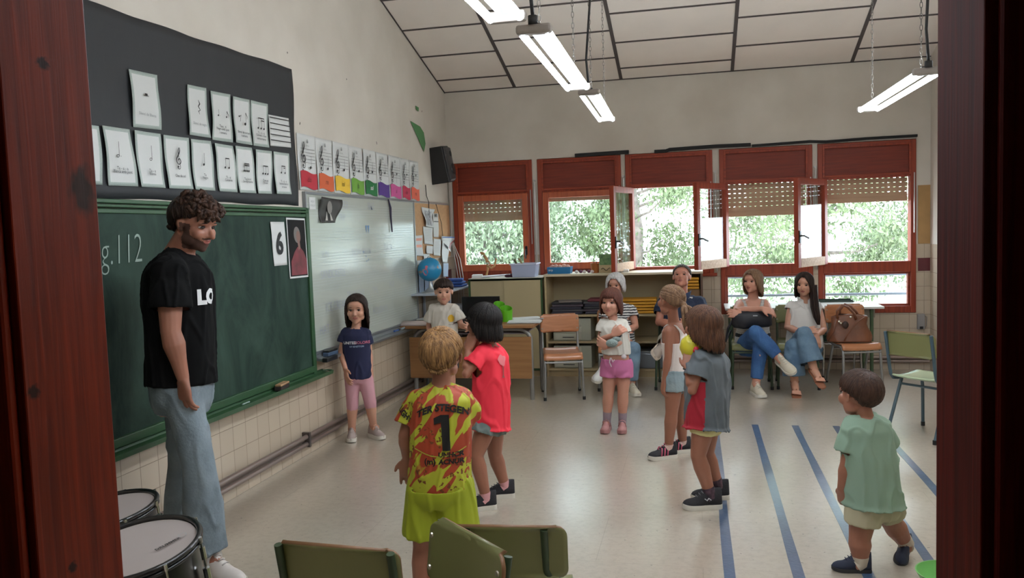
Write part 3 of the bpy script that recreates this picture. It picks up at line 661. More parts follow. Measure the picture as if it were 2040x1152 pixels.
MB().obox((WX+.078, 4.785, .602), (.044, .14, .014), R_).build('wooden_back', wood('eraser_wood', (150, 110, 74), (190, 152, 112), .6, 2, 'Y'), er, bev=.004)
ch = MB(); ch.tube([(WX+.08, 4.30, .570), (WX+.078, 4.38, .570)], .005, 8); tag(ch.build('chalk_stick', m_chalk), 'short white stick of chalk in the middle of the chalk tray', 'chalk')
# number poster and portrait poster on the chalkboard
o, fn = sheet([(4.818,1.665),(5.005,1.665),(5.018,1.374),(4.845,1.374)], 'number_poster', [m_paper], seed=5, o=.034, curl=.004); tag(o, 'white sheet with a bold black 6 stuck on the chalkboard', 'poster')
t = MB(); put_text(t, '6', fn(.5, .48)+Vector((.006, 0, 0)), AY, AZ, .20, bold=.006, squash=.95); t.build('numeral', m_ink, o)
pt = empty('portrait_poster', (WX+.034, 5.17, 1.27), label='dark portrait poster with a red coat, beside the number sheet', cat='poster')
pq = [(5.032,1.694),(5.30,1.690),(5.312,1.274),(5.042,1.278)]
MB().add([W(a, b, .036) for a, b in pq], [(3, 2, 1, 0)]).build('sheet', m_paper, pt, solid=.001)
def pin(a, b, o): 
    p = Vector(pq[3]).lerp(Vector(pq[2]), a).lerp(Vector(pq[0]).lerp(Vector(pq[1]), a), b); return W(p.x, p.y, o)
MB().grid(lambda a, b: pin(.04+.92*a, .03+.94*b, .0375), 2, 2).build('background', M('dark_painted_ground', (20, 18, 19), .6, spec=.2, var=.5, vscale=9), pt)
x = MB(); x.add([pin(a, b, .0385) for a, b in ((.10, .05), (.94, .05), (.94, .30), (.80, .44), (.62, .52), (.5, .52), (.32, .44), (.12, .28))], [tuple(range(8))]); x.build('coat', M('dull_crimson', (112, 30, 40), .5, var=.3, vscale=14), pt)
x = MB(); disc(x, pin(.50, .72, .0388), .046, .058, .25); x.build('wig', M('dull_grey', (112, 106, 102), .5), pt)
x = MB(); disc(x, pin(.56, .69, .0394), .030, .042, .15); x.add([pin(a, b, .0394) for a, b in ((.50, .60), (.62, .60), (.64, .50), (.54, .46))], [(0, 1, 2, 3)]); x.build('face', M('muted_skin_print', (128, 94, 84), .5), pt)

# whiteboard
wbd = empty('whiteboard', (WX, 6.5, .7), label='long whiteboard ruled with music staves and faint writing', cat='whiteboard')
MB().box((WX+.003, 5.355, .715), (WX+.022, 7.62, 1.87)).build('board', M('whiteboard_enamel', (176, 182, 172), .18, coat=.3), wbd)
f = MB(); f.box((WX+.001, 5.355, 1.865), (WX+.03, 7.635, 1.885)); f.box((WX+.001, 7.615, .70), (WX+.03, 7.64, 1.885)); f.box((WX+.001, 5.355, .70), (WX+.03, 7.64, .72)); f.box((WX+.001, 5.345, .70), (WX+.03, 5.36, 1.885)); f.build('frame', M('grey_aluminium', (142, 146, 148), .35, metal=.6), wbd, bev=.002)
t = MB(); t.rings([[(WX+.02, y, .70), (WX+.02, y, .655), (WX+.10, y, .645), (WX+.105, y, .665), (WX+.04, y, .675)] for y in (5.38, 7.93)]); t.build('pen_tray', MATS['grey_aluminium'], wbd, bev=.002)
s = MB()
for g in range(6):
    for l in range(5): zz = 1.80-.185*g-.022*l; bar(s, W(5.37, zz, .0235), W(7.61, zz, .0235), .003)
s.build('staff_line', M('grey_staff_line', (158, 166, 162), .3), wbd)
m_mk = M('faint_violet_marker', (140, 146, 170), .5)
for tx, yy, zz, sz in (('PAPER', 5.98, 1.80, .09), ('BIKE', 6.55, 1.80, .09), ('TRIP', 5.95, 1.70, .08), ('SNOW BREAK', 6.3, 1.42, .08), ('SNACK', 6.9, 1.44, .08), ('SANDCASTLE', 5.75, 1.27, .09), ('SUN', 5.62, 1.42, .08), ('TRAIN DAY', 6.15, 1.08, .085), ('TIME', 6.55, 1.08, .08), ('MAP', 6.95, 1.1, .08), ('ICE CREAM', 5.78, 1.02, .095), ('HAT', 5.55, .86, .10), ('HOLIDAYS', 6.65, .90, .09)):
    s = MB(); put_text(s, tx, W(yy, zz, .0245), AY, AZ, sz, bold=-.0024, squash=.8); s.build('marker_word', m_mk, wbd)
s = MB()
for dy in (0, .05): s.add([W(6.42+dy-.018, 1.64, .025), W(6.42+dy+.018, 1.64, .025), W(6.42+dy, 1.57, .025)], [(0, 1, 2)])
for a, b in ((6.34, 1.42), (6.39, 1.38), (6.40, 1.34), (6.44, 1.35)): disc(s, W(a, b, .025), .006, .008)
s.build('coloured_mark', M('blue_marker', (90, 130, 170), .5), wbd)
o, fn = sheet([(5.40,1.845),(5.50,1.845),(5.50,1.755),(5.40,1.755)], 'label', [m_paper], seed=3, o=.026, curl=.001); tag(o, 'small white label at the top left corner of the whiteboard', 'label')
t = MB(); put_text(t, 'AULA', W(5.45, 1.815, .029), AY, AZ, .022); put_text(t, 'MÚSICA', W(5.45, 1.785, .029), AY, AZ, .020); t.build('lettering', m_grey, o)
o, fn = sheet([(5.545,1.852),(5.93,1.84),(5.815,1.662),(5.545,1.660)], 'portrait_print', [M('dark_grey_print', (52, 50, 48), .5, var=.35, vscale=9)], seed=11, o=.026, curl=.03); tag(o, 'curled black and white portrait print at the top of the whiteboard', 'poster')
x = MB(); disc(x, fn(.47, .62)+Vector((.008, 0, 0)), .05, .042, 1.3); x.build('face', M('mid_grey_print', (122, 118, 114), .5), o)
x = MB(); g = fn(.5, .2)+Vector((.010, 0, 0)); x.add([g+AY*.02+AZ*.05, g+AY*.07-AZ*.02, g-AZ*.02+AY*.03], [(0, 2, 1)]); x.add([g-AY*.03+AZ*.05, g-AY*.06-AZ*.02, g-AZ*.02-AY*.02], [(0, 1, 2)]); x.build('collar', M('light_grey_print', (170, 166, 160), .5), o)
x = MB(); x.tube([W(6.93, 1.875, .035), W(6.96, 1.80, .04), W(6.97, 1.72, .036), W(6.99, 1.58, .034)], [.006, .011, .009, .006], 8); tag(x.build('hanging_strap', M('dark_violet_cloth', (52, 46, 66), .8), smooth=True), 'dark strap hanging down over the whiteboard top edge', 'strap')
e = empty('whiteboard_eraser', (WX+.065, 5.53, .67), label='dark blue sponge eraser on the left end of the whiteboard tray', cat='eraser')
MB().obox((WX+.066, 5.54, .688), (.05, .16, .03)).build('sponge', M('slate_blue', (66, 84, 108), .8), e, bev=.006); MB().obox((WX+.066, 5.54, .709), (.05, .15, .014)).build('grip', m_black, e, bev=.004)
x = MB(); x.obox((WX+.11, 5.44, .663), (.04, .18, .03)); tag(x.build('marker_box', m_black, bev=.004), 'black box at the left end of the whiteboard tray', 'box')
for k, (y, cl) in enumerate(((6.9, (60, 90, 150)), (7.1, (150, 170, 180)), (7.45, (210, 214, 216)))):
    x = empty('marker_pen', (WX+.07, y, .675), label=('blue', 'grey', 'white')[k]+' marker pen lying on the whiteboard tray', cat='pen', group='marker pens on the whiteboard tray')
    MB().tube([(WX+.07, y-.06, .685), (WX+.07, y+.04, .685)], .009, 8).build('barrel', M('pen_%d' % k, cl, .4), x); MB().tube([(WX+.07, y+.04, .685), (WX+.07, y+.075, .685)], .0105, 8).build('cap', m_black, x)
# cork board with pinned papers
ck = empty('cork_board', (WX, 8.25, 1.29), label='tan cork board with pinned papers between whiteboard and window', cat='cork board')
MB().box((WX+.001, 7.665, 1.29), (WX+.012, 8.84, 1.872)).build('cork', M('cork', (186, 146, 106), .85, var=.1, vscale=40), ck)
MB().box((WX+.001, 7.655, 1.865), (WX+.016, 8.845, 1.885)).build('frame', m_metal, ck, bev=.002)
def kp(x, y): p = PW(810+x/4.27, 390+y/4.27, WX+.02); return (p.y, p.z)
PP = [([(128,95),(228,118),(215,275),(150,262)], 'crumpled printed leaf at the top of the cork board', .03), ([(140,262),(222,268),(222,418),(150,410)], 'long white sheet hanging under the crumpled leaf', .006),
      ([(218,150),(268,152),(270,355),(230,352)], 'narrow white sheet with a black heading', .006), ([(64,342),(130,336),(136,515),(72,512)], 'white sheet with two orange bars beside the whiteboard', .008),
      ([(224,365),(285,370),(285,513),(225,508)], 'white page in the middle of the pinned papers', .006), ([(162,425),(218,428),(218,495),(164,492)], 'small white note left of the middle page', .004),
      ([(135,495),(188,497),(188,545),(140,545)], 'small white note just above the globe', .004), ([(286,380),(352,380),(338,572),(296,566)], 'long white strip hanging below the coloured flyer', .012),
      ([(270,345),(398,350),(356,480),(320,440)], 'white flyer with red and blue print, corner sticking out', .035), ([(78,552),(115,552),(115,588),(80,588)], 'little white card beside the whiteboard edge', .002), ([(300,575),(342,575),(342,690),(300,690)], 'pale blue sheet on the tiles behind the globe', .002)]
for k, (q, lb, cu) in enumerate(PP):
    o, fn = sheet([kp(*p) for p in q], 'pinned_paper', [M('pale_blue_paper', (168, 184, 200), .6) if k == 10 else m_paper], seed=200+k, o=.016+.002*k, curl=cu); tag(o, lb, 'paper', 'papers pinned on the cork board')
    x = MB()
    if k == 3:
        for b in (.74, .42): x.grid(lambda a, t: fn(.12+.74*a, b+.13*t)+Vector((.004, 0, 0)), 3, 1)
        x.build('orange_bar', M('orange_print', (220, 150, 128), .6), o)
    elif k == 2: x.grid(lambda a, t: fn(.05+.9*a, .64+.03*t)+Vector((.004, 0, 0)), 3, 1); put_text(x, 'INFO', fn(.5, .9)+Vector((.006, 0, 0)), AY, AZ, .04, bold=.002); x.build('heading', m_ink, o)
    elif k == 0: x.grid(lambda a, t: fn(.2+.6*a, .1+.75*t)+Vector((.004, 0, 0)), 3, 5); x.build('printed_block', M('grey_smudged_print', (160, 162, 166), .6, var=.5, vscale=30), o)
    elif k == 8: swept(x, [fn(a, b)+Vector((.005, 0, 0)) for a, b in ((.05, .9), (.5, .93), (.95, .94))], [.012]*3); x.build('blue_band', M('blue_print', (70, 100, 160), .5), o); x = MB(); swept(x, [fn(a, b)+Vector((.005, 0, 0)) for a, b in ((.95, .9), (.8, .5), (.7, .15))], [.01]*3); x.build('red_band', M('red_print', (190, 70, 80), .5), o)
    elif k in (1, 4): 
        for b in range(8): x.grid(lambda a, t: fn(.12+.7*a, .85-.09*b+.012*t)+Vector((.003, 0, 0)), 2, 1)
        x.build('text_line', m_grey, o)
# loudspeaker with bracket
sp = empty('loudspeaker', (WX+.18, 8.35, 2.05), label='black wall mounted loudspeaker high in the left corner', cat='speaker')
c_ = P(872, 330, 8.40); Rs = Matrix.Rotation(.06, 3, 'Z') @ Matrix.Rotation(.10, 3, 'X') @ Matrix.Rotation(-.14, 3, 'Y')
def sv(pts): return [c_+Rs@Vector(p) for p in pts]
b_ = MB(); b_.add(sv([(-.13,-.11,-.19),(.13,-.13,-.20),(.13,.10,-.20),(-.11,.12,-.18),(-.13,-.11,.20),(.12,-.13,.19),(.13,.10,.19),(-.11,.12,.18)]), [(3,2,1,0),(4,5,6,7),(0,1,5,4),(1,2,6,5),(2,3,7,6),(3,0,4,7)]); b_.build('cabinet', M('black_speaker_plastic', (24, 24, 26), .45), sp, bev=.012)
g_ = MB(); g_.rings([sv([(.128, -.12+.22*t, -.19), (.150+.016*math.sin(t*3.1), -.12+.22*t, -.17), (.150+.016*math.sin(t*3.1), -.12+.22*t, .16), (.125, -.12+.22*t, .18)]) for t in (0, .25, .5, .75, 1)]); g_.build('front_grille', M('dark_grey_grille', (66, 64, 66), .35, bump=.5, bscale=240), sp, smooth='auto')
for zz, rr in ((-.07, .07), (.10, .032)): x = MB(); x.tube(sv([(.15, -.01, zz), (.172, -.01, zz)]), [rr, rr*.9], 24); x.build('driver', m_black, sp, smooth='auto')
x = MB(); x.tube([c_+Vector((-.05, .1, 0)), Vector((WX+.01, 8.52, 2.25))], .018, 10); x.box((WX, 8.47, 2.18), (WX+.012, 8.57, 2.32)); x.build('wall_bracket', m_black, sp, bev=.002)
# loose wires
def wire(pts, r, m, lb): 
    x = MB(); x.tube(pts, r, 6); tag(x.build('wire', m, smooth=True), lb, 'wire')
m_wcable = M('white_cable', (196, 188, 180), .5)
wire([W(8.06, 2.06, .01), W(8.08, 1.95, .008), W(8.11, 1.88, .02), W(8.10, 1.66, .02)], .004, m_cable, 'thin black speaker wire running down to the cork board')
wire([W(8.35, 1.87, .02), W(8.5, 1.66, .025), W(8.55, 1.5, .02), W(8.6, 1.36, .02)], .003, m_cable, 'thin dark wire across the cork board')
for k, dy in enumerate((0, .03, .06)):
    wire([(WX+.02+.012*k, YB-.03, 2.28), (WX+.03+.012*k, YB-.035, 1.9), (WX+.025, YB-.03, 1.5), (WX+.07+.03*k, YB-.06, 1.25), (WX+.10+.03*k, YB-.07, 1.05), (WX+.10+.03*k, YB-.08, .6), (WX+.08, YB-.05, .18)], .006, m_wcable, ('left', 'middle', 'right')[k]+' of three white cables running down the window corner')
m_gp = M('green_card', (84, 134, 84), .7)
tag(MB().add([W(a, b, .008) for a, b in ((7.68, 2.672), (7.97, 2.65), (8.08, 2.60), (8.12, 2.49), (8.06, 2.40))], [(0, 4, 3, 2, 1)]).build('paper_scrap', m_gp, solid=.001), 'large torn green paper scrap on the wall above the speaker', 'scrap', 'green paper scraps on the wall')
tag(MB().add([W(a, b, .006) for a, b in ((7.86, 2.845), (7.96, 2.84), (7.95, 2.80), (7.87, 2.81))], [(0, 3, 2, 1)]).build('paper_scrap', m_gp, solid=.001), 'tiny green paper scrap high on the left wall', 'scrap', 'green paper scraps on the wall')
for k, (u, v) in enumerate(((572, 105), (597, 246), (750, 285), (690, 158), (840, 222))):
    p = PW(u, v, WX); x = MB(); disc(x, p+Vector((.002, 0, 0)), .008+.004*(k % 3), .007, k); x.build('trim_%d' % (10+k), M('wall_scuff', (110, 104, 98), .9))['kind'] = 'structure'

# wall shelf, globe, stack of blue cloths
sh = empty('metal_shelf', (WX, 8.2, .45), label='grey metal shelf unit in the left corner holding the globe', cat='shelf')
m_gsh = M('grey_enamel_shelf', (160, 166, 176), .35)
for z, ya in ((.962, 7.45), (.62, 7.84), (.30, 7.84)): MB().box((WX+.01, ya, z-.012), (WX+.30, 8.72, z+.006)).build('shelf_board', m_gsh, sh, bev=.003)
for a_, b_p in (((WX+.012, 7.82, .0), (WX+.03, 7.85, 1.25)), ((WX+.28, 7.82, .0), (WX+.305, 7.845, .97)), ((WX+.28, 8.70, .0), (WX+.305, 8.72, .97)), ((WX+.012, 8.70, .0), (WX+.03, 8.72, .97))): MB().box(a_, b_p).build('post', m_gsh, sh)
MB().box((WX+.024, 7.68, .97), (WX+.030, 8.1, 1.24)).build('back_panel', M('blue_grey_panel', (120, 132, 150), .4), sh)
gl_ = empty('globe', (WX+.16, 7.64, .968), label='blue desk globe with pink land mass on the grey shelf', cat='globe')
gc = P(856, 537, 7.64); bx = gc.x
def globe_mat():
    m = M('globe_sea', (36, 132, 176), .3); nt = m.node_tree; b = nt.nodes['Principled BSDF']; tc = N(nt, 'TexCoord'); n = N(nt, 'TexNoise'); n.inputs['Scale'].default_value = 9; n.inputs['Detail'].default_value = 5
    nt.links.new(tc.outputs['Object'], n.inputs['Vector']); r = N(nt, 'ValToRGB'); e = r.color_ramp.elements; e[0].position = .60; e[0].color = (*lin((36, 132, 176)), 1); e[1].position = .62; e[1].color = (*lin((128, 140, 120)), 1)
    x = e.new(.68); x.color = (*lin((196, 112, 128)), 1); nt.links.new(n.outputs['Fac'], r.inputs[0]); nt.links.new(r.outputs[0], b.inputs['Base Color']); return m
MB().ball(gc, .118, seg=32, ring=20).build('sphere', globe_mat(), gl_, smooth=True)
x = MB(); vd = (CAM-gc).normalized(); sd = vd.cross(AZ).normalized()*-1; ud = sd.cross(vd)*-1
for a, b, r1, r2 in ((-.045, -.028, .028, .036), (-.03, .02, .014, .02)): 
    pts = []
    for k in range(14): 
        t = 2*math.pi*k/14; d_ = vd*.9+(-sd)*(-a/.118+r1/.118*math.cos(t)*(1+.25*math.sin(3*t)))+AZ*(b/.118+r2/.118*math.sin(t)); pts.append(gc+d_.normalized()*.1195)
    x.add(pts, [tuple(range(14))])
x.build('land', M('pink_land', (196, 104, 120), .4), gl_)
ar = [gc+Vector((0, math.sin(t)*.13, math.cos(t)*.13)) for t in [(-.4+k*(math.pi+.1)/14) for k in range(15)]]
MB().tube(ar, .005, 6).build('meridian_arm', m_metal, gl_, smooth=True)
MB().lathe([(.09, 0), (.09, .008), (.055, .02), (.02, .05), (.012, .09), (.012, gc.z-.968-.115)], (gc.x, gc.y, .968)).build('base', m_metal, gl_, smooth='auto')
for k in range(3):
    x = MB(); x.obox((-2.58, 8.45, .983+.03*k), (.22-.02*k, .2, .027), Matrix.Rotation(.1*k, 3, 'Z')); tag(x.build('folded_cloth', M('blue_fabric', (44, 74, 138), .8), bev=.012), ('bottom', 'middle', 'top')[k]+' one of the folded blue cloths on the corner shelf', 'cloth', 'folded blue cloths on the corner shelf')
for k in range(4):
    x = MB(); x.obox((-2.60, 7.94+.19*k, .70), (.22, .15, .15), Matrix.Rotation(.06*k, 3, 'Z')); tag(x.build('bundle', M('silver_grey_wrap', (170, 172, 176), .3, bump=1, bscale=26, metal=.3), bev=.02), 'silvery crumpled bundle on the lower corner shelf, number %s from the whiteboard' % ('one', 'two', 'three', 'four')[k], 'bundle', 'silvery bundles on the lower corner shelf')

# ---------------------------------------------------------------- teacher's desk
m_oak = wood('oak_laminate', (138, 96, 56), (158, 114, 70), .5, .8, 'X', .0)
m_gtube = M('grey_painted_tube', (140, 138, 134), .35, metal=.4)
dk = empty('teacher_desk', (-2.07, 7.45, 0), label="wide oak laminate desk with grey arched tube legs and front panel", cat='desk')
MB().box((-2.73, 7.10, .672), (-1.452, 7.78, .70)).build('desk_top', m_oak, dk, bev=.004)
MB().box((-2.66, 7.16, .20), (-1.49, 7.178, .585)).build('front_panel', m_oak, dk, bev=.003)
def arch(x0, x1, y, ztop, r=.11, rad=.019):
    pts = [(x0, y, .0), (x0, y, ztop-r)]+[(x0+r*(1-math.cos(a)), y, ztop-r+r*math.sin(a)) for a in [math.pi/2*k/6 for k in range(1, 7)]]
    pts += [(x1-r*(1-math.cos(a)), y, ztop-r+r*math.sin(a)) for a in [math.pi/2*k/6 for k in range(6, 0, -1)]]+[(x1, y, ztop-r), (x1, y, 0)]
    return pts
MB().tube(arch(-2.62, -1.50, 7.20, .655), .021, 12).build('leg', m_gtube, dk, smooth='auto')
MB().tube(arch(-2.62, -1.50, 7.70, .655), .021, 12).build('leg', m_gtube, dk, smooth='auto')
MB().box((-2.57, 7.25, .60), (-1.56, 7.68, .612)).build('book_shelf', M('lilac_grey_board', (168, 158, 166), .5), dk, bev=.002)
def paper_pile(name, c, sz, n, lb, m=m_paper, rot=0, grp=None, cat='paper'):
    rnd = random.Random(hash(lb) % 999); x = MB(); z = c[2]
    for k in range(n):
        R1 = Matrix.Rotation(rot+rnd.uniform(-.12, .12), 3, 'Z'); x.obox((c[0]+rnd.uniform(-.01, .01), c[1]+rnd.uniform(-.01, .01), z+.0015), (sz[0], sz[1], .002), R1); z += .003
    return tag(x.build(name, m), lb, cat, grp)
rndh = 0
PA = [((-1.58, 7.32, .70), .1, 'sheaf of white papers at the right end of the desk'), ((-1.62, 7.58, .70), .5, 'white papers at the back right of the desk'), ((-2.56, 7.62, .70), -.2, 'white papers on the desk under the whiteboard end')]
for k, (c0, rt, lb) in enumerate(PA):
    x = MB(); rnd = random.Random(k)
    for q in range(5): x.obox((c0[0]+rnd.uniform(-.015, .015), c0[1]+rnd.uniform(-.015, .015), c0[2]+.0015+.003*q), (.21, .29, .002), Matrix.Rotation(math.pi/2+rt+rnd.uniform(-.15, .15), 3, 'Z'))
    tag(x.build('paper_pile', m_paper), lb, 'papers', 'papers on the desk')
x = MB(); x.rings([[(-2.72+.36*t, 7.2+.1*math.cos(a)*1.0, .702+max(0, .035*math.sin(a))) for a in [math.pi*k/6 for k in range(7)]] for t in (0, .5, 1)]); tag(x.build('rolled_sheet', M('pinkish_paper', (214, 198, 194), .7), smooth=True), 'pinkish white rolled sheet at the left end of the desk', 'paper')
x = MB(); x.add([(-2.62, 7.50, .70), (-2.36, 7.46, .70), (-2.34, 7.70, .70), (-2.60, 7.72, .70), (-2.43, 7.56, .93), (-2.46, 7.64, .925)], [(0, 1, 4), (1, 2, 5, 4), (2, 3, 5), (3, 0, 4, 5)]); tag(x.build('cloth_heap', M('taupe_cloth', (118, 108, 98), .9, bump=.5, bscale=12), bev=.01), 'peaked taupe cloth heap on the desk behind the boy', 'cloth')
# green pencil basket
pc = PF(999, 641, .70); pb_ = empty('desk_organiser', pc, label='bright green plastic desk organiser with curved cut rims', cat='organiser')
m_green = M('lime_plastic', (92, 170, 26), .35)
def cup(cx, cy, r, h, cut):
    n = 24; out = []; inn = []; x = MB(); base = Vector((cx, cy, pc.z))
    def H(a): return h*(1-cut*(.5+.5*math.cos(a-5.2)))
    x.rings([[base+Vector((r*.92*math.cos(2*math.pi*k/n), r*.92*math.sin(2*math.pi*k/n), 0)) for k in range(n)], [base+Vector((r*math.cos(2*math.pi*k/n), r*math.sin(2*math.pi*k/n), H(2*math.pi*k/n))) for k in range(n)], [base+Vector((r*.93*math.cos(2*math.pi*k/n), r*.93*math.sin(2*math.pi*k/n), H(2*math.pi*k/n))) for k in range(n)], [base+Vector((r*.86*math.cos(2*math.pi*k/n), r*.86*math.sin(2*math.pi*k/n), .01)) for k in range(n)]])
    x.build('compartment', m_green, pb_, smooth='auto')
cup(pc.x-.035, pc.y+.08, .055, .185, .25); cup(pc.x+.045, pc.y+.02, .06, .15, .3); cup(pc.x-.05, pc.y-.01, .04, .12, .2)
mn = empty('monitor', (-2.05, 7.6, .70), label='black flat computer monitor on the desk behind the girl', cat='monitor')
MB().box((-2.26, 7.60, .735), (-1.88, 7.63, .925)).build('screen', M('dark_screen', (14, 14, 16), .2), mn, bev=.004)
MB().box((-2.11, 7.63, .71), (-2.05, 7.65, .85)).box((-2.18, 7.56, .70), (-1.98, 7.70, .712)).build('stand', m_black, mn, bev=.003)
x = MB(); x.obox((-2.12, 7.30, .722), (.22, .15, .042)); tag(x.build('black_case', m_black, bev=.008), 'flat black case on the desk in front of the monitor', 'case')

# ---------------------------------------------------------------- cupboard and open bookcase under the windows
m_beige = M('beige_laminate', (178, 162, 126), .5, var=.03, vscale=3); m_gedge = M('dark_green_edge', (54, 82, 46), .45)
m_birch = wood('birch_laminate', (176, 156, 118), (190, 170, 132), .5, .8, 'X', 0)
cp = empty('sliding_door_cupboard', (-2.0, 8.57, 0), label='beige low cupboard with two sliding doors and dark green edges', cat='cupboard')
MB().box((-2.395, 8.36, .09), (-1.60, 8.80, 1.03)).box((-2.38, 8.38, 0), (-1.62, 8.78, .09)).build('carcass', m_beige, cp)
x = MB(); rect_frame(x, -2.40, -1.595, .07, 1.05, .018, 8.335, 8.36); x.box((-2.40, 8.335, 1.032), (-1.595, 8.80, 1.05)); x.build('edge_frame', m_gedge, cp, bev=.002)
MB().box((-2.38, 8.350, .09), (-1.99, 8.358, 1.03)).build('sliding_door', m_beige, cp, bev=.001); MB().box((-2.01, 8.340, .09), (-1.615, 8.349, 1.03)).build('sliding_door', M('beige_laminate_light', (184, 168, 130), .5), cp, bev=.001)
MB().box((-2.40, 8.345, 1.05), (-1.595, 8.80, 1.056)).build('top_sheet', M('pale_top', (206, 200, 186), .35), cp)
MB().box((-2.40, 8.34, .066), (-1.6, 8.36, .075)).build('bottom_track', m_black, cp)
bc = empty('open_bookcase', (-.76, 8.57, 0), label='wide open birch bookcase with three shelves under the windows', cat='bookcase')
BZ = 1.06
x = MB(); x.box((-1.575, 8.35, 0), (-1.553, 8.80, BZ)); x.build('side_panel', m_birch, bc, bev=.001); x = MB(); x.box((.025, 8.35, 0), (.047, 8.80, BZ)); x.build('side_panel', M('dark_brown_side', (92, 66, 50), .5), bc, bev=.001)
MB().box((-1.58, 8.34, BZ), (.05, 8.80, BZ+.024)).build('top_board', M('pale_bookcase_top', (206, 192, 164), .35), bc, bev=.002)
MB().box((-1.553, 8.78, .09), (.025, 8.795, BZ)).build('back_panel', m_beige, bc)
for z in (.655, .375, .085): MB().box((-1.553, 8.36, z-.022), (.025, 8.78, z)).build('shelf', m_birch, bc, bev=.001)
MB().box((-1.553, 8.38, 0), (.025, 8.40, .063)).build('plinth', m_birch, bc)
# folders
def folder(c, sz, m, lb, grp, rz=0, puff=.0):
    x = MB(); x.obox(c, sz, Matrix.Rotation(rz, 3, 'Z')); tag(x.build('folder', m, bev=min(.006, sz[2]*.4)), lb, 'folder', grp)
dcol = [('indigo', (54, 52, 66)), ('grey', (70, 68, 74)), ('indigo', (54, 52, 66)), ('violet grey', (76, 66, 76)), ('charcoal', (46, 44, 50))]
pos_w = ('bottom', 'second', 'third', 'fourth', 'fifth', 'top')
for st, (xc, n, w) in enumerate(((-1.35, 5, .33), (-1.0, 5, .34))):
    z = .657
    for k in range(n):
        nm, cl = dcol[(k+st*2) % 5]; h = .026
        folder((xc+.012*math.sin(k*2.3+st), 8.52, z+h/2), (w, .25, h-.002), M('folder_'+nm.replace(' ', '_'), cl, .55), '%s dark folder of the %s folder stack on the upper bookcase shelf' % (pos_w[k] if k < n-1 else 'topmost', ('left', 'right')[st]), 'dark folders in the bookcase', .05*math.sin(k*3.1+st)); z += h
    if st == 1: x = MB(); x.obox((xc+.02, 8.50, z+.014), (.30, .24, .028)); tag(x.build('folder', M('folder_maroon', (116, 52, 60), .6), bev=.012), 'maroon folder on top of the right dark folder stack', 'folder')
    else: x = MB(); x.obox((xc+.02, 8.50, z+.003), (.24, .26, .006), Matrix.Rotation(.2, 3, 'Z')); tag(x.build('paper_pile', M('grey_paper', (150, 142, 138), .7)), 'grey papers lying on the left dark folder stack', 'papers')
for st, (xc, z0, n, w, gl__) in enumerate(((-.60, .657, 5, .36, 'between the seated woman and man'), (-.10, .90, 4, .22, 'right of the seated man'))):
    z = z0
    if st == 1: tag(MB().box((-.215, 8.38, .66), (.02, 8.72, .90)).build('storage_box', M('plain_brown_box', (134, 104, 72), .8), bev=.003), 'brown box under the yellow folders at the bookcase right end', 'box')
    for k in range(n):
        folder((xc, 8.50, z+.015), (w, .26, .024), M('folder_yellow', (214, 152, 34), .5), '%s yellow folder of the stack %s' % (pos_w[k] if k < n-1 else 'topmost', gl__), 'yellow folders in the bookcase', .02*math.sin(k*2+st)); z += .031
# drawer units
for k, z in enumerate((.378, .088)):
    x0 = -1.50; o = empty('drawer_unit', (x0+.2, 8.55, z), label='pale grey plastic drawer unit on the %s shelf of the bookcase' % ('middle', 'bottom')[k], cat='drawer unit', group='plastic drawer units in the bookcase')
    MB().box((x0, 8.39, z), (x0+.40, 8.72, z+.235)).build('casing', M('pale_grey_plastic', (176, 176, 158), .5), o, bev=.004)
    for q in range(3):
        dr = MB().box((x0+.015, 8.378, z+.012+.073*q), (x0+.30, 8.392, z+.078+.073*q)).build('drawer', M('warm_grey_plastic', (188, 186, 168), .5), o, bev=.003)
        MB().box((x0+.10, 8.374, z+.034+.073*q), (x0+.22, 8.379, z+.042+.073*q)).build('handle', m_black, dr)
cr = empty('plastic_crate', (-.42, 8.5, .087), label='clear plastic crate with a blue clip on the bottom bookcase shelf', cat='crate')
m_clear = M('cloudy_clear_plastic', (170, 176, 184), .2, trans=.5)
MB().box((-.66, 8.37, .088), (-.12, 8.70, .25)).build('tub', m_clear, cr, bev=.012); MB().box((-.67, 8.36, .25), (-.11, 8.71, .268)).build('lid', m_clear, cr, bev=.004); MB().box((-.42, 8.35, .225), (-.30, 8.362, .27)).build('clip', M('blue_plastic', (36, 62, 180), .4), cr, bev=.003)
# things on the cupboard and bookcase
m_maple = wood('maple', (170, 124, 74), (196, 152, 98), .45, 3, 'Z', .2)
mk = empty('artist_mannequin', (-2.16, 8.5, 1.056), label='posed wooden jointed mannequin bending on top of the cupboard', cat='figurine')
def mp_(u, v): return P(u, v, 8.5)
x = MB(); x.ball(mp_(961, 505), (.030, .020, .017), Matrix.Rotation(.3, 3, 'Y')); x.build('head', m_maple, mk, smooth=True)
x = MB(); x.tube([mp_(965, 509), mp_(969, 516)], [.013, .02], 8); x.ball(mp_(970, 519), (.018, .02, .026)); x.tube([mp_(971, 526), mp_(972, 532)], [.010, .018], 8); x.build('torso', m_maple, mk, smooth=True)
x = MB(); x.tube([mp_(972, 532), mp_(971, 541), mp_(969, 549), mp_(967, 556)], [.014, .011, .012, .009], 8); x.build('leg', m_maple, mk, smooth=True)
x = MB(); x.tube([mp_(972, 531), mp_(979, 534), mp_(985, 530), mp_(988, 519)], [.013, .010, .011, .009], 8); x.ball(mp_(988, 517), .011); x.build('leg', m_maple, mk, smooth=True)
x = MB(); x.tube([mp_(968, 514), mp_(974, 522), mp_(978, 530)], [.008, .007, .006], 8); x.build('arm', m_maple, mk, smooth=True)
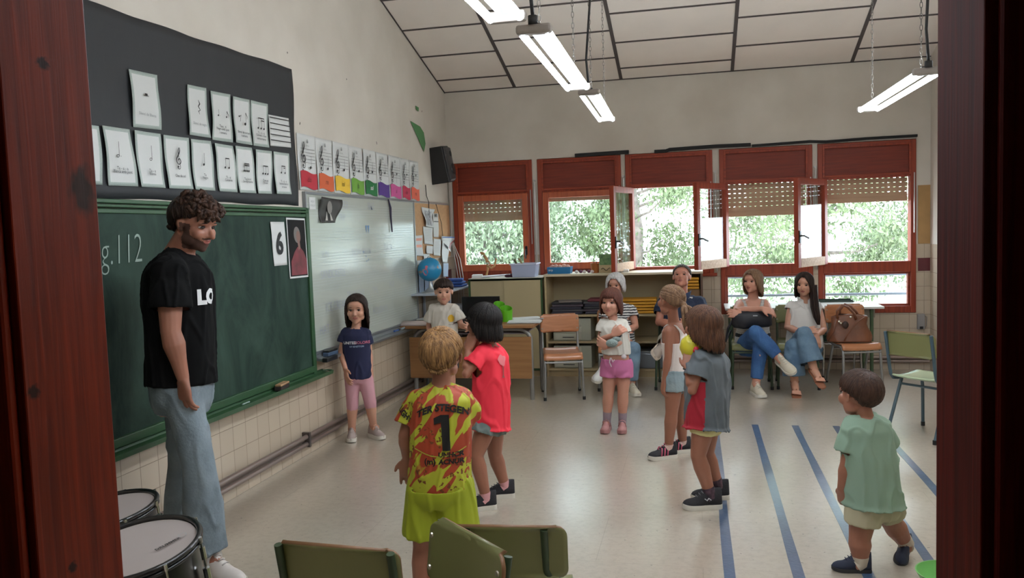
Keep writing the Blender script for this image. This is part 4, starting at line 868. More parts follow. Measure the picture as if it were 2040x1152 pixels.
x = MB(); x.lathe([(.05, 0), (.05, .012), (.04, .02)], (mp_(967, 558).x, 8.5, 1.056)); x.tube([(mp_(967, 558).x, 8.5, 1.07), mp_(967, 550)], .003, 6); x.build('base', M('green_base', (60, 110, 66), .5), mk)
x = MB(); x.tube([(-2.32, 8.40, 1.07), (-1.93, 8.62, 1.075)], .012, 8); tag(x.build('white_rod', M('white_plastic', (216, 216, 220), .4)), 'white rod lying on top of the cupboard', 'rod')
x = MB(); x.obox((-2.33, 8.46, 1.075), (.11, .15, .035), Matrix.Rotation(.2, 3, 'Z')); tag(x.build('white_block', M('white_carton', (214, 212, 208), .6), bev=.003), 'white carton at the left end of the cupboard top', 'carton')
x = MB(); 
for k in range(6): x.ball((-1.99+.045*k, 8.47+.02*math.sin(k*2), 1.072), (.04, .035, .018+.006*(k % 2)))
tag(x.build('dark_cloth', M('aubergine_cloth', (66, 30, 46), .9, bump=.8, bscale=30), smooth=True), 'crumpled dark purple cloth beside the clear box', 'cloth')
bx_ = empty('clear_storage_box', (-1.80, 8.50, 1.056), label='clear plastic box holding tools on top of the cupboard', cat='box')
mcl = bpy.data.materials.new('clear_plastic_wall'); mcl.use_nodes = True; nt = mcl.node_tree; nt.nodes.clear(); o_ = N(nt, 'OutputMaterial'); ms = N(nt, 'MixShader'); t1 = N(nt, 'BsdfTransparent'); t2 = N(nt, 'BsdfPrincipled'); t2.inputs['Base Color'].default_value = (.55, .6, .75, 1); t2.inputs['Roughness'].default_value = .25; ms.inputs[0].default_value = .5
nt.links.new(t1.outputs[0], ms.inputs[1]); nt.links.new(t2.outputs[0], ms.inputs[2]); nt.links.new(ms.outputs[0], o_.inputs[0])
x = MB(); a0, a1, b0, b1, z0, z1 = -1.925, -1.685, 8.40, 8.60, 1.058, 1.20
def lp(i, t): i += 0; e_ = .015*t; return [(a0-e_+i, b0-e_+i, 0), (a1+e_-i, b0-e_+i, 0), (a1+e_-i, b1+e_-i, 0), (a0-e_+i, b1+e_-i, 0)]
x.rings([[(p[0], p[1], z) for p in lp(i, t)] for i, t, z in ((0, 0, z0), (0, 1, z1), (.004, 1, z1), (.004, 0, z0+.004))]); x.build('tub', mcl, bx_)
x = MB(); x.rings([[(p[0], p[1], z) for p in lp(i, 1.2)] for i, z in ((-.008, z1-.008), (-.008, z1+.004), (.006, z1+.004), (.006, z1-.008))], cap=False); x.build('rim', M('milky_rim', (200, 204, 220), .3), bx_)
for k, (u0, v0, u1, v1, cl, lb) in enumerate(((1024, 517, 1040, 545, (90, 84, 56), 'olive handled tool leaning in the clear box'), (1034, 515, 1050, 545, (150, 140, 96), 'tan handled tool in the clear box'), (1032, 530, 1052, 547, (96, 130, 180), 'blue tool lying in the clear box'), (1052, 528, 1046, 546, (90, 100, 130), 'grey blue handled tool in the clear box'))):
    x = MB(); x.tube([P(u0, v0, 8.5), P((u0+u1)/2, (v0+v1)/2, 8.5), P(u1, v1, 8.5)], [.014, .010, .006], 8); tag(x.build('hand_tool', M('tool_%d' % k, cl, .5), smooth=True), lb, 'tool', 'tools in the clear box')
bb = P(1116, 549, 8.5); bl = empty('blue_carton', (bb.x, 8.5, 1.084), label='low blue open carton of pinkish balls on the bookcase', cat='carton')
x = MB(); x.rings([[(bb.x+sx*(.125-i), 8.5+sy*(.09-i), z) for sx, sy in ((-1,-1),(1,-1),(1,1),(-1,1))] for i, z in ((.006, 1.085), (0, 1.155), (.006, 1.155), (.010, 1.09))]); x.build('carton_wall', M('cyan_blue_card', (32, 110, 160), .5), bl)
t = MB(); put_text(t, 'm·p', (bb.x-.085, 8.408, 1.125), (1, 0, 0), AZ, .03, bold=.001); t.build('print', m_paper, bl)
for k in range(5): tag(MB().ball((bb.x-.085+.042*k, 8.5+.02*math.cos(k*2), 1.15+.006*(k % 2)), .028).build('dough_ball', M('pinkish_dough', (206, 160, 142), .7), smooth=True), 'pinkish ball in the blue carton, place %s from the left' % ('one', 'two', 'three', 'four', 'five')[k], 'ball', 'balls in the blue carton')
for k in range(6): tag(MB().ball((-1.245+.042*k, 8.47+.03*math.sin(k*2.7), 1.1), (.020, .018, .016)).build('small_ball', M('mauve_wool' if k % 2 else 'white_wool', (104, 62, 84) if k % 2 else (206, 196, 196), .9), smooth=True), ('mauve' if k % 2 else 'whitish')+' little wool ball on the bookcase, %s in its row' % ('first', 'second', 'third', 'fourth', 'fifth', 'last')[k], 'ball', 'wool balls on the bookcase')
pp = P(1186, 546, 8.48); pt_ = empty('copper_pot', (pp.x, 8.48, 1.084), label='copper coloured pot holding brushes on the bookcase', cat='pot')
MB().lathe([(.040, 0), (.048, .095), (.050, .10), (.044, .10), (.036, .01)], (pp.x, 8.48, 1.084)).build('pot', M('copper', (168, 104, 56), .35, metal=.5), pt_, smooth='auto')
for k in (-1, 1): MB().tube([(pp.x+.01*k, 8.48, 1.12), (pp.x+.02*k, 8.48, 1.24)], .003, 6).build('brush', m_cable, pt_)
gp = P(1208, 546, 8.46); gf = empty('green_picture', (gp.x, 8.46, 1.084), label='green leafy picture block with a curled line standing on the bookcase', cat='picture')
MB().box((gp.x-.075, 8.45, 1.084), (gp.x+.075, 8.48, 1.18)).build('lower_block', m_birch, gf, bev=.002); MB().box((gp.x-.070, 8.445, 1.165), (gp.x+.085, 8.475, 1.28)).build('leaf_print', M('leaf_print_green', (62, 100, 62), .6, col2=(120, 150, 100), vscale=30), gf, bev=.002)
x = MB(); x.tube([(gp.x-.05+.012*k, 8.447, 1.12+.014*math.sin(k*1.1)) for k in range(9)], .004, 6); x.build('curled_line', M('dark_olive_line', (78, 74, 48), .6), gf)
for k, u in enumerate((1232, 1247)): q = P(u, 545, 8.46); tag(MB().box((q.x-.03, 8.44, 1.084), (q.x+.03, 8.50, 1.115)).build('white_block', MATS['white_carton'], bev=.004), ('left', 'right')[k]+' small white block on the bookcase beside the picture', 'block', 'small white blocks')

# ---------------------------------------------------------------- white tables behind the women
m_wtop = M('white_table_top', (214, 212, 206), .3)
tb = empty('white_table', (.95, 8.5, 0), label='long white topped table behind the seated women', cat='table')
MB().box((.26, 8.28, .69), (1.73, 8.80, .712)).build('table_top', m_wtop, tb, bev=.004)
MB().box((.30, 8.36, .60), (1.66, 8.40, .69)).build('apron', M('taupe_apron', (130, 122, 108), .5), tb)
for xx, yy in ((.32, 8.36), (1.63, 8.36), (.32, 8.74), (1.63, 8.74)): MB().tube([(xx, yy, 0), (xx, yy, .69)], .017, 10).build('leg', M('green_tube_leg', (70, 90, 62), .4), tb, smooth='auto')

# ---------------------------------------------------------------- school chairs
m_seatwood = wood('orange_beech_ply', (164, 104, 66), (186, 124, 82), .35, .8, 'X', .4)
m_olive = M('olive_green_laminate', (116, 116, 72), .4, var=.05, vscale=3, coat=.2); m_ply = M('ply_edge', (120, 84, 54), .5); m_palegreen = M('pale_green_seat', (168, 182, 148), .25, coat=.3)
m_grnt = M('dark_green_tube', (50, 66, 44), .35); m_bgrn = M('blue_green_tube', (64, 84, 94), .35); m_darkg = M('dark_green_plastic', (22, 54, 42), .4)
m_screw = M('screw_head', (170, 164, 150), .3, metal=.8); m_foot = M('rubber_foot', (24, 24, 24), .7)
def chair(x, y, rz, lb, plate, seat, tubem, k=1.0, edge=None, group='school chairs', inset=0.0):
    """school chair; its own +y is the way the sitter faces"""
    root = empty('school_chair', (x, y, 0), rz, label=lb, cat='chair', group=group)
    w = .168
    for sx in (-1, 1):
        a = sx*w; ai = sx*(w-inset)
        t = MB(); t.tube([(ai, -.232, .735), (ai, -.205, .60), (a, -.185, .48), (a, -.17, .43), (a, -.145, .402), (a, -.10, .395), (a, .10, .395), (a, .155, .388), (a, .185, .36), (a, .195, .30), (a*1.06, .215, .012)], .0115, 10)
        t.v = [p*k for p in t.v]; o = t.build('side_frame', tubem, root, world=False, smooth='auto')
        t = MB(); t.tube([(a, -.05, .385), (a*1.05, -.20, .012)], .0115, 10); t.v = [p*k for p in t.v]; t.build('rear_leg', tubem, root, world=False, smooth='auto')
        for px_, py_ in ((a*1.06, .215), (a*1.05, -.20)): t = MB(); t.tube([(px_, py_, 0), (px_, py_, .03)], .014, 10); t.v = [p*k for p in t.v]; t.build('foot', m_foot, root, world=False)
    for yy, zz in ((.198, .345), (-.065, .350)): t = MB(); t.tube([(-w, yy, zz), (w, yy, zz)], .009, 8); t.v = [p*k for p in t.v]; t.build('crossbar', tubem, root, world=False)
    # seat: bent ply with a rolled front edge
    def sf(a, b):
        xx = (a-.5)*.355*(1-.06*(1-b)); yy = -.17+.375*b; zz = .412-.010*math.sin(math.pi*min(b*1.2, 1))+(-.05*((b-.88)/.12)**2 if b > .88 else 0)+(.012*((.12-b)/.12)**2 if b < .12 else 0)
        zz += .006*(2*a-1)**2; return (xx, yy, zz)
    t = MB(); t.grid(sf, 12, 20); t.v = [p*k for p in t.v]; t.build('seat', [seat], root, world=False, smooth=True, solid=.011)
    def bf(a, b):
        # rounded corners, curved plan
        xx = (a-.5)*.37; h = .165; r = .03; zz = .572+h*b
        cor = 0
        yy = -.188-.022*b-.024*(1-(2*a-1)**2)
        ex = max(0, abs(xx)-(.185-r))/r; zc = .572+h/2; ez = max(0, abs(zz-zc)-(h/2-r))/r; e = math.hypot(ex, ez)
        if e > 1:
            xx = math.copysign((.185-r)+ex/e*r, xx); zz = zc+math.copysign((h/2-r)+ez/e*r, zz-zc)
        return (xx, yy, zz+.008*(1-(2*a-1)**2)*(b))
    t = MB(); t.grid(bf, 24, 16); t.v = [p*k for p in t.v]; pl_ = t.build('backrest', [plate, edge or plate], root, world=False, smooth=True)
    md = pl_.modifiers.new('solid', 'SOLIDIFY'); md.thickness = .011*k; md.offset = 0; md.material_offset_rim = 1
    s_ = MB()
    for sx in (-1, 1):
        for zz in (.61, .70): s_.lathe([(.008, 0), (.007, .004)], (sx*(w-inset), -.186-.02*(zz-.57)/.16+.004, zz), (0, 1, 0), 10)
    s_.v = [p*k for p in s_.v]; s_.build('screw', m_screw, pl_, world=False)
    return root
D = math.radians
chair(-1.25, 7.40, D(193.6), 'empty orange wood chair with grey tube frame beside the desk', m_seatwood, m_seatwood, m_gtube)
chair(1.58, 6.19, D(-47), 'olive green chair with blue grey legs near the right door jamb', m_olive, m_palegreen, m_bgrn, edge=m_ply, k=1.02)
chair(-.945, 2.16, D(-3), 'dark olive chair at the bottom left foreground, posts toward the viewer', m_olive, m_olive, m_grnt, edge=m_ply, k=.985)
chair(-.757, 1.866, D(137.5), 'olive chair in the centre foreground turned at a steep angle', m_olive, m_olive, m_grnt, k=1.0, edge=m_ply)
chair(-.575, 2.42, D(6), 'olive chair in the foreground half hidden behind the steeply turned one', m_olive, m_olive, m_grnt, edge=m_ply, k=.95, inset=.05)
chair(-.78, 7.84, D(180+6), 'grey framed wood chair under the grey haired woman', m_seatwood, m_seatwood, m_gtube)
chair(-.22, 7.90, D(180-2), 'green framed chair under the man in the navy polo shirt', m_olive, m_olive, m_grnt)
chair(.48, 7.98, D(180-1), 'green framed chair under the woman holding the black bag', m_olive, m_olive, m_grnt, edge=m_ply)
chair(.90, 8.0, D(180-3), 'green framed chair under the woman in the white blouse', m_olive, m_olive, m_grnt)
chair(1.40, 8.0, D(180+12), 'orange wood chair carrying the brown handbag', m_seatwood, m_seatwood, m_gtube)
chair(2.0, 8.45, D(180), 'dark green chair standing behind the handbag chair', m_darkg, m_darkg, M('chrome_tube', (190, 190, 190), .15, metal=.9), group='school chairs').location = (1.36, 8.56, 0)
# brown handbag
hb_ = empty('brown_handbag', (1.42, 7.98, .42), label='brown leather handbag with looped handles on the orange chair', cat='handbag')
m_lea = M('tan_leather', (112, 66, 40), .42, var=.2, vscale=10, bump=.3, bscale=25)
bc_ = P(1692, 686, 7.98); bcx = bc_.x
def bag_ring(t):
    z = .425+.25*t; w = .195-.045*t+.01*math.sin(t*7); d = .085-.055*t; n = 20
    return [(bcx+.006*math.sin(5*a+t*9)+w*math.copysign(abs(math.cos(a))**.6, math.cos(a)), 7.98+d*math.copysign(abs(math.sin(a))**.6, math.sin(a))*(1+.12*math.sin(6*a+t*8)), z+.006*math.sin(4*a)*t-.02*t*(math.cos(a)**2)) for a in [2*math.pi*k/n for k in range(n)]]
MB().rings([bag_ring(t) for t in (0, .04, .12, .25, .4, .55, .7, .82, .92, 1)]).build('bag_body', m_lea, hb_, smooth=True)
for yy, off in ((7.93, -.02), (8.02, .02)): MB().tube([(bcx-.09+off, yy, .64), (bcx-.095+off, yy, .71), (bcx-.05+off, yy, .765), (bcx+.0+off, yy, .745), (bcx+.05+off, yy, .69), (bcx+.075+off, yy, .63)], .008, 8, ell=((0, 1, 0), 1.4)).build('handle', m_lea, hb_, smooth=True)
MB().tube([(bcx+.13, 7.91, .66), (bcx+.04, 7.888, .60), (bcx-.03, 7.885, .50), (bcx-.06, 7.88, .44)], .006, 8).tube([(bcx-.12, 7.90, .64), (bcx-.15, 7.89, .52), (bcx-.2, 7.90, .44)], .006, 8).build('shoulder_strap', m_lea, hb_, smooth=True)
x = MB(); 
for dx, zz in ((-.10, .615), (-.085, .60), (.0, .655)): x.ball((bcx+dx, 7.905, zz), .012)
x.build('buckle', M('bright_metal', (220, 214, 200), .2, metal=1), hb_, smooth=True)
x = MB(); x.ball((bcx-.045, 7.905, .585), (.028, .015, .035)); x.build('charm', M('dark_leather', (52, 32, 24), .5), hb_, smooth=True)
# dark thing on the right wall, socket unit, green bowl
x = MB(); c0 = P(1862, 598, 7.0); x.add([(XR-.03, 6.95, c0.z+.13), (XR-.16, 7.0, c0.z+.14), (XR-.17, 7.02, c0.z+.08), (XR-.03, 6.95, c0.z-.2)], [(0, 1, 2, 3)]); x.tube([(XR-.03, 7.02, c0.z+.14), (XR-.165, 7.02, c0.z+.135), (XR-.175, 7.02, c0.z+.08), (XR-.03, 7.02, c0.z-.22)], .012, 8)
tag(x.build('folding_tray', m_black, solid=.01), 'black bracket sticking out of the right wall', 'bracket')
so = empty('socket_unit', (2.17, YB, .43), label='slim grey socket unit low on the back wall right of the windows', cat='socket')
MB().box((2.155, YB-.035, .42), (2.225, YB, .575)).build('casing', M('mid_grey_plastic', (140, 136, 134), .5), so, bev=.004); MB().box((2.175, YB-.045, .425), (2.205, YB-.034, .45)).build('plug', m_black, so); MB().tube([(2.20, YB-.03, .58), (2.245, YB-.02, .54), (2.24, YB-.02, .45), (2.20, YB-.03, .42)], .003, 6).build('lead', m_gtube, so)
gb = PF(1862, 1150, .05); x = MB(); x.lathe([(.05, 0), (.10, .03), (.13, .085), (.125, .085), (.095, .033), (.04, .012)], (gb.x+.05, gb.y-.03, 0)); tag(x.build('green_bowl', M('light_green_plastic', (108, 178, 92), .35), smooth='auto'), 'light green plastic bowl on the floor at the bottom right', 'bowl')
# blue tape lines on the floor
m_tape = M('blue_floor_tape', (66, 88, 118), .3, var=.16, vscale=14, spec=1.0, bump=.15, bscale=60, coat=1.0)
for k, (x0, yfar) in enumerate(((.113, 6.40), (.408, 6.393), (.702, 6.393), (.995, 6.40), (1.293, 6.40))):
    t = MB(); n = 24; t.rings([[(x0-.024+.002*math.sin(q*.9+k), 1.6+(yfar-1.6)*q/n, .0006), (x0+.024+.002*math.sin(q*.8), 1.6+(yfar-1.6)*q/n, .0006), (x0+.024+.002*math.sin(q*.8), 1.6+(yfar-1.6)*q/n, .0016), (x0-.024+.002*math.sin(q*.9+k), 1.6+(yfar-1.6)*q/n, .0016)] for q in range(n+1)])
    tag(t.build('floor_tape', m_tape), ('leftmost', 'second', 'middle', 'fourth', 'rightmost')[k]+' of the five parallel blue tape lines on the floor', 'tape', 'blue tape lines on the floor')

# ---------------------------------------------------------------- floor toms
m_shell = M('black_lacquer_shell', (12, 12, 13), .3, coat=.4); m_skin_d = M('coated_drum_skin', (158, 148, 144), .5); m_chr = M('chrome', (200, 200, 200), .12, metal=1.0)
def drum(c, r, tx, ty, lb, h=.30, logo=True):
    c = Vector(c); n = Vector((math.sin(tx), -math.sin(ty), 1)).normalized(); root = empty('floor_tom', (c.x, c.y, 0), label=lb, cat='drum', group='black floor toms')
    e1 = n.cross(AY).normalized(); e2 = n.cross(e1)*-1
    if e2.y < 0: e2 = -e2
    if e1.x < 0: e1 = -e1
    MB().lathe([(r-.012, -.012), (r-.012, -h)], c, n, 48).build('shell', m_shell, root, smooth='auto')
    MB().lathe([(r-.010, .0), (r-.010, -.004)], c-n*.004, n, 48).build('drum_skin', m_skin_d, root, smooth='auto')
    for dz in (0, -h-.01): 
        pts = [c+n*dz+e1*(r*math.cos(t))+e2*(r*math.sin(t)) for t in [2*math.pi*k/48 for k in range(49)]]
        hp = MB(); hp.tube(pts, .0085, 8, cap=False); hp.tube([p-n*.016 for p in pts], .0055, 6, cap=False); hp.build('hoop', m_shell, root, smooth=True)
    for k in range(8):
        a = 2*math.pi*(k+.35)/8; d = e1*math.cos(a)+e2*math.sin(a); q = c+d*(r+.008)
        MB().tube([q+n*.006, q-n*.012], .006, 8).tube([q-n*.012, q-n*.095], .003, 6).tube([q-n*.09, q-n*.13], .010, 8).build('tension_lug', m_chr, root, smooth='auto')
    for k in range(3):
        a = -.35+2*math.pi*k/3; d = e1*math.cos(a)+e2*math.sin(a); q = c+d*(r+.03); foot = Vector((q.x+d.x*.06, q.y+d.y*.06, 0))
        MB().tube([q-n*.05, Vector((q.x, q.y, .12)), foot], .007, 8).build('leg', m_chr, root, smooth='auto')
        x = MB(); x.obox(c+d*(r+.018)-n*.14, (.04, .05, .06), Matrix((d, n.cross(d), n)).transposed()); x.tube([c+d*(r+.02)-n*.12, c+d*(r+.065)-n*.12], .012, 8); x.obox(c+d*(r+.075)-n*.12, (.014, .05, .028), Matrix((d, n.cross(d), n)).transposed()); x.build('leg_bracket', m_black, root, bev=.003)
        MB().tube([foot, foot+Vector((0, 0, .03))], .013, 8).build('rubber_foot', m_foot, root)
    if logo:
        t = MB(); o = c+e1*(r*.52)+e2*(r*.12)+n*.0015; ax = (e1*.45+e2*.89).normalized(); ay = n.cross(ax)
        put_text(t, 'DRUMMER', o, ax, ay, .016, bold=.0005); t.build('lettering', m_ink, root)
        o2 = c+e1*(r*.60)+e2*(r*.40)+n*.0015; t = MB(); t.add([o2+ax*(k_*.012*math.cos(a))+ay*(k_*.012*math.sin(a)) for k_ in (1, .8) for a in [2*math.pi*q/20 for q in range(20)]], [(q, (q+1) % 20, 20+(q+1) % 20, 20+q) for q in range(20)]); t.build('ring_logo', m_grey, root)
drum((-1.56, 1.93, .695), .172, -.04, .17, 'front black floor tom with white skin and small printed lettering')
drum((-2.02, 2.35, .63), .175, -.10, .10, 'rear black floor tom partly behind the front one', logo=False)
# ---------------------------------------------------------------- people: builders
def J(j): return P(*j) if not isinstance(j, Vector) else j
def remeshed(mb, voxel, smooth=3):
    me = bpy.data.meshes.new('raw'); me.from_pydata(mb.v, [], mb.f); me.update()
    ob = bpy.data.objects.new('raw', me); scene.collection.objects.link(ob)
    md = ob.modifiers.new('r', 'REMESH'); md.mode = 'VOXEL'; md.voxel_size = voxel; md.adaptivity = 0
    dg = bpy.context.evaluated_depsgraph_get(); dg.update()
    out = bpy.data.meshes.new_from_object(ob.evaluated_get(dg)); bpy.data.objects.remove(ob); bpy.data.meshes.remove(me)
    bm = bmesh.new(); bm.from_mesh(out); bpy.data.meshes.remove(out)
    for _ in range(smooth): bmesh.ops.smooth_vert(bm, verts=bm.verts, factor=.5, use_axis_x=True, use_axis_y=True, use_axis_z=True)
    return bm
def finish(bm, name, mats, parent, solid=0, tint=None):
    off = Vector((0, 0, 0)); p = parent
    while p is not None: off += p.location; p = p.parent
    for v in bm.verts: v.co -= off
    for f in bm.faces: f.smooth = True
    me = bpy.data.meshes.new(name); bm.to_mesh(me); bm.free()
    for m in (mats if isinstance(mats, (list, tuple)) else [mats]): me.materials.append(m)
    o = bpy.data.objects.new(name, me); scene.collection.objects.link(o); o.parent = parent
    if solid: md = o.modifiers.new('solid', 'SOLIDIFY'); md.thickness = solid; md.offset = -1
    return o
def cut_caps(bm, caps):
    dead = []
    for f in bm.faces:
        c = f.calc_center_median()
        for p, d, r in caps:
            q = c-p; h = q.dot(d)
            if -.014 < h < .05 and (q-d*h).length < r and f.normal.dot(d) > .6: dead.append(f); break
    if dead: bmesh.ops.delete(bm, geom=dead, context='FACES')
    # even out the raw edge
    for _ in range(3):
        ev = [v for v in bm.verts if any(len(e.link_faces) == 1 for e in v.link_edges)]
        new = {}
        for v in ev:
            nb = [e.other_vert(v).co for e in v.link_edges if len(e.link_faces) == 1]
            if len(nb) == 2: new[v] = (v.co*2+nb[0]+nb[1])/4
        for v, c in new.items(): v.co = c
def wrinkle(bm, amp, seed, freq=9.0, hems=()):
    bm.normal_update()
    for v in bm.verts:
        p = v.co; q = Vector((p.x*freq*1.25+seed, p.y*freq*1.25, p.z*freq*.55))
        n = .8*noise.noise(q)+.5*noise.noise(q*2.3+Vector((5, seed, 2)))
        w_ = Vector((p.x*freq*1.5+seed*3, p.y*freq*1.5, p.z*freq*.42+.8*noise.noise(q*.5))); rd = abs(noise.noise(w_)); n += 1.5*max(0, .16-rd)/.16-.25
        v.co += v.normal*(amp*n)
def sring(c, sx, fy, w, d, n=22, pw=.82):
    return [c+sx*(w*math.copysign(abs(math.cos(a))**pw, math.cos(a)))+fy*(d*math.copysign(abs(math.sin(a))**pw, math.sin(a))) for a in [2*math.pi*k/n for k in range(n)]]

class Fig:
    """one figure: joints as points of the room, lengths in metres"""
    def __init__(s, j, hs, face, up=(0, 0, 1), k=1.0, fem=0.0, child=False, r=None):
        s.j = {a: J(b) for a, b in j.items()}; s.hs = hs; s.child = child
        q = s.j; q['sh'] = (q['shL']+q['shR'])/2; q['hp'] = (q['hpL']+q['hpR'])/2
        s.side_s = (q['shL']-q['shR']).normalized(); s.side_h = (q['hpL']-q['hpR']).normalized()
        s.up = (q['nk']-q['hp']).normalized()
        F = Vector(face).normalized(); U = Vector(up); X = F.cross(U).normalized(); U = X.cross(F).normalized()
        s.R = Matrix((X, F, U)).transposed(); s.hc = q['hd']
        base = dict(sh=.052, el=.038, wr=.026, hip=.085, kn=.055, cf=.054, an=.036, nk=.055, ch=.115, wa=.100, pe=.110, chw=.155, waw=.135, pew=.155) 
        if fem: base.update(sh=.045, el=.035, wr=.023, hip=.090, nk=.047, ch=.105, wa=.088, pe=.108, chw=.140, waw=.122, pew=.165)
        if child: base = dict(sh=.033, el=.025, wr=.0185, hip=.060, kn=.041, cf=.039, an=.027, nk=.036, ch=.075, wa=.072, pe=.078, chw=.100, waw=.093, pew=.102)
        s.r = {a: b*k for a, b in base.items()}
        if r: s.r.update(r)
    def H(s, x, y, z): return s.hc+s.R @ Vector((x*s.hs, y*s.hs, z*s.hs))
    def fwd(s, side): 
        f = side.cross(s.up); f.normalize(); return -f
    def torso_rings(s, ease=0.0, hem=None, top=1.0, ratio=1.0, straight=0.0, open_top=None, low=0.0, tank=False):
        q, r = s.j, s.r; A = q['hp']; B = q['nk']; L = (B-A).length; rg = []
        up = s.up
        st = [(-.20, .62, .80), (-.10, .94, .97), (0.0, 1.0, 1.0), (.16, .96, .96), (.36, 0, 0), (.55, 2, 2), (.74, 3, 3), (.86, 4, 4), (.94, 5, 5), (1.0, 6, 6)]
        for t, a, b in st:
            if hem is not None and t < hem-1e-6: continue
            if t > top: continue
            sd = s.side_h.lerp(s.side_s, min(1, max(0, t))).normalized(); fw = -(sd.cross(up)).normalized()
            c = A+(B-A)*t
            if t <= .2: w, d = r['pew']*a, r['pe']*b
            elif t < .4: w, d = r['waw'], r['wa']
            elif t < .6: w, d = (r['waw']+r['chw'])/2, (r['wa']+r['ch'])/2*1.02
            elif t < .8: w, d = r['chw'], r['ch']
            elif t < .9: w, d = r['chw']*1.04, r['ch']*.92
            elif t < .96: w, d = r['chw']*.80, r['ch']*.70
            else: w, d = r['nk']*1.45, r['nk']*1.25
            if straight and .1 < t < .7: w = w+(max(r['pew'], r['chw'])-w)*straight; d = d+(max(r['pe'], r['ch'])-d)*straight
            if tank and t >= .86: w *= tank if t < .9 else 1.0
            if t < .97: w += ease; d += ease
            else: w += ease*.4; d += ease*.4
            rg.append((t, c, sd, fw, w, d))
        if hem is not None and (not rg or rg[0][0] > hem+1e-6):
            t0, c0, sd, fw, w, d = rg[0]
            c = A+(B-A)*hem
            if hem < 0: w = r['pew']+ease*1.3; d = r['pe']+ease*1.3
            rg.insert(0, (hem, c, sd, fw, w, d))
        return rg
    def hand(s, mb, wr, tip, pn, curl, sc, thumb=1, spread=.10, fist=False):
        d = (tip-wr).normalized(); pn = Vector(pn); pn = (pn-d*pn.dot(d)).normalized(); sd = d.cross(pn)
        L = s.hs*.40 if not s.child else s.hs*.36; L *= sc; w = L*.40; th = L*.145
        c = wr+d*L*.48
        rg = []
        for t, ww, tt in ((-.05, .30, .24), (.2, .40, .19), (.5, .50, .17), (.8, .53, .155), (1.0, .47, .12)):
            rg.append(sring(wr+d*L*t, sd, pn, L*ww*.92, L*tt, 14))
        mb.rings(rg)
        fr = L*.098
        for i, (o, ln) in enumerate(((-.385, .72), (-.13, .84), (.13, .78), (.385, .60))):
            b = wr+d*L*.93+sd*L*o; cu = curl*(1+.12*i); pts = [b-d*L*.1, b]; dd = (d+sd*(o*spread*2)).normalized(); a = 0
            for seg, fl_ in ((.46, .9), (.30, 1.0), (.24, .8)):
                a += cu*fl_; dv = dd*math.cos(a)+pn*math.sin(a); pts.append(pts[-1]+dv*ln*L*seg)
            mb.tube(pts, [fr*1.05, fr*1.06, fr, fr*.92, fr*.75], 8)
            mb.ball(pts[-1], fr*.78, seg=8, ring=6)
        tb = wr+d*L*.22-sd*L*.36*thumb; tdir = (d*.75-sd*.62*thumb+pn*.35).normalized()
        p1 = tb+tdir*L*.36; p2 = p1+(tdir*.6+d*.55+pn*.35*curl).normalized()*L*.30; mb.tube([wr+d*L*.1-sd*L*.15*thumb, tb, p1, p2], [fr*1.3, fr*1.45, fr*1.15, fr*.85], 8); mb.ball(p2, fr*.85, seg=8, ring=6)
    def limb(s, a, b, c, r1, r2, r3, bulge=1.10, t0=0.0):
        a, b, c = s.j[a], s.j[b], s.j[c]
        return [a, a.lerp(b, .5), b, b.lerp(c, .28), b.lerp(c, .62), c], [r1, (r1*.56+r2*.5), r2, r2*bulge, (r2*.45+r3*.55)*1.04, r3]
    def body(s, skin, lips, voxel, root, hands, feet=True, nose=1.0, bare_feet=False, smooth=2):
        mb = MB(); q, r, H, hs = s.j, s.r, s.H, s.hs
        rg = s.torso_rings(); mb.rings([sring(c, sd, fw, w, d) for t, c, sd, fw, w, d in rg])
        for S in 'LR':
            mb.ball(q['sh'+S].lerp(q['sh'], .06), r['sh']*1.08, seg=12, ring=8)
            pts, rs = s.limb('sh'+S, 'el'+S, 'wr'+S, r['sh'], r['el'], r['wr'], 1.12); mb.tube(pts, rs, 14)
            mb.tube([q['sh'+S], q['nk']+s.up*-.01], [r['sh']*.95, r['nk']*.75], 12)
            mb.ball(q['el'+S], r['el']*1.02, seg=12, ring=8)
            pts, rs = s.limb('hp'+S, 'kn'+S, 'an'+S, r['hip'], r['kn'], r['an'], 1.06); mb.tube(pts, rs, 16)
            mb.ball(q['kn'+S], r['kn']*1.02, seg=12, ring=8); mb.ball(q['hp'+S], r['hip']*1.0, seg=12, ring=8); mb.ball(q['an'+S], r['an']*1.05, seg=12, ring=8)
            t_ = q.get('to'+S)
            if t_ is not None:
                mb.tube([q['an'+S], q['an'+S].lerp(t_, .5), t_] if bare_feet else [q['an'+S], q['an'+S].lerp(t_, .2)-Vector((0, 0, .01)), q['an'+S].lerp(t_, .5)-Vector((0, 0, .015))], [r['an'], r['an']*.95, r['an']*.55], 12)
                if bare_feet:
                    fd = (t_-q['an'+S]).normalized(); sd = fd.cross(Vector((0, 0, 1))).normalized()
                    for i in range(5): mb.tube([t_+sd*(i-2)*.016-fd*.02, t_+sd*(i-2)*.018+fd*(.028-.003*i)+Vector((0, 0, -.004))], [.009, .007], 8)
            if hands and hands.get(S):
                h = hands[S]; s.hand(mb, q['wr'+S], J(h['tip']), h.get('pn', (0, 0, -1)), h.get('curl', .35), h.get('sc', 1.0), h.get('th', 1))
        # neck and head
        mb.tube([q['nk']-s.up*.03, q['nk'].lerp(H(0, -.10, -.30), .5), H(0, -.08, -.22)], [r['nk']*1.25, r['nk'], r['nk']*1.02], 16)
        B = lambda c, rr, rot=None: mb.ball(H(*c), tuple(x*hs for x in rr), s.R @ (rot or Matrix.Identity(3)), 20, 14)
        B((0, -.06, .12), (.335, .415, .365)); B((0, .085, -.10), (.268, .295, .345)); B((0, .15, -.31), (.185, .20, .16)); B((0, .265, -.405), (.085, .075, .07))
        ck = .12 if not s.child else .135
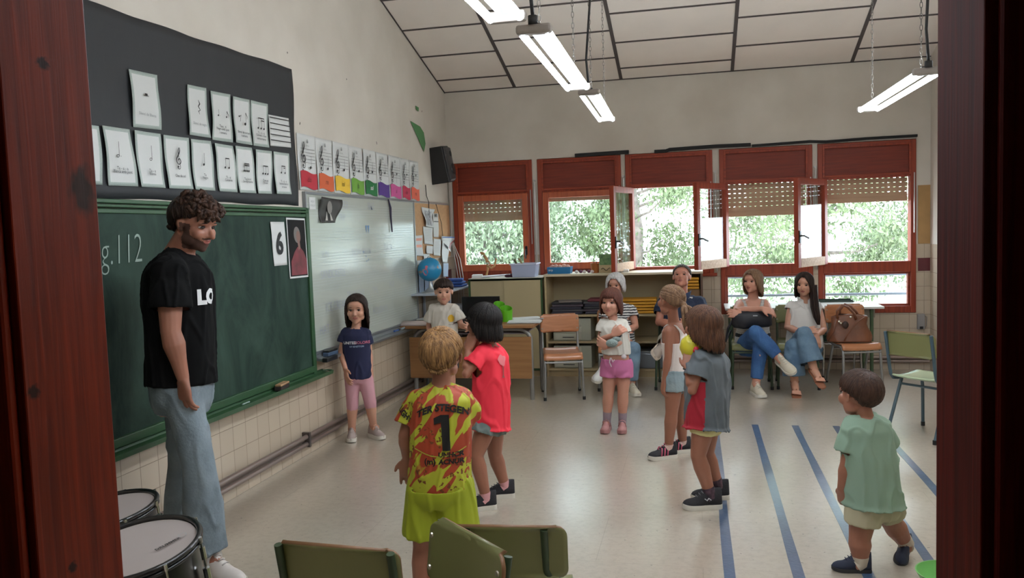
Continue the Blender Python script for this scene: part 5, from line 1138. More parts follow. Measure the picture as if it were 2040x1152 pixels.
        for x in (-1, 1):
            B((x*.145, .235, -.11), (ck, ck, ck)); B((x*.20, .05, -.25), (.07, .18, .12))
            B((x*.345, -.03, -.02), (.028, .065, .105), Matrix.Rotation(x*.35, 3, 'Z')); B((x*.365, -.05, .015), (.02, .06, .075), Matrix.Rotation(x*.45, 3, 'Z')); B((x*.34, .0, -.10), (.022, .03, .035))
            B((x*.12, .295, .085), (.10, .07, .035))
        B((0, .25, .18), (.22, .13, .14))
        nz = nose
        mb.tube([H(0, .33, .05), H(0, .375, -.03), H(0, .375+.075*nz, -.115)], [.03*hs, .036*hs, .047*hs*nz], 10); mb.ball(H(0, .385+.06*nz, -.125), .045*hs*nz)
        for x in (-1, 1): mb.ball(H(x*.042, .385, -.138), .032*hs)
        B((0, .345, -.225), (.080, .05, .020)); B((0, .338, -.262), (.066, .05, .024)); B((0, .30, -.24), (.13, .08, .07))
        bm = remeshed(mb, voxel, smooth)
        Ri = s.R.transposed(); bm.normal_update()
        for v in bm.verts:
            l = Ri @ (v.co-s.hc)/hs
            if l.y > .1 and abs(l.x) < .3 and -.35 < l.z < .25:
                for x in (-1, 1):
                    e = ((l.x-x*.135)/.085)**2+((l.z-.015)/.045)**2; v.co -= s.R @ Vector((0, .038*hs*math.exp(-e), 0))
                m = math.exp(-((l.z+.243)/.012)**2)*math.exp(-(l.x/.085)**4); v.co -= s.R @ Vector((0, .018*hs*m, 0))
                ns = math.exp(-((l.x)/.2)**2)
        for f in bm.faces:
            c = f.calc_center_median(); l = Ri @ (c-s.hc)/hs; f.material_index = 0
            if l.y > .28 and abs(l.x) < .088 and abs(l.z+.244) < .040*(1-(l.x/.095)**2)+.004: f.material_index = 1
            elif s.beard and l.z < .10 and l.y > -.10:
                l = l+Vector((noise.noise(c*90), noise.noise(c*90+Vector((3, 1, 7))), noise.noise(c*90+Vector((9, 4, 2)))))*.012
                if -.47 < l.z and l.y > -.02 and l.z < -.10-.42*l.y: f.material_index = 2
                elif abs(l.x) > .20 and -.03 < l.y < .13 and l.z < .04: f.material_index = 2
                elif abs(l.x) < .13 and -.213 < l.z < -.175 and l.y > .3: f.material_index = 2
        mats = [skin, lips]+([M('short_beard', (72, 46, 36), .9)] if s.beard else [])
        return finish(bm, 'body', mats, root)
    beard = False
    def eyes(s, root, iris=(62, 42, 30), brow=None, openness=1.0):
        H, hs = s.H, s.hs; white = M('eye_white', (176, 164, 158), .4); im = M('iris_%d_%d_%d' % iris, iris, .25); lash = M('lash', (30, 20, 18), .8)
        for x in (-1, 1):
            mb = MB(); c = (x*.135, .262, .012)
            mb.ball(H(*c), (.056*hs, .060*hs, .034*hs*openness), s.R, 14, 10, 0)
            mb.ball(H(x*.135, .300, .012), (.034*hs, .036*hs, .034*hs*openness), s.R, 12, 8, 1)
            pts = [H(x*.135+t*.062, .322-.018*abs(t)**2-.010*(x*t > .6), .012+.036*openness*(1-t*t)) for t in (-1, -.6, -.2, .2, .6, 1)]
            mb.tube(pts, [.005*hs, .012*hs, .015*hs, .015*hs, .013*hs, .006*hs], 6, mi=2)
            mb.build('eye', [white, im, lash], root, smooth=True)
            if brow:
                pts = [H(x*.14+x*t*.085, .352-.035*(t > .3)*(t-.1)-.008*abs(t), .098+.018*(1-t*t)-.010*t) for t in (-1, -.5, 0, .5, 1)]
                bb = MB(); bb.tube(pts, [.010*hs, .016*hs, .017*hs, .013*hs, .005*hs], 6, ell=(s.R @ Vector((0, 1, 0)), .6)); bb.build('eyebrow', brow, root, smooth=True)
    # ---- hair
    def sdir(s, phi, e):
        p, e = math.radians(phi), math.radians(e); return Vector((math.sin(p)*math.cos(e), math.cos(p)*math.cos(e), math.sin(e)))
    def sp(s, d, lift=1.0): return s.hc+s.R @ (Vector((0, -.06, .12))*s.hs+Vector((d.x*.335, d.y*.415, d.z*.365))*(s.hs*lift))
    def hair(s, m, root, knots, crown=(180, 75), lift=1.09, hang=None, n=150, rad=.034, wild=.0, seed=1, layers=1, inward=0.0, name='hair', fall=None, ends=.0, vol=1.0, wav=.0, facegap=None):
        """knots: (azimuth 0..180, hairline elevation, hang length in head heights)"""
        rnd = random.Random(seed); C = s.sdir(*crown)
        def kn(phi):
            a = abs((phi+180) % 360-180)
            for (a0, e0, h0), (a1, e1, h1) in zip(knots[:-1], knots[1:]):
                if a0 <= a <= a1: t = (a-a0)/(a1-a0+1e-9); return e0+(e1-e0)*t, h0+(h1-h0)*t
            return knots[-1][1], knots[-1][2]
        def path(phi, t, jit=0): 
            e, h = kn(phi); T = s.sdir(phi, e+jit); d = C.slerp(T, t) if C.dot(T) > -.98 else T
            return d
        mb = MB(); nu, nv = 72, 16
        mb.grid(lambda a, b: s.sp(path(a*360, b), lift-.03+.02*math.sin(b*3)+.012*noise.noise(Vector((a*30, b*6, seed)))), nu, nv)
        grav = Vector((0, 0, -1)); dn = (s.R @ Vector((0, 0, -1))*.35+grav*.65).normalized() if fall is None else Vector(fall).normalized()
        for L in range(layers):
            for k in range(n):
                phi = 360*(k+rnd.random())/n; e, h = kn(phi)
                if facegap and abs((phi+180) % 360-180) < facegap: continue
                jt = rnd.uniform(-4, 4); pts = []; rs = []; lf = lift*(1-.03*L)+rnd.uniform(-.01, .03)*vol
                st = rnd.uniform(.0, .35)
                for q in range(9):
                    t = st+(1-st)*q/8; d = path(phi+wild*40*math.sin(t*6+k)*t, t, jt)
                    pts.append(s.sp(d, lf+wild*rnd.uniform(-.05, .09))); rs.append(rad*(.45+.7*math.sin(min(1, .15+t)*math.pi*.62)))
                if h > .02:
                    hl = h*rnd.uniform(.9, 1.04); base = pts[-1]; out = (base-s.hc); out -= dn*out.dot(dn); out.normalize()
                    for q in range(1, 7):
                        t = q/6; p = base+dn*(hl*s.hs*t)+out*s.hs*(.05*math.sin(t*2.2)*vol-inward*t*t)
                        if wav: p += out*(wav*s.hs*math.sin(t*9+k))
                        pts.append(p); rs.append(rad*(1.0-.45*t) if q < 6 else rad*.28)
                else: rs[-1] = rad*.3; rs[-2] = rad*.7
                mb.tube(pts, [x*s.hs for x in rs], 6)
        return mb.build(name, m, root, smooth=True)
    # ---- clothes
    def top(s, m, root, ease=.012, hem=-.12, sleeve=.5, sl_ease=.018, amp=.004, seed=1, name='shirt', voxel=.007, straight=.5, neck=1.0, region=None, wide=0.0, tank=False, hem_w=None, cut=None, topt=1.0, solid=.003, freq=9.0, fore=None):
        mb = MB(); q, r = s.j, s.r; rg = s.torso_rings(ease=ease, hem=hem, straight=straight, top=topt, tank=tank)
        if hem_w: 
            t, c, sd, fw, w, d = rg[0]; rg[0] = (t, c, sd, fw, w+hem_w, d+hem_w)
        if neck != 1.0 and topt >= 1: t, c, sd, fw, w, d = rg[-1]; rg[-1] = (t, c, sd, fw, w*neck, d*neck)
        mb.rings([sring(c, sd, fw, w, d) for t, c, sd, fw, w, d in rg]); caps = []
        t, c, sd, fw, w, d = rg[0]; caps.append((c, -(rg[1][1]-c).normalized(), w*1.5))
        for S in 'LR':
            a, b, e = q['sh'+S], q['el'+S], q['wr'+S]
            if tank:
                mb.tube([a, q['nk']-s.up*.012], [r['sh']*.95+ease*.9, r['nk']*.8+ease*.9], 12); continue
            mb.ball(a.lerp(q['sh'], .06), r['sh']*1.1+sl_ease*.55, seg=14, ring=10)
            mb.tube([a, q['nk']-s.up*.012], [r['sh']*.95+ease*.9, r['nk']*.8+ease*.5], 12)
            if sleeve <= 1: 
                en = a.lerp(b, sleeve); mb.tube([a.lerp(q['sh'], .2), a.lerp(b, sleeve*.5), en], [r['sh']+sl_ease*.6, r['sh']+sl_ease*.9, r['sh']*.92+sl_ease*1.25], 16); caps.append((en, (b-a).normalized(), (r['sh']*.92+sl_ease*1.25)*1.12))
            else:
                en = b.lerp(e, sleeve-1); mb.tube([a, b, en], [r['sh']+sl_ease, r['el']+sl_ease, r['wr']+sl_ease], 16); caps.append((en, (e-b).normalized(), .08))
        bm = remeshed(mb, voxel, 7); wrinkle(bm, amp, seed, freq); cut_caps(bm, caps)
        if cut:
            bmesh.ops.delete(bm, geom=[f_ for f_ in bm.faces if cut(f_.calc_center_median())], context='FACES')
            for _ in range(4):
                new = {}
                for v in bm.verts:
                    nb = [e.other_vert(v).co for e in v.link_edges if len(e.link_faces) == 1]
                    if len(nb) == 2: new[v] = (v.co*2+nb[0]+nb[1])/4
                for v, c in new.items(): v.co = c
        mats = m if isinstance(m, (list, tuple)) else [m]
        if region:
            for f in bm.faces: f.material_index = region(f.calc_center_median())
        return finish(bm, name, mats, root, solid=solid)
    def tank_cut(s, arm, scoop, scoop_w, face, back=.05, depth=.14):
        nk = s.j['nk']; F = Vector((face[0], face[1], 0)).normalized(); sd = s.side_s
        def cut(c):
            d = c-nk; a = abs(d.dot(sd)); h = -d.z; fr = d.dot(F)
            if h < depth and a > arm*(1-.12*math.sin(max(0, h)/depth*3.14)): return True
            lim = scoop if fr > .0 else back
            return h < lim*(1-min(1, a/scoop_w)**2) or h < -.01
        return cut
    def bottom(s, m, root, length=1.0, ease=.010, end_ease=None, waist=.16, amp=.003, seed=2, name='trousers', voxel=.007, solid=.003, skirt=False, region=None):
        """length: 0..1 along the thigh, 1..2 along the shin"""
        mb = MB(); q, r = s.j, s.r; end_ease = ease if end_ease is None else end_ease; caps = []
        rg = [x for x in s.torso_rings(ease=ease, hem=-.20) if x[0] <= waist+1e-6]
        mb.rings([sring(c, sd, fw, w, d) for t, c, sd, fw, w, d in rg]); caps.append((rg[-1][1], s.up, rg[-1][4]*1.4))
        ends = []
        for S in 'LR':
            h, k_, a = q['hp'+S], q['kn'+S], q['an'+S]; mb.ball(h, r['hip']+ease, seg=16, ring=10)
            if length <= 1:
                en = h.lerp(k_, length); re_ = r['hip']*(1-.30*length)+end_ease
                mb.tube([h, h.lerp(en, .5), en], [r['hip']+ease, (r['hip']*(1-.15*length))+(ease+end_ease)/2, re_], 18); caps.append((en, (k_-h).normalized(), re_*1.5)); ends.append((en, re_))
            else:
                en = k_.lerp(a, length-1); mid = k_.lerp(a, (length-1)*.4)
                re_ = r['kn']*.75+end_ease
                mb.tube([h, h.lerp(k_, .5), k_, mid, en], [r['hip']+ease, r['hip']*.5+r['kn']*.5+ease, r['kn']+ease*1.1, r['kn']+(ease+end_ease)/2, re_], 18); mb.ball(k_, r['kn']+ease, seg=12, ring=8); caps.append((en, (a-k_).normalized(), re_*1.4))
        if skirt: 
            c = (ends[0][0]+ends[1][0])/2; sd = s.side_h; fw = -(sd.cross(s.up)).normalized()
            mb.rings([sring(q['hp'], sd, fw, r['pew']+ease, r['pe']+ease), sring(c, sd, fw, r['pew']+end_ease+.004, r['pe']+end_ease)]); caps = [caps[0], (c, -s.up, .3)]
        bm = remeshed(mb, voxel, 7); wrinkle(bm, amp, seed, 8.0); cut_caps(bm, caps)
        mats = m if isinstance(m, (list, tuple)) else [m]
        if region:
            for f in bm.faces: f.material_index = region(f.calc_center_median())
        return finish(bm, name, mats, root, solid=solid)
    def sock(s, S, m, root, t=.75, rr=1.12):
        q = s.j; a = q['kn'+S].lerp(q['an'+S], t); b = q['an'+S]; c = b.lerp(q['to'+S], .25)
        r0 = (s.r['kn']*.45*(1-t)/.4 if t < .6 else 0)
        ra = s.r['an']*rr+(s.r['kn']-s.r['an'])*(1-t)*.8
        mb = MB(); mb.tube([a, b, c], [ra, s.r['an']*rr, s.r['an']*rr], 14); mb.build('sock', m, root, smooth='auto')
    def shoe(s, S, mu, ms, root, L, W=None, lace=None, accent=None, hi=1.0, up=None, label=None, sole_h=.028, tongue=None, strap=None):
        """foot wear with sole, upper, laces; from ankle towards toe"""
        q = s.j; an, to = q['an'+S], q['to'+S]; U = Vector(up) if up else Vector((0, 0, 1)); f = to-an; f -= U*f.dot(U); f.normalize(); U = U.normalized(); X = f.cross(U).normalized()
        W = W or L*.37; base = an-U*(s.ankle_h); h0 = base-f*(L*.27)
        if not up: h0.z = max(s.ground, 0) if s.flat else h0.z
        def pt(x, y, z): return h0+X*x+f*y+U*z
        def wid(t): return W*.5*(.74+.26*math.sin(min(1, t*1.5)*1.57) if t < .66 else math.sqrt(max(.0, 1-((t-.66)/.345)**2.4)))*(1-.12*math.exp(-((t-.38)/.14)**2))
        n = 20; o = MB(); rg = []
        zt = sole_h
        for i in range(n+1):
            t = i/n; w = max(wid(t), .004) if t > 0 else W*.26; t_ = t if 0 < t < 1 else (t)
            lf = .012*max(0, (t-.78)/.22)**1.5*L*3
            rg.append([pt(-w*1.04, t*L, lf), pt(w*1.04, t*L, lf), pt(w*1.10, t*L, zt*.55+lf), pt(w*1.04, t*L, zt+lf*.8), pt(-w*1.04, t*L, zt+lf*.8), pt(-w*1.10, t*L, zt*.55+lf)])
        o.rings(rg); sh = MB(); rg = []
        hh = L*.40*hi
        for i in range(n+1):
            t = i/n; w = max(wid(t)*.98, .003) if t > 0 else W*.22
            top = zt+(hh if t < .34 else hh*(1-.62*((t-.34)/.38)**.85) if t < .72 else hh*.38*math.sqrt(max(.02, 1-((t-.72)/.285)**2)))
            if t == 0: top *= .98
            wt = w*(.58 if t < .35 else .58+.25*(t-.35)); m_ = 10; ring = []
            for k in range(m_+1):
                a = math.pi*k/m_; xx = math.cos(a); zz = math.sin(a)
                ring.append(pt(w*xx*(1-.30*zz), t*L, zt*.8+(top-zt*.8)*zz**.8))
            rg.append(ring)
        sh.rings(rg); nm = 'shoe'; up_ = sh.build(nm, mu, root, smooth=True)
        if label: up_['label'] = label
        o.build('sole', ms, up_, smooth='auto')
        if lace:
            l = MB()
            for i in range(4):
                t = .40+.075*i; z = zt+hh*(1-.62*((t-.34)/.38)**.85)+.003; w = W*.16
                l.tube([pt(-w, t*L, z-.006), pt(0, t*L+.006, z+.002), pt(w, t*L, z-.006)], L*.012, 6)
            l.build('lace', lace, up_, smooth=True)
        if accent:
            l = MB()
            for sx in (-1, 1):
                for i in range(3 if accent[1] == 'stripes' else 1):
                    t = .42+.11*i; w = wid(t)
                    if accent[1] == 'stripes': l.tube([pt(sx*w*1.0, t*L-.008, zt), pt(sx*w*.93, t*L-.012, zt+hh*.34), pt(sx*w*.62, t*L-.018, zt+hh*.62)], L*.020, 6)
                    else: l.tube([pt(sx*w*.985, .30*L, zt+hh*.32), pt(sx*w*.985, .36*L, zt+hh*.44), pt(sx*w*.99, .40*L, zt+hh*.30), pt(sx*w*.99, .46*L, zt+hh*.42)], L*.014, 6)
            l.build('side_mark', accent[0], up_, smooth=True)
        if strap:
            l = MB(); t = .44; w = wid(t); z = zt+hh*(1-.62*((t-.34)/.38)**.85)
            l.tube([pt(-w, t*L, zt+.01), pt(-w*.7, t*L, z-.004), pt(0, t*L, z+.006), pt(w*.7, t*L, z-.004), pt(w, t*L, zt+.01)], L*.045, 8, ell=(f, .4)); l.build('strap', strap, up_, smooth=True)
        return up_
    ankle_h = .075; ground = 0.0; flat = True

def decal(target, parent, name, m, c, ax, ay, out, s=None, size=.05, bold=0, shear=0, squash=1.0, geo=None, gap=.006, fine=.012, bend=None):
    """lay lettering or a flat shape onto the cloth: cast it along -out onto the target"""
    off = Vector((0, 0, 0)); p = target
    while p is not None: off += p.location; p = p.parent
    me = target.data; bvh = BVHTree.FromPolygons([v.co+off for v in me.vertices], [tuple(p.vertices) for p in me.polygons])
    vs, fs = geo if geo else text_geo(s, size, bold, shear)
    bm = bmesh.new(); V = [bm.verts.new((a*squash, b, 0)) for a, b in vs]
    for f in fs:
        try: bm.faces.new([V[i] for i in f])
        except ValueError: pass
    bmesh.ops.triangulate(bm, faces=bm.faces)
    for _ in range(5):
        e = [e for e in bm.edges if e.calc_length() > fine]
        if not e: break
        bmesh.ops.subdivide_edges(bm, edges=e, cuts=1); bmesh.ops.triangulate(bm, faces=bm.faces)
    c, ax, ay, out = Vector(c), Vector(ax).normalized(), Vector(ay).normalized(), Vector(out).normalized()
    dead = []
    for v in bm.verts:
        a, b = v.co.x, v.co.y
        if bend: b = b+bend*a*a
        q = c+ax*a+ay*b; h = bvh.ray_cast(q+out*.35, -out, .7)
        if h[0] is None: dead.append(v); v.co = q
        else: v.co = h[0]+out*gap
    if dead: bmesh.ops.delete(bm, geom=dead, context='VERTS')
    o = finish(bm, name, m, parent)
    return o
def rgt(y_dir): return Vector(y_dir).cross(AZ).normalized()

def skin_mat(name, c): return M(name, c, .5, sub=.12, var=.05, vscale=12)
def hair_mat(name, c, c2): return M(name, c, .5, col2=c2, vscale=16, stretch=(6, 6, .8), bump=.5, bscale=40, spec=.25)
m_lip = M('lips', (150, 84, 76), .45); m_lip2 = M('lips_soft', (172, 104, 94), .45)
sk_a = skin_mat('skin_tanned', (152, 100, 78)); sk_b = skin_mat('skin_fair', (190, 140, 116)); sk_c = skin_mat('skin_olive', (182, 128, 100)); sk_d = skin_mat('skin_rosy', (192, 138, 116))
h_dark = hair_mat('hair_dark_brown', (26, 17, 14), (52, 34, 26)); h_black = hair_mat('hair_black', (16, 13, 13), (30, 24, 22)); h_br = hair_mat('hair_brown', (66, 42, 30), (104, 70, 50)); h_gold = hair_mat('hair_golden_brown', (88, 60, 36), (168, 126, 80)); h_aub = hair_mat('hair_auburn', (70, 38, 30), (98, 56, 42))
h_grey = hair_mat('hair_silver', (176, 172, 168), (226, 224, 222)); h_lb = hair_mat('hair_light_brown', (94, 68, 50), (142, 110, 82)); h_gm = hair_mat('hair_short_grey', (70, 64, 60), (112, 104, 96))
def jeans(name, a, b): return M(name, a, .8, col2=b, vscale=7, bump=.3, bscale=90)
# ---------------------------------------------------------------- the people of the photo
def person(fig, label, x, y):
    root = empty('person', (x, y, 0), label=label, cat='person'); return root
SHORT = [(0, 30, 0), (28, 30, 0), (45, 24, 0), (60, 8, 0), (78, -2, 0), (100, -8, 0), (115, -34, 0), (150, -44, 0), (180, -46, 0)]
white_s = M('white_rubber_sole', (206, 200, 188), .5); cream = M('cream_canvas', (200, 190, 170), .7); dark_s = M('dark_sole', (40, 38, 40), .6)
shoe_blk = M('black_knit_shoe', (30, 29, 34), .75, bump=.3, bscale=150); pinkm = M('pink_stripe', (206, 96, 124), .5)

# teacher
y0 = 3.27
f = Fig(dict(hd=(389, 447, y0), nk=(353, 505, y0+.02), shR=(338, 545, y0-.17), shL=(354, 535, y0+.17), elR=(340, 660, y0-.20), wrR=(365, 755, y0-.17), elL=(345, 650, y0+.22), wrL=(372, 740, y0+.18),
   hpR=(362, 775, y0-.085), hpL=(362, 770, y0+.085), knR=(396, 930, y0-.09), anR=(414, 1108, y0-.06), toR=(470, 1128, y0-.10), knL=(366, 925, y0+.12), anL=(362, 1085, y0+.17), toL=(415, 1098, y0+.12)),
   hs=.238, face=(.93, -.14, -.30), k=1.02, r=dict(ch=.132, wa=.135, pe=.125, chw=.17, waw=.155, pew=.165, sh=.056, el=.043, cf=.06, nk=.060, hip=.074))
f.beard = True
R_ = person(f, 'person standing in a black t-shirt and light blue jeans beside the chalkboard', -2.16, 3.27)
f.body(skin_mat('skin_teacher', (150, 100, 80)), m_lip, .0042, R_, dict(R=dict(tip=(372, 830, y0-.16), pn=(.35, .9, 0), curl=.30, th=1, sc=1.0), L=dict(tip=(380, 800, y0+.17), pn=(.7, -.3, 0), curl=.4)), nose=1.15)
f.eyes(R_, brow=h_dark, openness=.75)
f.hair(h_dark, R_, [(0, 30, 0), (35, 28, 0), (50, 18, 0), (66, 6, 0), (84, 4, 0), (104, -10, .0), (120, -36, 0), (180, -46, .06)], crown=(180, 62), lift=1.13, n=170, rad=.045, wild=.10, seed=4, layers=2, vol=1.6)
cm = MB(); rnd = random.Random(8)
for k in range(300):       # loose curls heaped on the top and over the forehead
    ph = rnd.uniform(-75, 75) if k % 3 else rnd.uniform(-180, 180); el = rnd.uniform(24, 88) if abs(ph) < 60 else rnd.uniform(34, 85); c = f.sp(f.sdir(ph, el), rnd.uniform(1.10, 1.30))
    a, b, _ = frame_from(Vector((rnd.uniform(-1, 1), rnd.uniform(-1, 1), rnd.uniform(-1, 1)))); rr = rnd.uniform(.045, .085)*f.hs; t0 = rnd.uniform(0, 6)
    cm.tube([c+a*(rr*math.cos(t0+t*.8))+b*(rr*math.sin(t0+t*.8))+Vector((0, 0, -.006*t)) for t in range(6)], [.007, .010, .011, .010, .008, .003], 5)
for k in range(70):
    ph = rnd.uniform(-42, 42); c = f.sp(f.sdir(ph, rnd.uniform(20, 38)), rnd.uniform(1.16, 1.34)); a, b, _ = frame_from(Vector((rnd.uniform(-1, 1), rnd.uniform(-1, 1), rnd.uniform(-1, 1)))); rr = rnd.uniform(.05, .08)*f.hs
    cm.tube([c+a*(rr*math.cos(t*.8))+b*(rr*math.sin(t*.8)) for t in range(6)], [.006, .010, .011, .010, .008, .003], 5)
cm.build('hair_curls', hair_mat('hair_curl_brown', (34, 22, 17), (74, 48, 34)), R_, smooth=True)
m_bt = M('black_cotton', (8, 8, 9), .95, spec=.2)
sh_ = f.top(m_bt, R_, hem_w=.004, ease=.022, hem=.02, sleeve=.62, sl_ease=.032, amp=.006, seed=3, voxel=.008, straight=.9, neck=.95)
c_ = (f.j['sh']+f.j['hp'])/2+Vector((.0, 0, .13)); fr = Vector((.95, -.25, 0)).normalized(); decal(sh_, sh_, 'print', M('white_print', (208, 208, 208), .6), c_+Vector((0, -.02, .02)), Vector((.08, 1, 0)), AZ, Vector((1, -.08, 0)), s='LO', size=.085, bold=.006)
f.bottom(jeans('light_blue_denim', (100, 112, 120), (130, 142, 150)), R_, length=1.93, ease=.014, end_ease=.048, waist=.16, amp=.005, seed=5, voxel=.009)
f.ankle_h = .085; lc = M('white_lace', (196, 190, 184), .7); lea = M('white_leather', (198, 190, 184), .45)
for S in 'RL': f.shoe(S, lea, white_s, R_, .30, lace=lc, hi=1.05); f.sock(S, M('white_sock', (196, 190, 184), .9), R_, t=.8, rr=1.25)

# girl in navy shirt by the whiteboard
y0 = 5.70
f = Fig(dict(hd=(710, 616, y0), nk=(709, 654, y0+.02), shL=(729, 665, y0+.03), shR=(689, 664, y0), elR=(680, 702, y0-.02), wrR=(688, 735, y0-.09), elL=(736, 706, y0+.06), wrL=(738, 738, y0+.03),
   hpL=(726, 745, y0+.03), hpR=(702, 745, y0), knR=(702, 803, y0-.02), anR=(701, 858, y0), toR=(699, 874, y0-.13), knL=(737, 800, y0+.02), anL=(744, 850, y0+.06), toL=(765, 866, y0-.03)),
   hs=.222, face=(.22, -.97, -.10), child=True, k=.97)
R_ = person(f, 'person, girl in a navy shirt and pale pink leggings in front of the whiteboard', -2.52, 5.7)
f.body(sk_b, m_lip2, .0048, R_, dict(R=dict(tip=(692, 757, y0-.12), pn=(.6, .5, 0), curl=.3, th=-1), L=dict(tip=(736, 757, y0+.02), pn=(-.6, .3, 0), curl=.3)), nose=.75)
f.eyes(R_, brow=h_dark)
f.hair(h_dark, R_, [(0, 36, 0), (30, 34, 0), (52, 14, .0), (75, 2, .55), (100, -10, .78), (140, -25, .80), (180, -30, .80)], crown=(0, 62), lift=1.08, n=240, rad=.022, seed=7, layers=2, inward=.02, vol=.7, wav=.02)
sh_ = f.top(M('navy_cotton', (26, 30, 62), .85), R_, ease=.010, hem=-.10, sleeve=.50, sl_ease=.018, amp=.003, seed=9, voxel=.006, straight=.6)
cc = f.j['hp'].lerp(f.j['nk'], .68); fd = Vector((.22, -.97, 0)); ax = Vector((.97, .22, 0))
decal(sh_, sh_, 'print', M('white_print', (208, 208, 208), .6), cc+ax*-.035+AZ*.01, ax, AZ, fd, s='UNITED', size=.028, bold=.0008); decal(sh_, sh_, 'print', M('rose_print', (176, 96, 116), .6), cc+ax*.055+AZ*.01, ax, AZ, fd, s='COLORS', size=.028, bold=.0008)
decal(sh_, sh_, 'print', M('blue_grey_print', (150, 170, 190), .6), cc+ax*.015-AZ*.018, ax, AZ, fd, s='OF BENETTON', size=.016, bold=.0004)
f.bottom(M('pale_pink_jersey', (190, 140, 148), .85), R_, length=1.32, ease=.006, end_ease=.006, waist=.1, amp=.0015, voxel=.006, name='leggings')
f.ankle_h = .06
for S in 'RL': f.shoe(S, M('greige_mesh', (170, 154, 148), .7), white_s, R_, .20, lace=M('greige_lace', (190, 178, 170), .7), hi=1.0); f.sock(S, sk_b, R_, t=.9)

# boy in white shirt behind the desk
y0 = 6.92
f = Fig(dict(hd=(884, 582, y0), nk=(884, 607, y0+.02), shR=(863, 617, y0), shL=(906, 617, y0), elR=(854, 650, y0+.02), wrR=(862, 680, y0-.05), elL=(919, 648, y0), wrL=(932, 654, y0-.12),
   hpR=(877, 694, y0), hpL=(897, 694, y0), knR=(877, 745, y0), anR=(877, 796, y0), toR=(874, 806, y0-.1), knL=(898, 745, y0), anL=(899, 796, y0), toL=(902, 806, y0-.1)),
   hs=.222, face=(.30, -.95, -.05), child=True, k=1.0)
R_ = person(f, 'person, boy in a cream t-shirt with a yellow print standing in front of the desk', -2.17, 6.92)
f.body(sk_b, m_lip2, .0062, R_, dict(R=dict(tip=(866, 702, y0-.07), pn=(.6, .6, 0), curl=.3), L=dict(tip=(934, 648, y0-.2), pn=(-.6, .2, 0), curl=.4, th=-1)), nose=.8)
f.eyes(R_, brow=h_dark)
f.hair(h_dark, R_, [(0, 14, 0), (38, 16, 0), (58, 2, .0), (80, 2, 0), (105, -10, 0), (130, -38, 0), (180, -40, 0)], crown=(170, 70), lift=1.11, n=120, rad=.042, seed=12, vol=1.2)
sh_ = f.top(M('cream_cotton', (190, 182, 170), .85), R_, ease=.016, hem=-.14, sleeve=.72, sl_ease=.030, amp=.004, seed=2, voxel=.007, straight=.9)
ax = Vector((.95, .30, 0)); n_ = 22; geo = ([(.028*(1+.03*math.sin(7*t))*math.cos(t), .033*(1+.03*math.sin(6*t+1))*math.sin(t)) for t in [2*math.pi*k/n_ for k in range(n_)]], [tuple(range(n_))])
cc = P(900, 633, y0); decal(sh_, sh_, 'print', M('yellow_print', (206, 160, 40), .6), cc, ax, AZ, (0.2, -.97, 0), geo=geo); decal(sh_, sh_, 'print', M('dark_small_print', (80, 76, 70), .6), cc-AZ*.055, ax, AZ, (.2, -.97, 0), s='marsala', size=.016)
f.bottom(M('dark_grey_shorts', (56, 58, 64), .8), R_, length=.8, ease=.02, end_ease=.03, name='shorts')
f.ankle_h = .06
for S in 'RL': f.shoe(S, shoe_blk, white_s, R_, .20)

# boy in the yellow goalkeeper shirt, back to us
y0 = 3.12
f = Fig(dict(hd=(880, 710, y0+.02), nk=(879, 768, y0), shL=(830, 800, y0+.02), shR=(921, 798, y0+.02), elL=(806, 868, y0-.01), wrL=(811, 915, y0+.05), elR=(936, 840, y0+.12), wrR=(915, 800, y0+.22),
   hpL=(850, 965, y0), hpR=(903, 965, y0), knL=(843, 1090, y0+.01), anL=(838, 1205, y0-.03), toL=(830, 1225, y0+.09), knR=(912, 1090, y0+.02), anR=(922, 1205, y0-.01), toR=(930, 1225, y0+.12)),
   hs=.225, face=(-.12, .99, .05), child=True, k=1.05, r=dict(chw=.112, waw=.112, pew=.115, ch=.088, wa=.085, pe=.09))
R_ = person(f, 'person, boy seen from behind in a yellow and red football shirt with number 1', -1.02, 3.12)
f.body(sk_a, m_lip2, .0042, R_, dict(L=dict(tip=(814, 950, y0+.07), pn=(-.3, .9, 0), curl=.25, th=1), R=dict(tip=(905, 785, y0+.26), pn=(-.7, -.3, 0), curl=.4)), nose=.8)
f.eyes(R_, brow=h_gold)
f.hair(h_gold, R_, [(0, 22, 0), (40, 22, 0), (58, 4, 0), (84, 0, 0), (104, -6, 0), (122, -36, .0), (180, -50, .04)], crown=(190, 64), lift=1.13, n=300, rad=.022, wild=.04, seed=31, layers=3, vol=1.6)
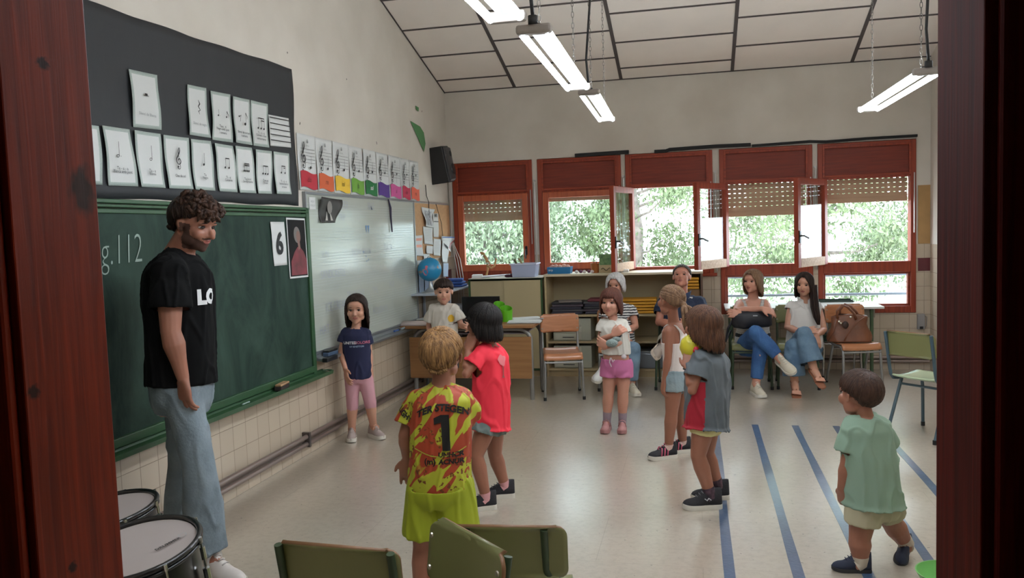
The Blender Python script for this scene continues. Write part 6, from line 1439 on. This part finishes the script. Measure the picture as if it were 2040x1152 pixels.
def jersey_mat():
    m = M('yellow_goalkeeper_jersey', (176, 176, 36), .6); nt = m.node_tree; b = nt.nodes['Principled BSDF']; tc = N(nt, 'TexCoord'); mp0 = N(nt, 'Mapping'); nt.links.new(tc.outputs['Object'], mp0.inputs[0]); mp0.inputs['Rotation'].default_value = (0, -.70, 0); mp = N(nt, 'Mapping'); nt.links.new(mp0.outputs[0], mp.inputs[0])
    mp.inputs['Scale'].default_value = (1.0, .5, .24)
    n = N(nt, 'TexNoise'); n.inputs['Scale'].default_value = 24; n.inputs['Detail'].default_value = 1.5; n.inputs['Distortion'].default_value = .6; nt.links.new(mp.outputs[0], n.inputs['Vector'])
    r = N(nt, 'ValToRGB'); e = r.color_ramp.elements; e[0].position = .495; e[0].color = (*lin((172, 174, 44)), 1); e[1].position = .515; e[1].color = (*lin((164, 62, 34)), 1); nt.links.new(n.outputs['Fac'], r.inputs[0])
    n2 = N(nt, 'TexNoise'); n2.inputs['Scale'].default_value = 60; n2.inputs['Detail'].default_value = 1; nt.links.new(tc.outputs['Object'], n2.inputs['Vector'])
    n3 = N(nt, 'TexNoise'); n3.inputs['Scale'].default_value = 9; nt.links.new(tc.outputs['Object'], n3.inputs['Vector'])
    a = N(nt, 'Math', operation='GREATER_THAN'); nt.links.new(n2.outputs['Fac'], a.inputs[0]); a.inputs[1].default_value = .60; c = N(nt, 'Math', operation='GREATER_THAN'); nt.links.new(n3.outputs['Fac'], c.inputs[0]); c.inputs[1].default_value = .55
    mu = N(nt, 'Math', operation='MULTIPLY'); nt.links.new(a.outputs[0], mu.inputs[0]); nt.links.new(c.outputs[0], mu.inputs[1]); mx = N(nt, 'Mix', data_type='RGBA'); nt.links.new(mu.outputs[0], mx.inputs[0]); nt.links.new(r.outputs[0], mx.inputs[6]); mx.inputs[7].default_value = (*lin((112, 60, 22)), 1)
    nt.links.new(mx.outputs[2], b.inputs['Base Color']); return m
sh_ = f.top(jersey_mat(), R_, ease=.014, hem=-.10, sleeve=.68, sl_ease=.026, amp=.004, seed=4, voxel=.006, straight=.9)
ax = Vector((1, -.02, 0)); bk_ = Vector((.15, -.99, 0)); ink = M('black_print', (20, 19, 20), .6)
def at(u, v): return P(u, v, y0-.09)
decal(sh_, sh_, 'name_print', ink, at(882, 812), ax, AZ+ax*.10, bk_, s='TER STEGEN', size=.038, bold=.0016, bend=-3.0)
decal(sh_, sh_, 'number_print', ink, at(886, 862), ax, AZ-ax*.03, bk_, geo=([(-.010, .074), (-.012, -.072), (.020, -.072), (.024, .074), (-.010, .074), (-.040, .060), (-.040, .034), (-.010, .044)], [(0, 1, 2, 3), (4, 5, 6, 7)]))
decal(sh_, sh_, 'sponsor_print', ink, at(898, 906), ax, AZ+ax*.1, bk_, s='UNHCR', size=.027, bold=.0012, squash=1.05); decal(sh_, sh_, 'sponsor_print', ink, at(899, 920), ax, AZ+ax*.1, bk_, s='ACNUR', size=.027, bold=.0012, squash=1.05)
decal(sh_, sh_, 'emblem_print', ink, at(858, 918), ax, AZ, bk_, s='(m)', size=.034, bold=.0012); decal(sh_, sh_, 'sleeve_print', ink, P(806, 826, y0-.05), Vector((.8, -.2, -.55)), Vector((.4, 0, .8)), Vector((-.35, -.93, 0)), s='LIGHT', size=.030, bold=.0012)
g = [(-.105+.21*k/12, -.03*math.sin(math.pi*k/12)) for k in range(13)]; decal(sh_, sh_, 'curved_piping', M('lime_piping', (170, 176, 60), .6), at(876, 893), ax, AZ, bk_, geo=(g+[(a, b-.004) for a, b in g], [(k, k+1, k+14, k+13) for k in range(12)]))
f.bottom(M('lime_shorts', (150, 160, 26), .7), R_, length=.78, ease=.022, end_ease=.048, waist=.1, amp=.005, name='shorts', voxel=.006)
f.ankle_h = .06
for S in 'RL': f.shoe(S, shoe_blk, white_s, R_, .20)

# girl in the coral shirt, hands at her face
y0 = 4.36
f = Fig(dict(hd=(962, 644, y0), nk=(978, 690, y0+.02), shL=(958, 706, y0-.07), shR=(985, 702, y0+.10), elL=(929, 745, y0-.14), wrL=(933, 698, y0-.07), elR=(945, 742, y0+.16), wrR=(945, 697, y0+.07),
   hpL=(972, 838, y0-.04), hpR=(984, 836, y0+.06), knL=(949, 908, y0-.09), anL=(969, 995, y0-.07), toL=(945, 1016, y0-.10), knR=(986, 905, y0+.10), anR=(1006, 968, y0+.14), toR=(984, 985, y0+.12)),
   hs=.218, face=(-.93, .36, .02), child=True, k=1.0)
R_ = person(f, 'person, girl in a bright coral t-shirt raising both hands to her face', -1.17, 4.35)
f.body(sk_a, m_lip2, .0045, R_, dict(L=dict(tip=(942, 668, y0-.04), pn=(.4, .85, 0), curl=.35, th=-1), R=dict(tip=(944, 668, y0+.04), pn=(.4, -.85, 0), curl=.35)), nose=.8)
f.eyes(R_, brow=h_black)
f.hair(h_black, R_, [(0, 8, 0), (35, 10, 0), (60, 6, .10), (80, 2, .32), (98, -8, .46), (130, -20, .40), (180, -24, .38)], crown=(180, 72), lift=1.12, n=320, rad=.022, seed=15, layers=2, inward=.0, vol=.8, facegap=0)
sh_ = f.top(M('coral_red_cotton', (236, 46, 66), .75), R_, ease=.022, hem=-.14, sleeve=.62, sl_ease=.022, amp=.006, hem_w=.008, seed=11, voxel=.0065, straight=.95)
pk = M('pale_pink_print', (226, 120, 126), .7); od = Vector((.75, -.65, 0)); ax = Vector((.65, .75, 0))
n_ = 20; geo = ([(.028*(1+.25*math.sin(3*t))*math.cos(t), .03*(1+.2*math.sin(4*t))*math.sin(t)) for t in [2*math.pi*k/n_ for k in range(n_)]], [tuple(range(n_))])
decal(sh_, sh_, 'flower_print', pk, P(989, 716, y0-.02), ax, AZ, od, geo=geo); decal(sh_, sh_, 'stem_print', M('greyed_print', (150, 80, 76), .7), P(992, 738, y0-.02), ax, AZ, od, geo=([(-.004, .03), (-.003, -.02), (-.012, -.034), (.010, -.036), (.003, -.02), (.003, .03)], [tuple(range(6))]))
f.bottom(M('sage_grey_jersey', (104, 116, 112), .85), R_, length=.36, ease=.008, end_ease=.030, waist=.1, amp=.004, name='shorts', voxel=.006)
f.ankle_h = .062
for S in 'LR': f.shoe(S, shoe_blk, white_s, R_, .205, lace=M('grey_lace', (120, 118, 122), .7), hi=.95); f.sock(S, M('pink_sock', (206, 150, 152), .85), R_, t=.84)

# girl in white top and pink shorts, arms crossed
y0 = 6.12
f = Fig(dict(hd=(1217, 603, y0), nk=(1221, 638, y0+.01), shR=(1203, 646, y0), shL=(1241, 647, y0+.01), elR=(1196, 678, y0-.02), wrR=(1221, 668, y0-.12), elL=(1248, 679, y0-.01), wrL=(1212, 690, y0-.13),
   hpR=(1216, 727, y0), hpL=(1242, 728, y0), knR=(1212, 785, y0-.01), anR=(1209, 838, y0+.01), toR=(1203, 857, y0-.11), knL=(1241, 785, y0-.01), anL=(1240, 840, y0+.01), toL=(1238, 860, y0-.12)),
   hs=.215, face=(-.20, -.97, 0), child=True, k=1.0)
R_ = person(f, 'person, girl with crossed arms in a short white top and pink shorts', -.66, 6.1)
f.body(sk_d, m_lip2, .005, R_, dict(R=dict(tip=(1234, 658, y0-.13), pn=(.2, .8, -.2), curl=.6, th=-1), L=dict(tip=(1197, 683, y0-.11), pn=(-.1, .9, .2), curl=.35, th=-1)), nose=.7)
f.eyes(R_, brow=h_aub)
f.hair(h_aub, R_, [(0, 10, 0), (34, 10, 0), (52, -2, .16), (75, -4, .50), (100, -12, .46), (140, -22, .40), (180, -26, .38)], crown=(180, 74), lift=1.11, n=260, rad=.022, seed=17, layers=2, inward=.03, vol=.8)
f.top(M('off_white_cotton', (204, 200, 190), .85), R_, ease=.012, hem=.24, sleeve=.52, sl_ease=.020, amp=.004, seed=5, voxel=.006, straight=.6, neck=1.15)
f.bottom(M('rose_pink_fleece', (190, 108, 148), .85), R_, length=.42, ease=.016, end_ease=.026, waist=.16, amp=.003, name='shorts', voxel=.006)
x = MB(); x.tube([P(1216, 713, y0-.105), P(1214, 722, y0-.112), P(1218, 731, y0-.112)], .004, 6).tube([P(1217, 713, y0-.105), P(1221, 722, y0-.112), P(1224, 717, y0-.112)], .004, 6); x.ball(P(1243, 711, y0-.09), (.02, .012, .018)); x.build('drawstring', M('white_cord', (206, 196, 198), .8), R_, smooth=True)
f.ankle_h = .055
for S in 'RL': f.shoe(S, M('dusty_pink_leather', (178, 126, 124), .6), M('dusty_pink_sole', (170, 120, 118), .6), R_, .185, strap=M('dusty_pink_leather', (178, 126, 124)), hi=.9); f.sock(S, M('mauve_grey_sock', (148, 132, 142), .85), R_, t=.66)
e = empty('plush_toy', P(1222, 683, y0-.15), label='small grey green plush held in the crossed arms of the girl in pink shorts', cat='toy')
x = MB(); x.ball(P(1219, 684, y0-.145), (.045, .03, .032)); x.ball(P(1228, 676, y0-.13), (.032, .022, .022)); x.build('plush_body', M('grey_green_plush', (132, 146, 142), .95, bump=.8, bscale=80), e, smooth=True); x = MB(); x.ball(P(1231, 669, y0-.12), (.028, .02, .016)); x.build('dark_patch', M('dark_plush', (40, 38, 40), .95), e, smooth=True)

# girl in tank top and denim skirt, back turned left
y0 = 5.46
f = Fig(dict(hd=(1336, 600, y0), nk=(1343, 645, y0+.01), shL=(1335, 660, y0-.07), shR=(1358, 658, y0+.08), elL=(1331, 712, y0-.09), wrL=(1324, 756, y0-.08), elR=(1364, 706, y0+.10), wrR=(1366, 750, y0+.08),
   hpL=(1343, 756, y0-.05), hpR=(1353, 755, y0+.05), knL=(1338, 822, y0-.06), anL=(1332, 890, y0-.05), toL=(1308, 908, y0-.09), knR=(1356, 822, y0+.08), anR=(1360, 882, y0+.10), toR=(1338, 896, y0+.07)),
   hs=.212, face=(-.72, .68, .12), child=True, k=1.0)
R_ = person(f, 'person, ponytailed girl in a white tank top and pale denim skirt looking away', -.2, 5.46)
f.body(sk_a, m_lip2, .0048, R_, dict(L=dict(tip=(1320, 780, y0-.08), pn=(.8, .3, 0), curl=.35, th=1), R=dict(tip=(1364, 772, y0+.08), pn=(-.4, -.3, 0), curl=.3)), nose=.75)
f.eyes(R_, brow=h_lb)
f.hair(h_lb, R_, [(0, 32, 0), (40, 28, 0), (60, 12, 0), (84, 0, 0), (105, -8, 0), (130, -30, 0), (180, -34, 0)], crown=(180, -2), lift=1.09, n=280, rad=.019, seed=19, vol=.7)
x = MB(); tie = f.H(0, -.56, -.02); rnd = random.Random(5)
x.ball(tie, .022)
for k in range(26):
    a = rnd.uniform(0, 6.28); r_1 = rnd.uniform(.2, 1)*.026; o = Vector((math.cos(a)*r_1, math.sin(a)*r_1, 0)); x.tube([tie, tie+o*1.3+Vector((.012, -.012, -.02)), tie+o*1.5+Vector((.02, -.025, -.075)), tie+o*1.1+Vector((.015, -.02, -.125)), tie+o*.6+Vector((.012, -.01, -.165+.02*rnd.random()))], [.012, .012, .011, .009, .003], 6)
x.build('ponytail', h_lb, R_, smooth=True)
f.top(M('white_ribbed_cotton', (206, 194, 186), .85), R_, ease=.007, hem=.0, tank=.95, amp=.002, cut=f.tank_cut(.062, .085, .05, (-.72, .68), back=.07, depth=.12), seed=6, voxel=.006, straight=.2, name='tank_top')
f.bottom(jeans('pale_denim', (118, 136, 142), (146, 160, 162)), R_, length=.36, ease=.012, end_ease=.018, waist=.16, amp=.002, name='denim_skirt', voxel=.006, skirt=True)
f.ankle_h = .062
for S in 'LR': f.shoe(S, shoe_blk, white_s, R_, .205, accent=(pinkm, 'stripes'), lace=pinkm); f.sock(S, M('light_sock', (200, 170, 160), .85), R_, t=.92)

# girl in the grey shirt with a red side panel
y0 = 4.50
f = Fig(dict(hd=(1398, 650, y0), nk=(1412, 700, y0+.02), shL=(1396, 716, y0-.07), shR=(1424, 712, y0+.10), elL=(1379, 778, y0-.12), wrL=(1370, 735, y0-.09), elR=(1402, 775, y0+.14), wrR=(1384, 738, y0+.08),
   hpL=(1403, 838, y0-.045), hpR=(1412, 836, y0+.055), knL=(1391, 908, y0-.06), anL=(1416, 990, y0-.04), toL=(1386, 1008, y0-.06), knR=(1408, 902, y0+.09), anR=(1431, 970, y0+.12), toR=(1404, 985, y0+.10)),
   hs=.216, face=(-.88, .42, .04), child=True, k=1.03)
R_ = person(f, 'person, girl in grey shirt with red side panel, yellow balloon at her face', .05, 4.5)
f.body(sk_a, m_lip2, .0045, R_, dict(L=dict(tip=(1374, 712, y0-.06), pn=(.1, .95, 0), curl=.42, th=-1), R=dict(tip=(1382, 712, y0+.05), pn=(.1, -.95, 0), curl=.42)), nose=.75)
f.eyes(R_, brow=h_br)
f.hair(h_br, R_, [(0, 34, 0), (28, 34, 0), (50, 20, .10), (72, 4, .42), (95, -6, .52), (130, -20, .55), (180, -24, .58)], crown=(180, 80), lift=1.12, n=320, rad=.022, seed=23, layers=2, inward=-.02, vol=1.2, wav=.012)
hdj = f.j['hp'].copy(); nkj = f.j['nk'].copy(); lf_ = (f.j['shL']-f.j['shR']).normalized(); fwj = Vector((-.88, .42, 0)).normalized()
def reg(c):
    t = (c-hdj).dot(AZ)/(nkj.z-hdj.z); q = c-(hdj+(nkj-hdj)*t); a = q.dot(lf_); b = q.dot(fwj)
    return 1 if (abs(a) > .03 and -.045 < b < -.01+.17*(.62-t) and t < .62) else 0
f.top([M('slate_grey_cotton', (92, 98, 102), .85, var=.08, vscale=20), M('crimson_panel', (160, 26, 44), .8)], R_, ease=.031, hem=-.13, sleeve=.60, sl_ease=.034, amp=.007, seed=8, voxel=.0065, straight=1, region=reg, hem_w=.012)
f.bottom(M('pale_yellow_jersey', (206, 198, 140), .85), R_, length=.40, ease=.010, end_ease=.014, waist=.1, amp=.001, name='cycling_shorts', voxel=.006)
f.ankle_h = .062
for S in 'LR': f.shoe(S, shoe_blk, white_s, R_, .215, lace=M('grey_lace', (120, 118, 122), .7), accent=(M('silver_logo', (180, 180, 184), .3), 'logo')); f.sock(S, M('charcoal_pattern_sock', (40, 34, 42), .85, col2=(96, 70, 82), vscale=40), R_, t=.76)
MB().tube([f.j['wrL']+Vector((math.cos(a)*.023, math.sin(a)*.023, 0)) for a in [k*math.pi/6 for k in range(13)]], .004, 6).build('bracelet', m_black, R_, smooth=True)
e = empty('balloon', P(1378, 690, y0-.02), label='small dimpled yellow balloon held in front of the face of the girl in grey', cat='balloon')
x = MB(); bc2 = P(1378, 692, y0-.01); x.ball(bc2, (.062, .062, .072), seg=24, ring=18); x.v = [p+(p-bc2).normalized()*(.006*noise.noise(p*30)) for p in x.v]; x.build('balloon_skin', M('yellow_rubber', (196, 184, 48), .4), e, smooth=True)
x = MB(); x.ball(P(1387, 695, y0-.07), (.014, .01, .012)).ball(P(1384, 699, y0-.07), .010); x.build('red_knot', M('red_rubber', (200, 34, 60), .5), e, smooth=True)

# toddler in mint shirt
y0 = 3.74
f = Fig(dict(hd=(1711, 786, y0), nk=(1724, 832, y0-.01), shL=(1698, 852, y0-.02), shR=(1752, 850, y0+.06), elL=(1686, 925, y0-.03), wrL=(1677, 975, y0-.01), elR=(1768, 905, y0+.13), wrR=(1756, 945, y0+.18),
   hpL=(1723, 1000, y0-.02), hpR=(1757, 996, y0+.04), knL=(1713, 1072, y0-.02), anL=(1714, 1122, y0-.02), toL=(1684, 1138, y0-.02), knR=(1778, 1042, y0+.10), anR=(1806, 1085, y0+.16), toR=(1800, 1104, y0+.10)),
   hs=.208, face=(-.62, .78, .0), child=True, k=.86, r=dict(hip=.060, kn=.046, an=.030, pew=.098, pe=.085, waw=.092, chw=.090, sh=.032, el=.027, wr=.020, nk=.036))
R_ = person(f, 'person, toddler seen from behind stepping left in a mint shirt and beige shorts', .66, 3.74)
f.body(sk_a, m_lip2, .0042, R_, dict(L=dict(tip=(1682, 1006, y0+.01), pn=(.7, .5, 0), curl=.45, th=1), R=dict(tip=(1748, 960, y0+.22), pn=(-.5, -.3, 0), curl=.3)), nose=.6)
f.eyes(R_, brow=h_br)
f.hair(hair_mat('hair_toddler_brown', (46, 30, 24), (78, 54, 42)), R_, [(0, 16, 0), (40, 14, 0), (60, 2, 0), (84, -2, 0), (104, -16, 0), (128, -44, 0), (180, -52, 0)], crown=(185, 72), lift=1.13, n=320, rad=.020, seed=29, layers=2, vol=.7)
f.top(M('mint_cotton', (134, 158, 138), .85), R_, ease=.025, hem=-.06, sleeve=.66, sl_ease=.030, amp=.005, seed=14, voxel=.006, straight=.7, hem_w=.006)
f.bottom(M('beige_twill', (172, 164, 136), .85), R_, length=.62, ease=.018, end_ease=.028, waist=.12, amp=.003, name='shorts', voxel=.006)
f.ankle_h = .05; nv = M('navy_canvas', (38, 44, 62), .8)
f.shoe('L', nv, dark_s, R_, .165, hi=1.15, lace=nv, sole_h=.016); f.sock('L', M('cream_sock', (190, 178, 160), .9), R_, t=.72)
f.flat = False; f.shoe('R', nv, dark_s, R_, .16, hi=1.15, up=(.25, -.3, .9), sole_h=.016); f.sock('R', M('cream_sock', (190, 178, 160), .9), R_, t=.72); f.flat = True

# ---- seated adults
# woman with silver hair
yb = 7.92
f = Fig(dict(hd=(1226, 568, yb-.05), nk=(1231, 606, yb), shR=(1208, 617, yb-.01), shL=(1258, 618, yb), elR=(1201, 655, yb-.10), wrR=(1232, 662, yb-.26), elL=(1266, 650, yb-.10), wrL=(1235, 668, yb-.26),
   hpR=(1219, 697, yb), hpL=(1246, 697, yb), knR=(1232, 690, yb-.45), anR=(1200, 736, yb-.50), toR=(1190, 752, yb-.60), knL=(1263, 694, yb-.42), anL=(1258, 768, yb-.40), toL=(1268, 786, yb-.52)),
   hs=.215, face=(-.18, -.96, -.12), fem=1, k=.93)
R_ = person(f, 'person with silver bob hair in a black and white striped shirt, seated with folded arms', -.78, 7.75)
f.body(sk_d, m_lip, .0062, R_, dict(R=dict(tip=(1262, 655, yb-.27), pn=(0, .9, -.1), curl=.3), L=dict(tip=(1250, 682, yb-.28), pn=(0, .9, 0), curl=.3)))
f.eyes(R_, brow=h_gm)
f.hair(h_grey, R_, [(0, 36, 0), (25, 34, 0), (48, 18, .12), (70, 4, .34), (95, -6, .42), (135, -20, .34), (180, -26, .26)], crown=(30, 70), lift=1.16, n=170, rad=.038, seed=33, layers=2, inward=.05, vol=1.1)
def stripes(name, a, b, sc, thr=.5, dist=1.0):
    m = M(name, a, .85); nt = m.node_tree; bb = nt.nodes['Principled BSDF']; tc = N(nt, 'TexCoord'); w = N(nt, 'TexWave', bands_direction='Z'); w.inputs['Scale'].default_value = sc; w.inputs['Distortion'].default_value = dist; w.inputs['Detail Scale'].default_value = 2
    nt.links.new(tc.outputs['Object'], w.inputs['Vector']); r = N(nt, 'ValToRGB'); e = r.color_ramp.elements; e[0].position = thr-.03; e[0].color = (*lin(a), 1); e[1].position = thr+.03; e[1].color = (*lin(b), 1); nt.links.new(w.outputs['Fac'], r.inputs[0]); nt.links.new(r.outputs[0], bb.inputs['Base Color']); return m
f.top(stripes('black_white_stripes', (34, 34, 40), (206, 204, 200), 13, .42, 1.6), R_, ease=.010, hem=-.02, sleeve=.52, sl_ease=.020, amp=.004, seed=41, voxel=.008, straight=.7)
f.bottom(jeans('mid_blue_denim', (92, 118, 140), (124, 148, 166)), R_, length=1.86, ease=.012, end_ease=.02, waist=.12, amp=.003, voxel=.009)
f.ankle_h = .07
f.shoe('L', cream, white_s, R_, .25, lace=white_s); f.flat = False; f.shoe('R', M('white_canvas', (206, 204, 200), .7), white_s, R_, .25, up=(.3, -.3, .9)); f.flat = True

# man in navy polo
yb = 7.98
f = Fig(dict(hd=(1358, 552, yb-.04), nk=(1358, 592, yb+.01), shR=(1322, 604, yb), shL=(1394, 604, yb), elR=(1313, 642, yb-.08), wrR=(1352, 648, yb-.27), elL=(1405, 645, yb-.08), wrL=(1366, 652, yb-.29),
   hpR=(1342, 700, yb), hpL=(1374, 700, yb), knR=(1330, 672, yb-.44), anR=(1322, 690, yb-.60), toR=(1304, 706, yb-.66), knL=(1378, 695, yb-.46), anL=(1372, 776, yb-.44), toL=(1374, 792, yb-.58)),
   hs=.232, face=(-.10, -.90, .32), k=1.0, r=dict(chw=.185, waw=.165, ch=.125, wa=.12))
R_ = person(f, 'person with short grey hair in a navy polo shirt, seated with chin raised', -.22, 7.8)
f.body(skin_mat('skin_ruddy', (186, 126, 104)), m_lip, .0062, R_, dict(R=dict(tip=(1385, 642, yb-.29), pn=(0, .9, 0), curl=.25), L=dict(tip=(1338, 644, yb-.28), pn=(0, .9, 0), curl=.25)))
f.eyes(R_, brow=h_gm, openness=.7)
f.hair(h_gm, R_, [(0, 38, 0), (28, 40, 0), (48, 30, 0), (66, 12, 0), (84, 4, 0), (104, -6, 0), (125, -34, 0), (180, -40, 0)], crown=(180, 70), lift=1.07, n=120, rad=.034, seed=35, vol=1.0)
m_navy = M('navy_pique', (30, 42, 66), .8); sh_ = f.top(m_navy, R_, ease=.012, hem=-.08, sleeve=.60, sl_ease=.026, amp=.005, seed=44, voxel=.008, straight=.8)
x = MB(); nk = f.j['nk']; 
for sx in (-1, 1): x.add([nk+Vector((sx*.03, -.07, .035)), nk+Vector((sx*.085, -.02, .055)), nk+Vector((sx*.075, -.075, .0)), nk+Vector((sx*.02, -.105, -.02)), nk+Vector((sx*.09, .04, .06))], [(0, 3, 2, 1), (1, 2, 4)])
x.build('collar', M('navy_collar', (40, 54, 82), .8), sh_, solid=.006)
decal(sh_, sh_, 'chest_logo', M('white_print', (208, 208, 208)), P(1376, 588+6, yb-.13), (1, .05, -.12), AZ, (0, -1, 0), s='Jeep', size=.022, bold=.001)
f.bottom(M('khaki_twill', (150, 140, 122), .85), R_, length=1.84, ease=.014, end_ease=.03, waist=.12, amp=.003, voxel=.009)
f.ankle_h = .07; f.shoe('L', M('dark_trainer', (60, 58, 60), .7), white_s, R_, .28); f.flat = False; f.shoe('R', M('taupe_suede', (150, 136, 124), .8), M('pale_sole', (186, 170, 154), .7), R_, .27, up=(.75, -.1, .55), lace=white_s); f.flat = True

# woman with striped tank and black bag
yb = 8.0
f = Fig(dict(hd=(1499, 561, yb-.06), nk=(1500, 597, yb), shR=(1475, 607, yb), shL=(1523, 607, yb), elR=(1467, 640-20, yb-.20), wrR=(1518, 615, yb-.34), elL=(1533, 630, yb-.12), wrL=(1478, 628, yb-.30),
   hpR=(1485, 690, yb), hpL=(1515, 690, yb), knR=(1506, 662, yb-.48), anR=(1555, 716, yb-.56), toR=(1570, 728, yb-.66), knL=(1516, 688, yb-.44), anL=(1506, 764, yb-.46), toL=(1516, 782, yb-.58)),
   hs=.218, face=(-.55, -.83, .0), fem=1, k=1.0, r=dict(sh=.052))
R_ = person(f, 'person with shoulder length blond brown hair, striped tank top and blue jeans, seated', .5, 7.8)
f.body(sk_d, m_lip, .0062, R_, dict(R=dict(tip=(1542, 622, yb-.34), pn=(0, .5, -.8), curl=.3), L=dict(tip=(1456, 624, yb-.30), pn=(.1, .8, -.3), curl=.35)))
f.eyes(R_, brow=h_lb)
f.hair(h_lb, R_, [(0, 36, 0), (24, 34, 0), (46, 16, .16), (70, 4, .55), (95, -6, .66), (135, -20, .66), (180, -26, .66)], crown=(-25, 76), lift=1.12, n=190, rad=.034, seed=37, layers=2, inward=.02, vol=.8)
zc = f.j['sh'].z
def reg2(c): 
    d = zc-c.z; return 1 if (.05 < d < .085 or .16 < d < .19 or .27 < d < .30) and abs(c.x-f.j['sh'].x) > .03+.25*abs(d-.065 if d < .12 else d-.175) else 0
f.top([stripes('fine_grey_stripes', (140, 138, 134), (196, 194, 188), 30, .4, .3), M('black_bands', (32, 30, 34), .85)], R_, ease=.008, hem=.0, tank=.95, amp=.002, cut=f.tank_cut(.105, .12, .075, (-.1, -.99), depth=.15), seed=47, voxel=.007, region=reg2, name='tank_top')
f.bottom(jeans('bright_blue_denim', (36, 72, 120), (58, 98, 146)), R_, length=1.88, ease=.010, end_ease=.012, waist=.14, amp=.003, voxel=.009)
f.ankle_h = .07; f.shoe('L', cream, white_s, R_, .26, lace=white_s); f.flat = False; f.shoe('R', cream, white_s, R_, .26, up=(-.3, -.5, .75), lace=white_s); f.flat = True
b = P(1499, 634, yb-.26); e = empty('black_handbag', (b.x, b.y, b.z-.08), label='black soft handbag on the lap of the woman in the striped tank top', cat='handbag')
x = MB(); x.rings([sring(b+Vector((dx, 0, .008*math.sin(dx*20)-.10*(dx+.05)**2-.01)), Vector((0, 1, 0)), AZ, w_, h_, 16, .7) for dx, w_, h_ in ((-.185, .03, .055), (-.17, .06, .078), (-.08, .075, .088), (.04, .075, .082), (.14, .065, .07), (.17, .03, .05))]); x.v = [p+Vector((0, 0, .008*noise.noise(p*14))) for p in x.v]; bb_ = x.build('bag_body', M('black_nylon', (24, 25, 32), .5, bump=.3, bscale=20), e, smooth=True)
x = MB(); x.obox(b+Vector((.02, -.078, .03)), (.04, .004, .008)); x.build('logo_plate', M('silver_logo', (180, 180, 184)), e)
MB().tube([b+Vector((-.17, -.02, .0)), b+Vector((-.22, .02, -.10)), b+Vector((-.24, .03, -.22)), b+Vector((-.19, .05, -.12))], .011, 8).build('strap', MATS['black_nylon'], e, smooth=True)

# woman in white blouse
f = Fig(dict(hd=(1602, 567, yb-.08), nk=(1603, 603, yb), shR=(1578, 611, yb), shL=(1628, 613, yb+.02), elR=(1569, 652, yb-.06), wrR=(1600, 664, yb-.28), elL=(1641, 657, yb-.06), wrL=(1626, 668, yb-.24),
   hpR=(1588, 692, yb), hpL=(1618, 692, yb), knR=(1602, 664, yb-.47), anR=(1622, 738, yb-.56), toR=(1634, 756, yb-.66), knL=(1578, 690, yb-.44), anL=(1583, 764, yb-.46), toL=(1587, 782, yb-.57)),
   hs=.214, face=(-.28, -.93, -.10), fem=1, k=.92)
R_ = person(f, 'person with long dark hair in a sleeveless white blouse and flared jeans, seated', .9, 7.8)
f.body(sk_b, m_lip, .0062, R_, dict(R=dict(tip=(1620, 656, yb-.34), pn=(0, .7, -.6), curl=.3), L=dict(tip=(1628, 692, yb-.30), pn=(-.2, .8, -.3), curl=.35)), bare_feet=True)
f.eyes(R_, brow=h_dark)
f.hair(h_dark, R_, [(0, 42, 0), (20, 38, 0), (42, 20, .20), (68, 4, .60), (95, -6, .70), (135, -20, .62), (180, -26, .60)], crown=(10, 70), lift=1.10, n=180, rad=.032, seed=39, layers=2, inward=.01, vol=.7)
x = MB(); rnd = random.Random(9)
for k in range(34):
    o = Vector((max(-.025, min(.02, rnd.gauss(0, .014))), max(-.02, min(.02, rnd.gauss(0, .012))), 0)); h0 = f.H(-.40, .02, -.25)+o; x.tube([h0+Vector((0, 0, .05)), h0, P(1624, 612, yb-.13)+o*1.2, P(1628, 632, yb-.15)+o, P(1631, 648, yb-.15)+o*.5+Vector((0, 0, .02*rnd.random()))], [.010, .012, .012, .009, .003], 6)
x.build('long_lock', h_dark, R_, smooth=True)
m_bl = M('white_poplin', (206, 202, 196), .8); sh_ = f.top(m_bl, R_, ease=.014, hem=-.04, sleeve=.16, sl_ease=.020, amp=.006, seed=51, voxel=.008, straight=.8, name='blouse')
nk = f.j['nk']; x = MB()
for sx in (-1, 1): x.add([nk+Vector((sx*.02, -.075, .03)), nk+Vector((sx*.07, -.02, .06)), nk+Vector((sx*.07, -.07, .0)), nk+Vector((sx*.015, -.11, -.045))], [(0, 3, 2, 1)])
x.build('collar', m_bl, sh_, solid=.005)
f.bottom(jeans('blue_grey_denim', (70, 96, 120), (104, 128, 146)), R_, length=1.80, ease=.014, end_ease=.060, waist=.12, amp=.004, voxel=.009)
m_san = M('tan_sandal', (140, 88, 62), .5)
for S in 'RL':
    an, to = f.j['an'+S], f.j['to'+S]; d = (to-an); d.normalize(); sd = d.cross(AZ).normalized(); un = sd.cross(d)
    x = MB(); x.rings([sring(an+d*t-un*.034, sd, un, w_, .010, 14) for t, w_ in ((-.06, .022), (-.03, .032), (.05, .030), (.13, .042), (.19, .036), (.205, .015))]); x.build('sandal', m_san, R_, smooth='auto')
    x = MB(); x.tube([an+d*.12+sd*.04-un*.03, an+d*.11+un*.02, an+d*.12-sd*.04-un*.03], .008, 8).tube([an-d*.01+sd*.036*math.cos(a)+d*.03*math.sin(a)+un*.012 for a in [k*math.pi/6 for k in range(13)]], .005, 6); x.build('sandal_strap', m_san, R_, smooth=True)
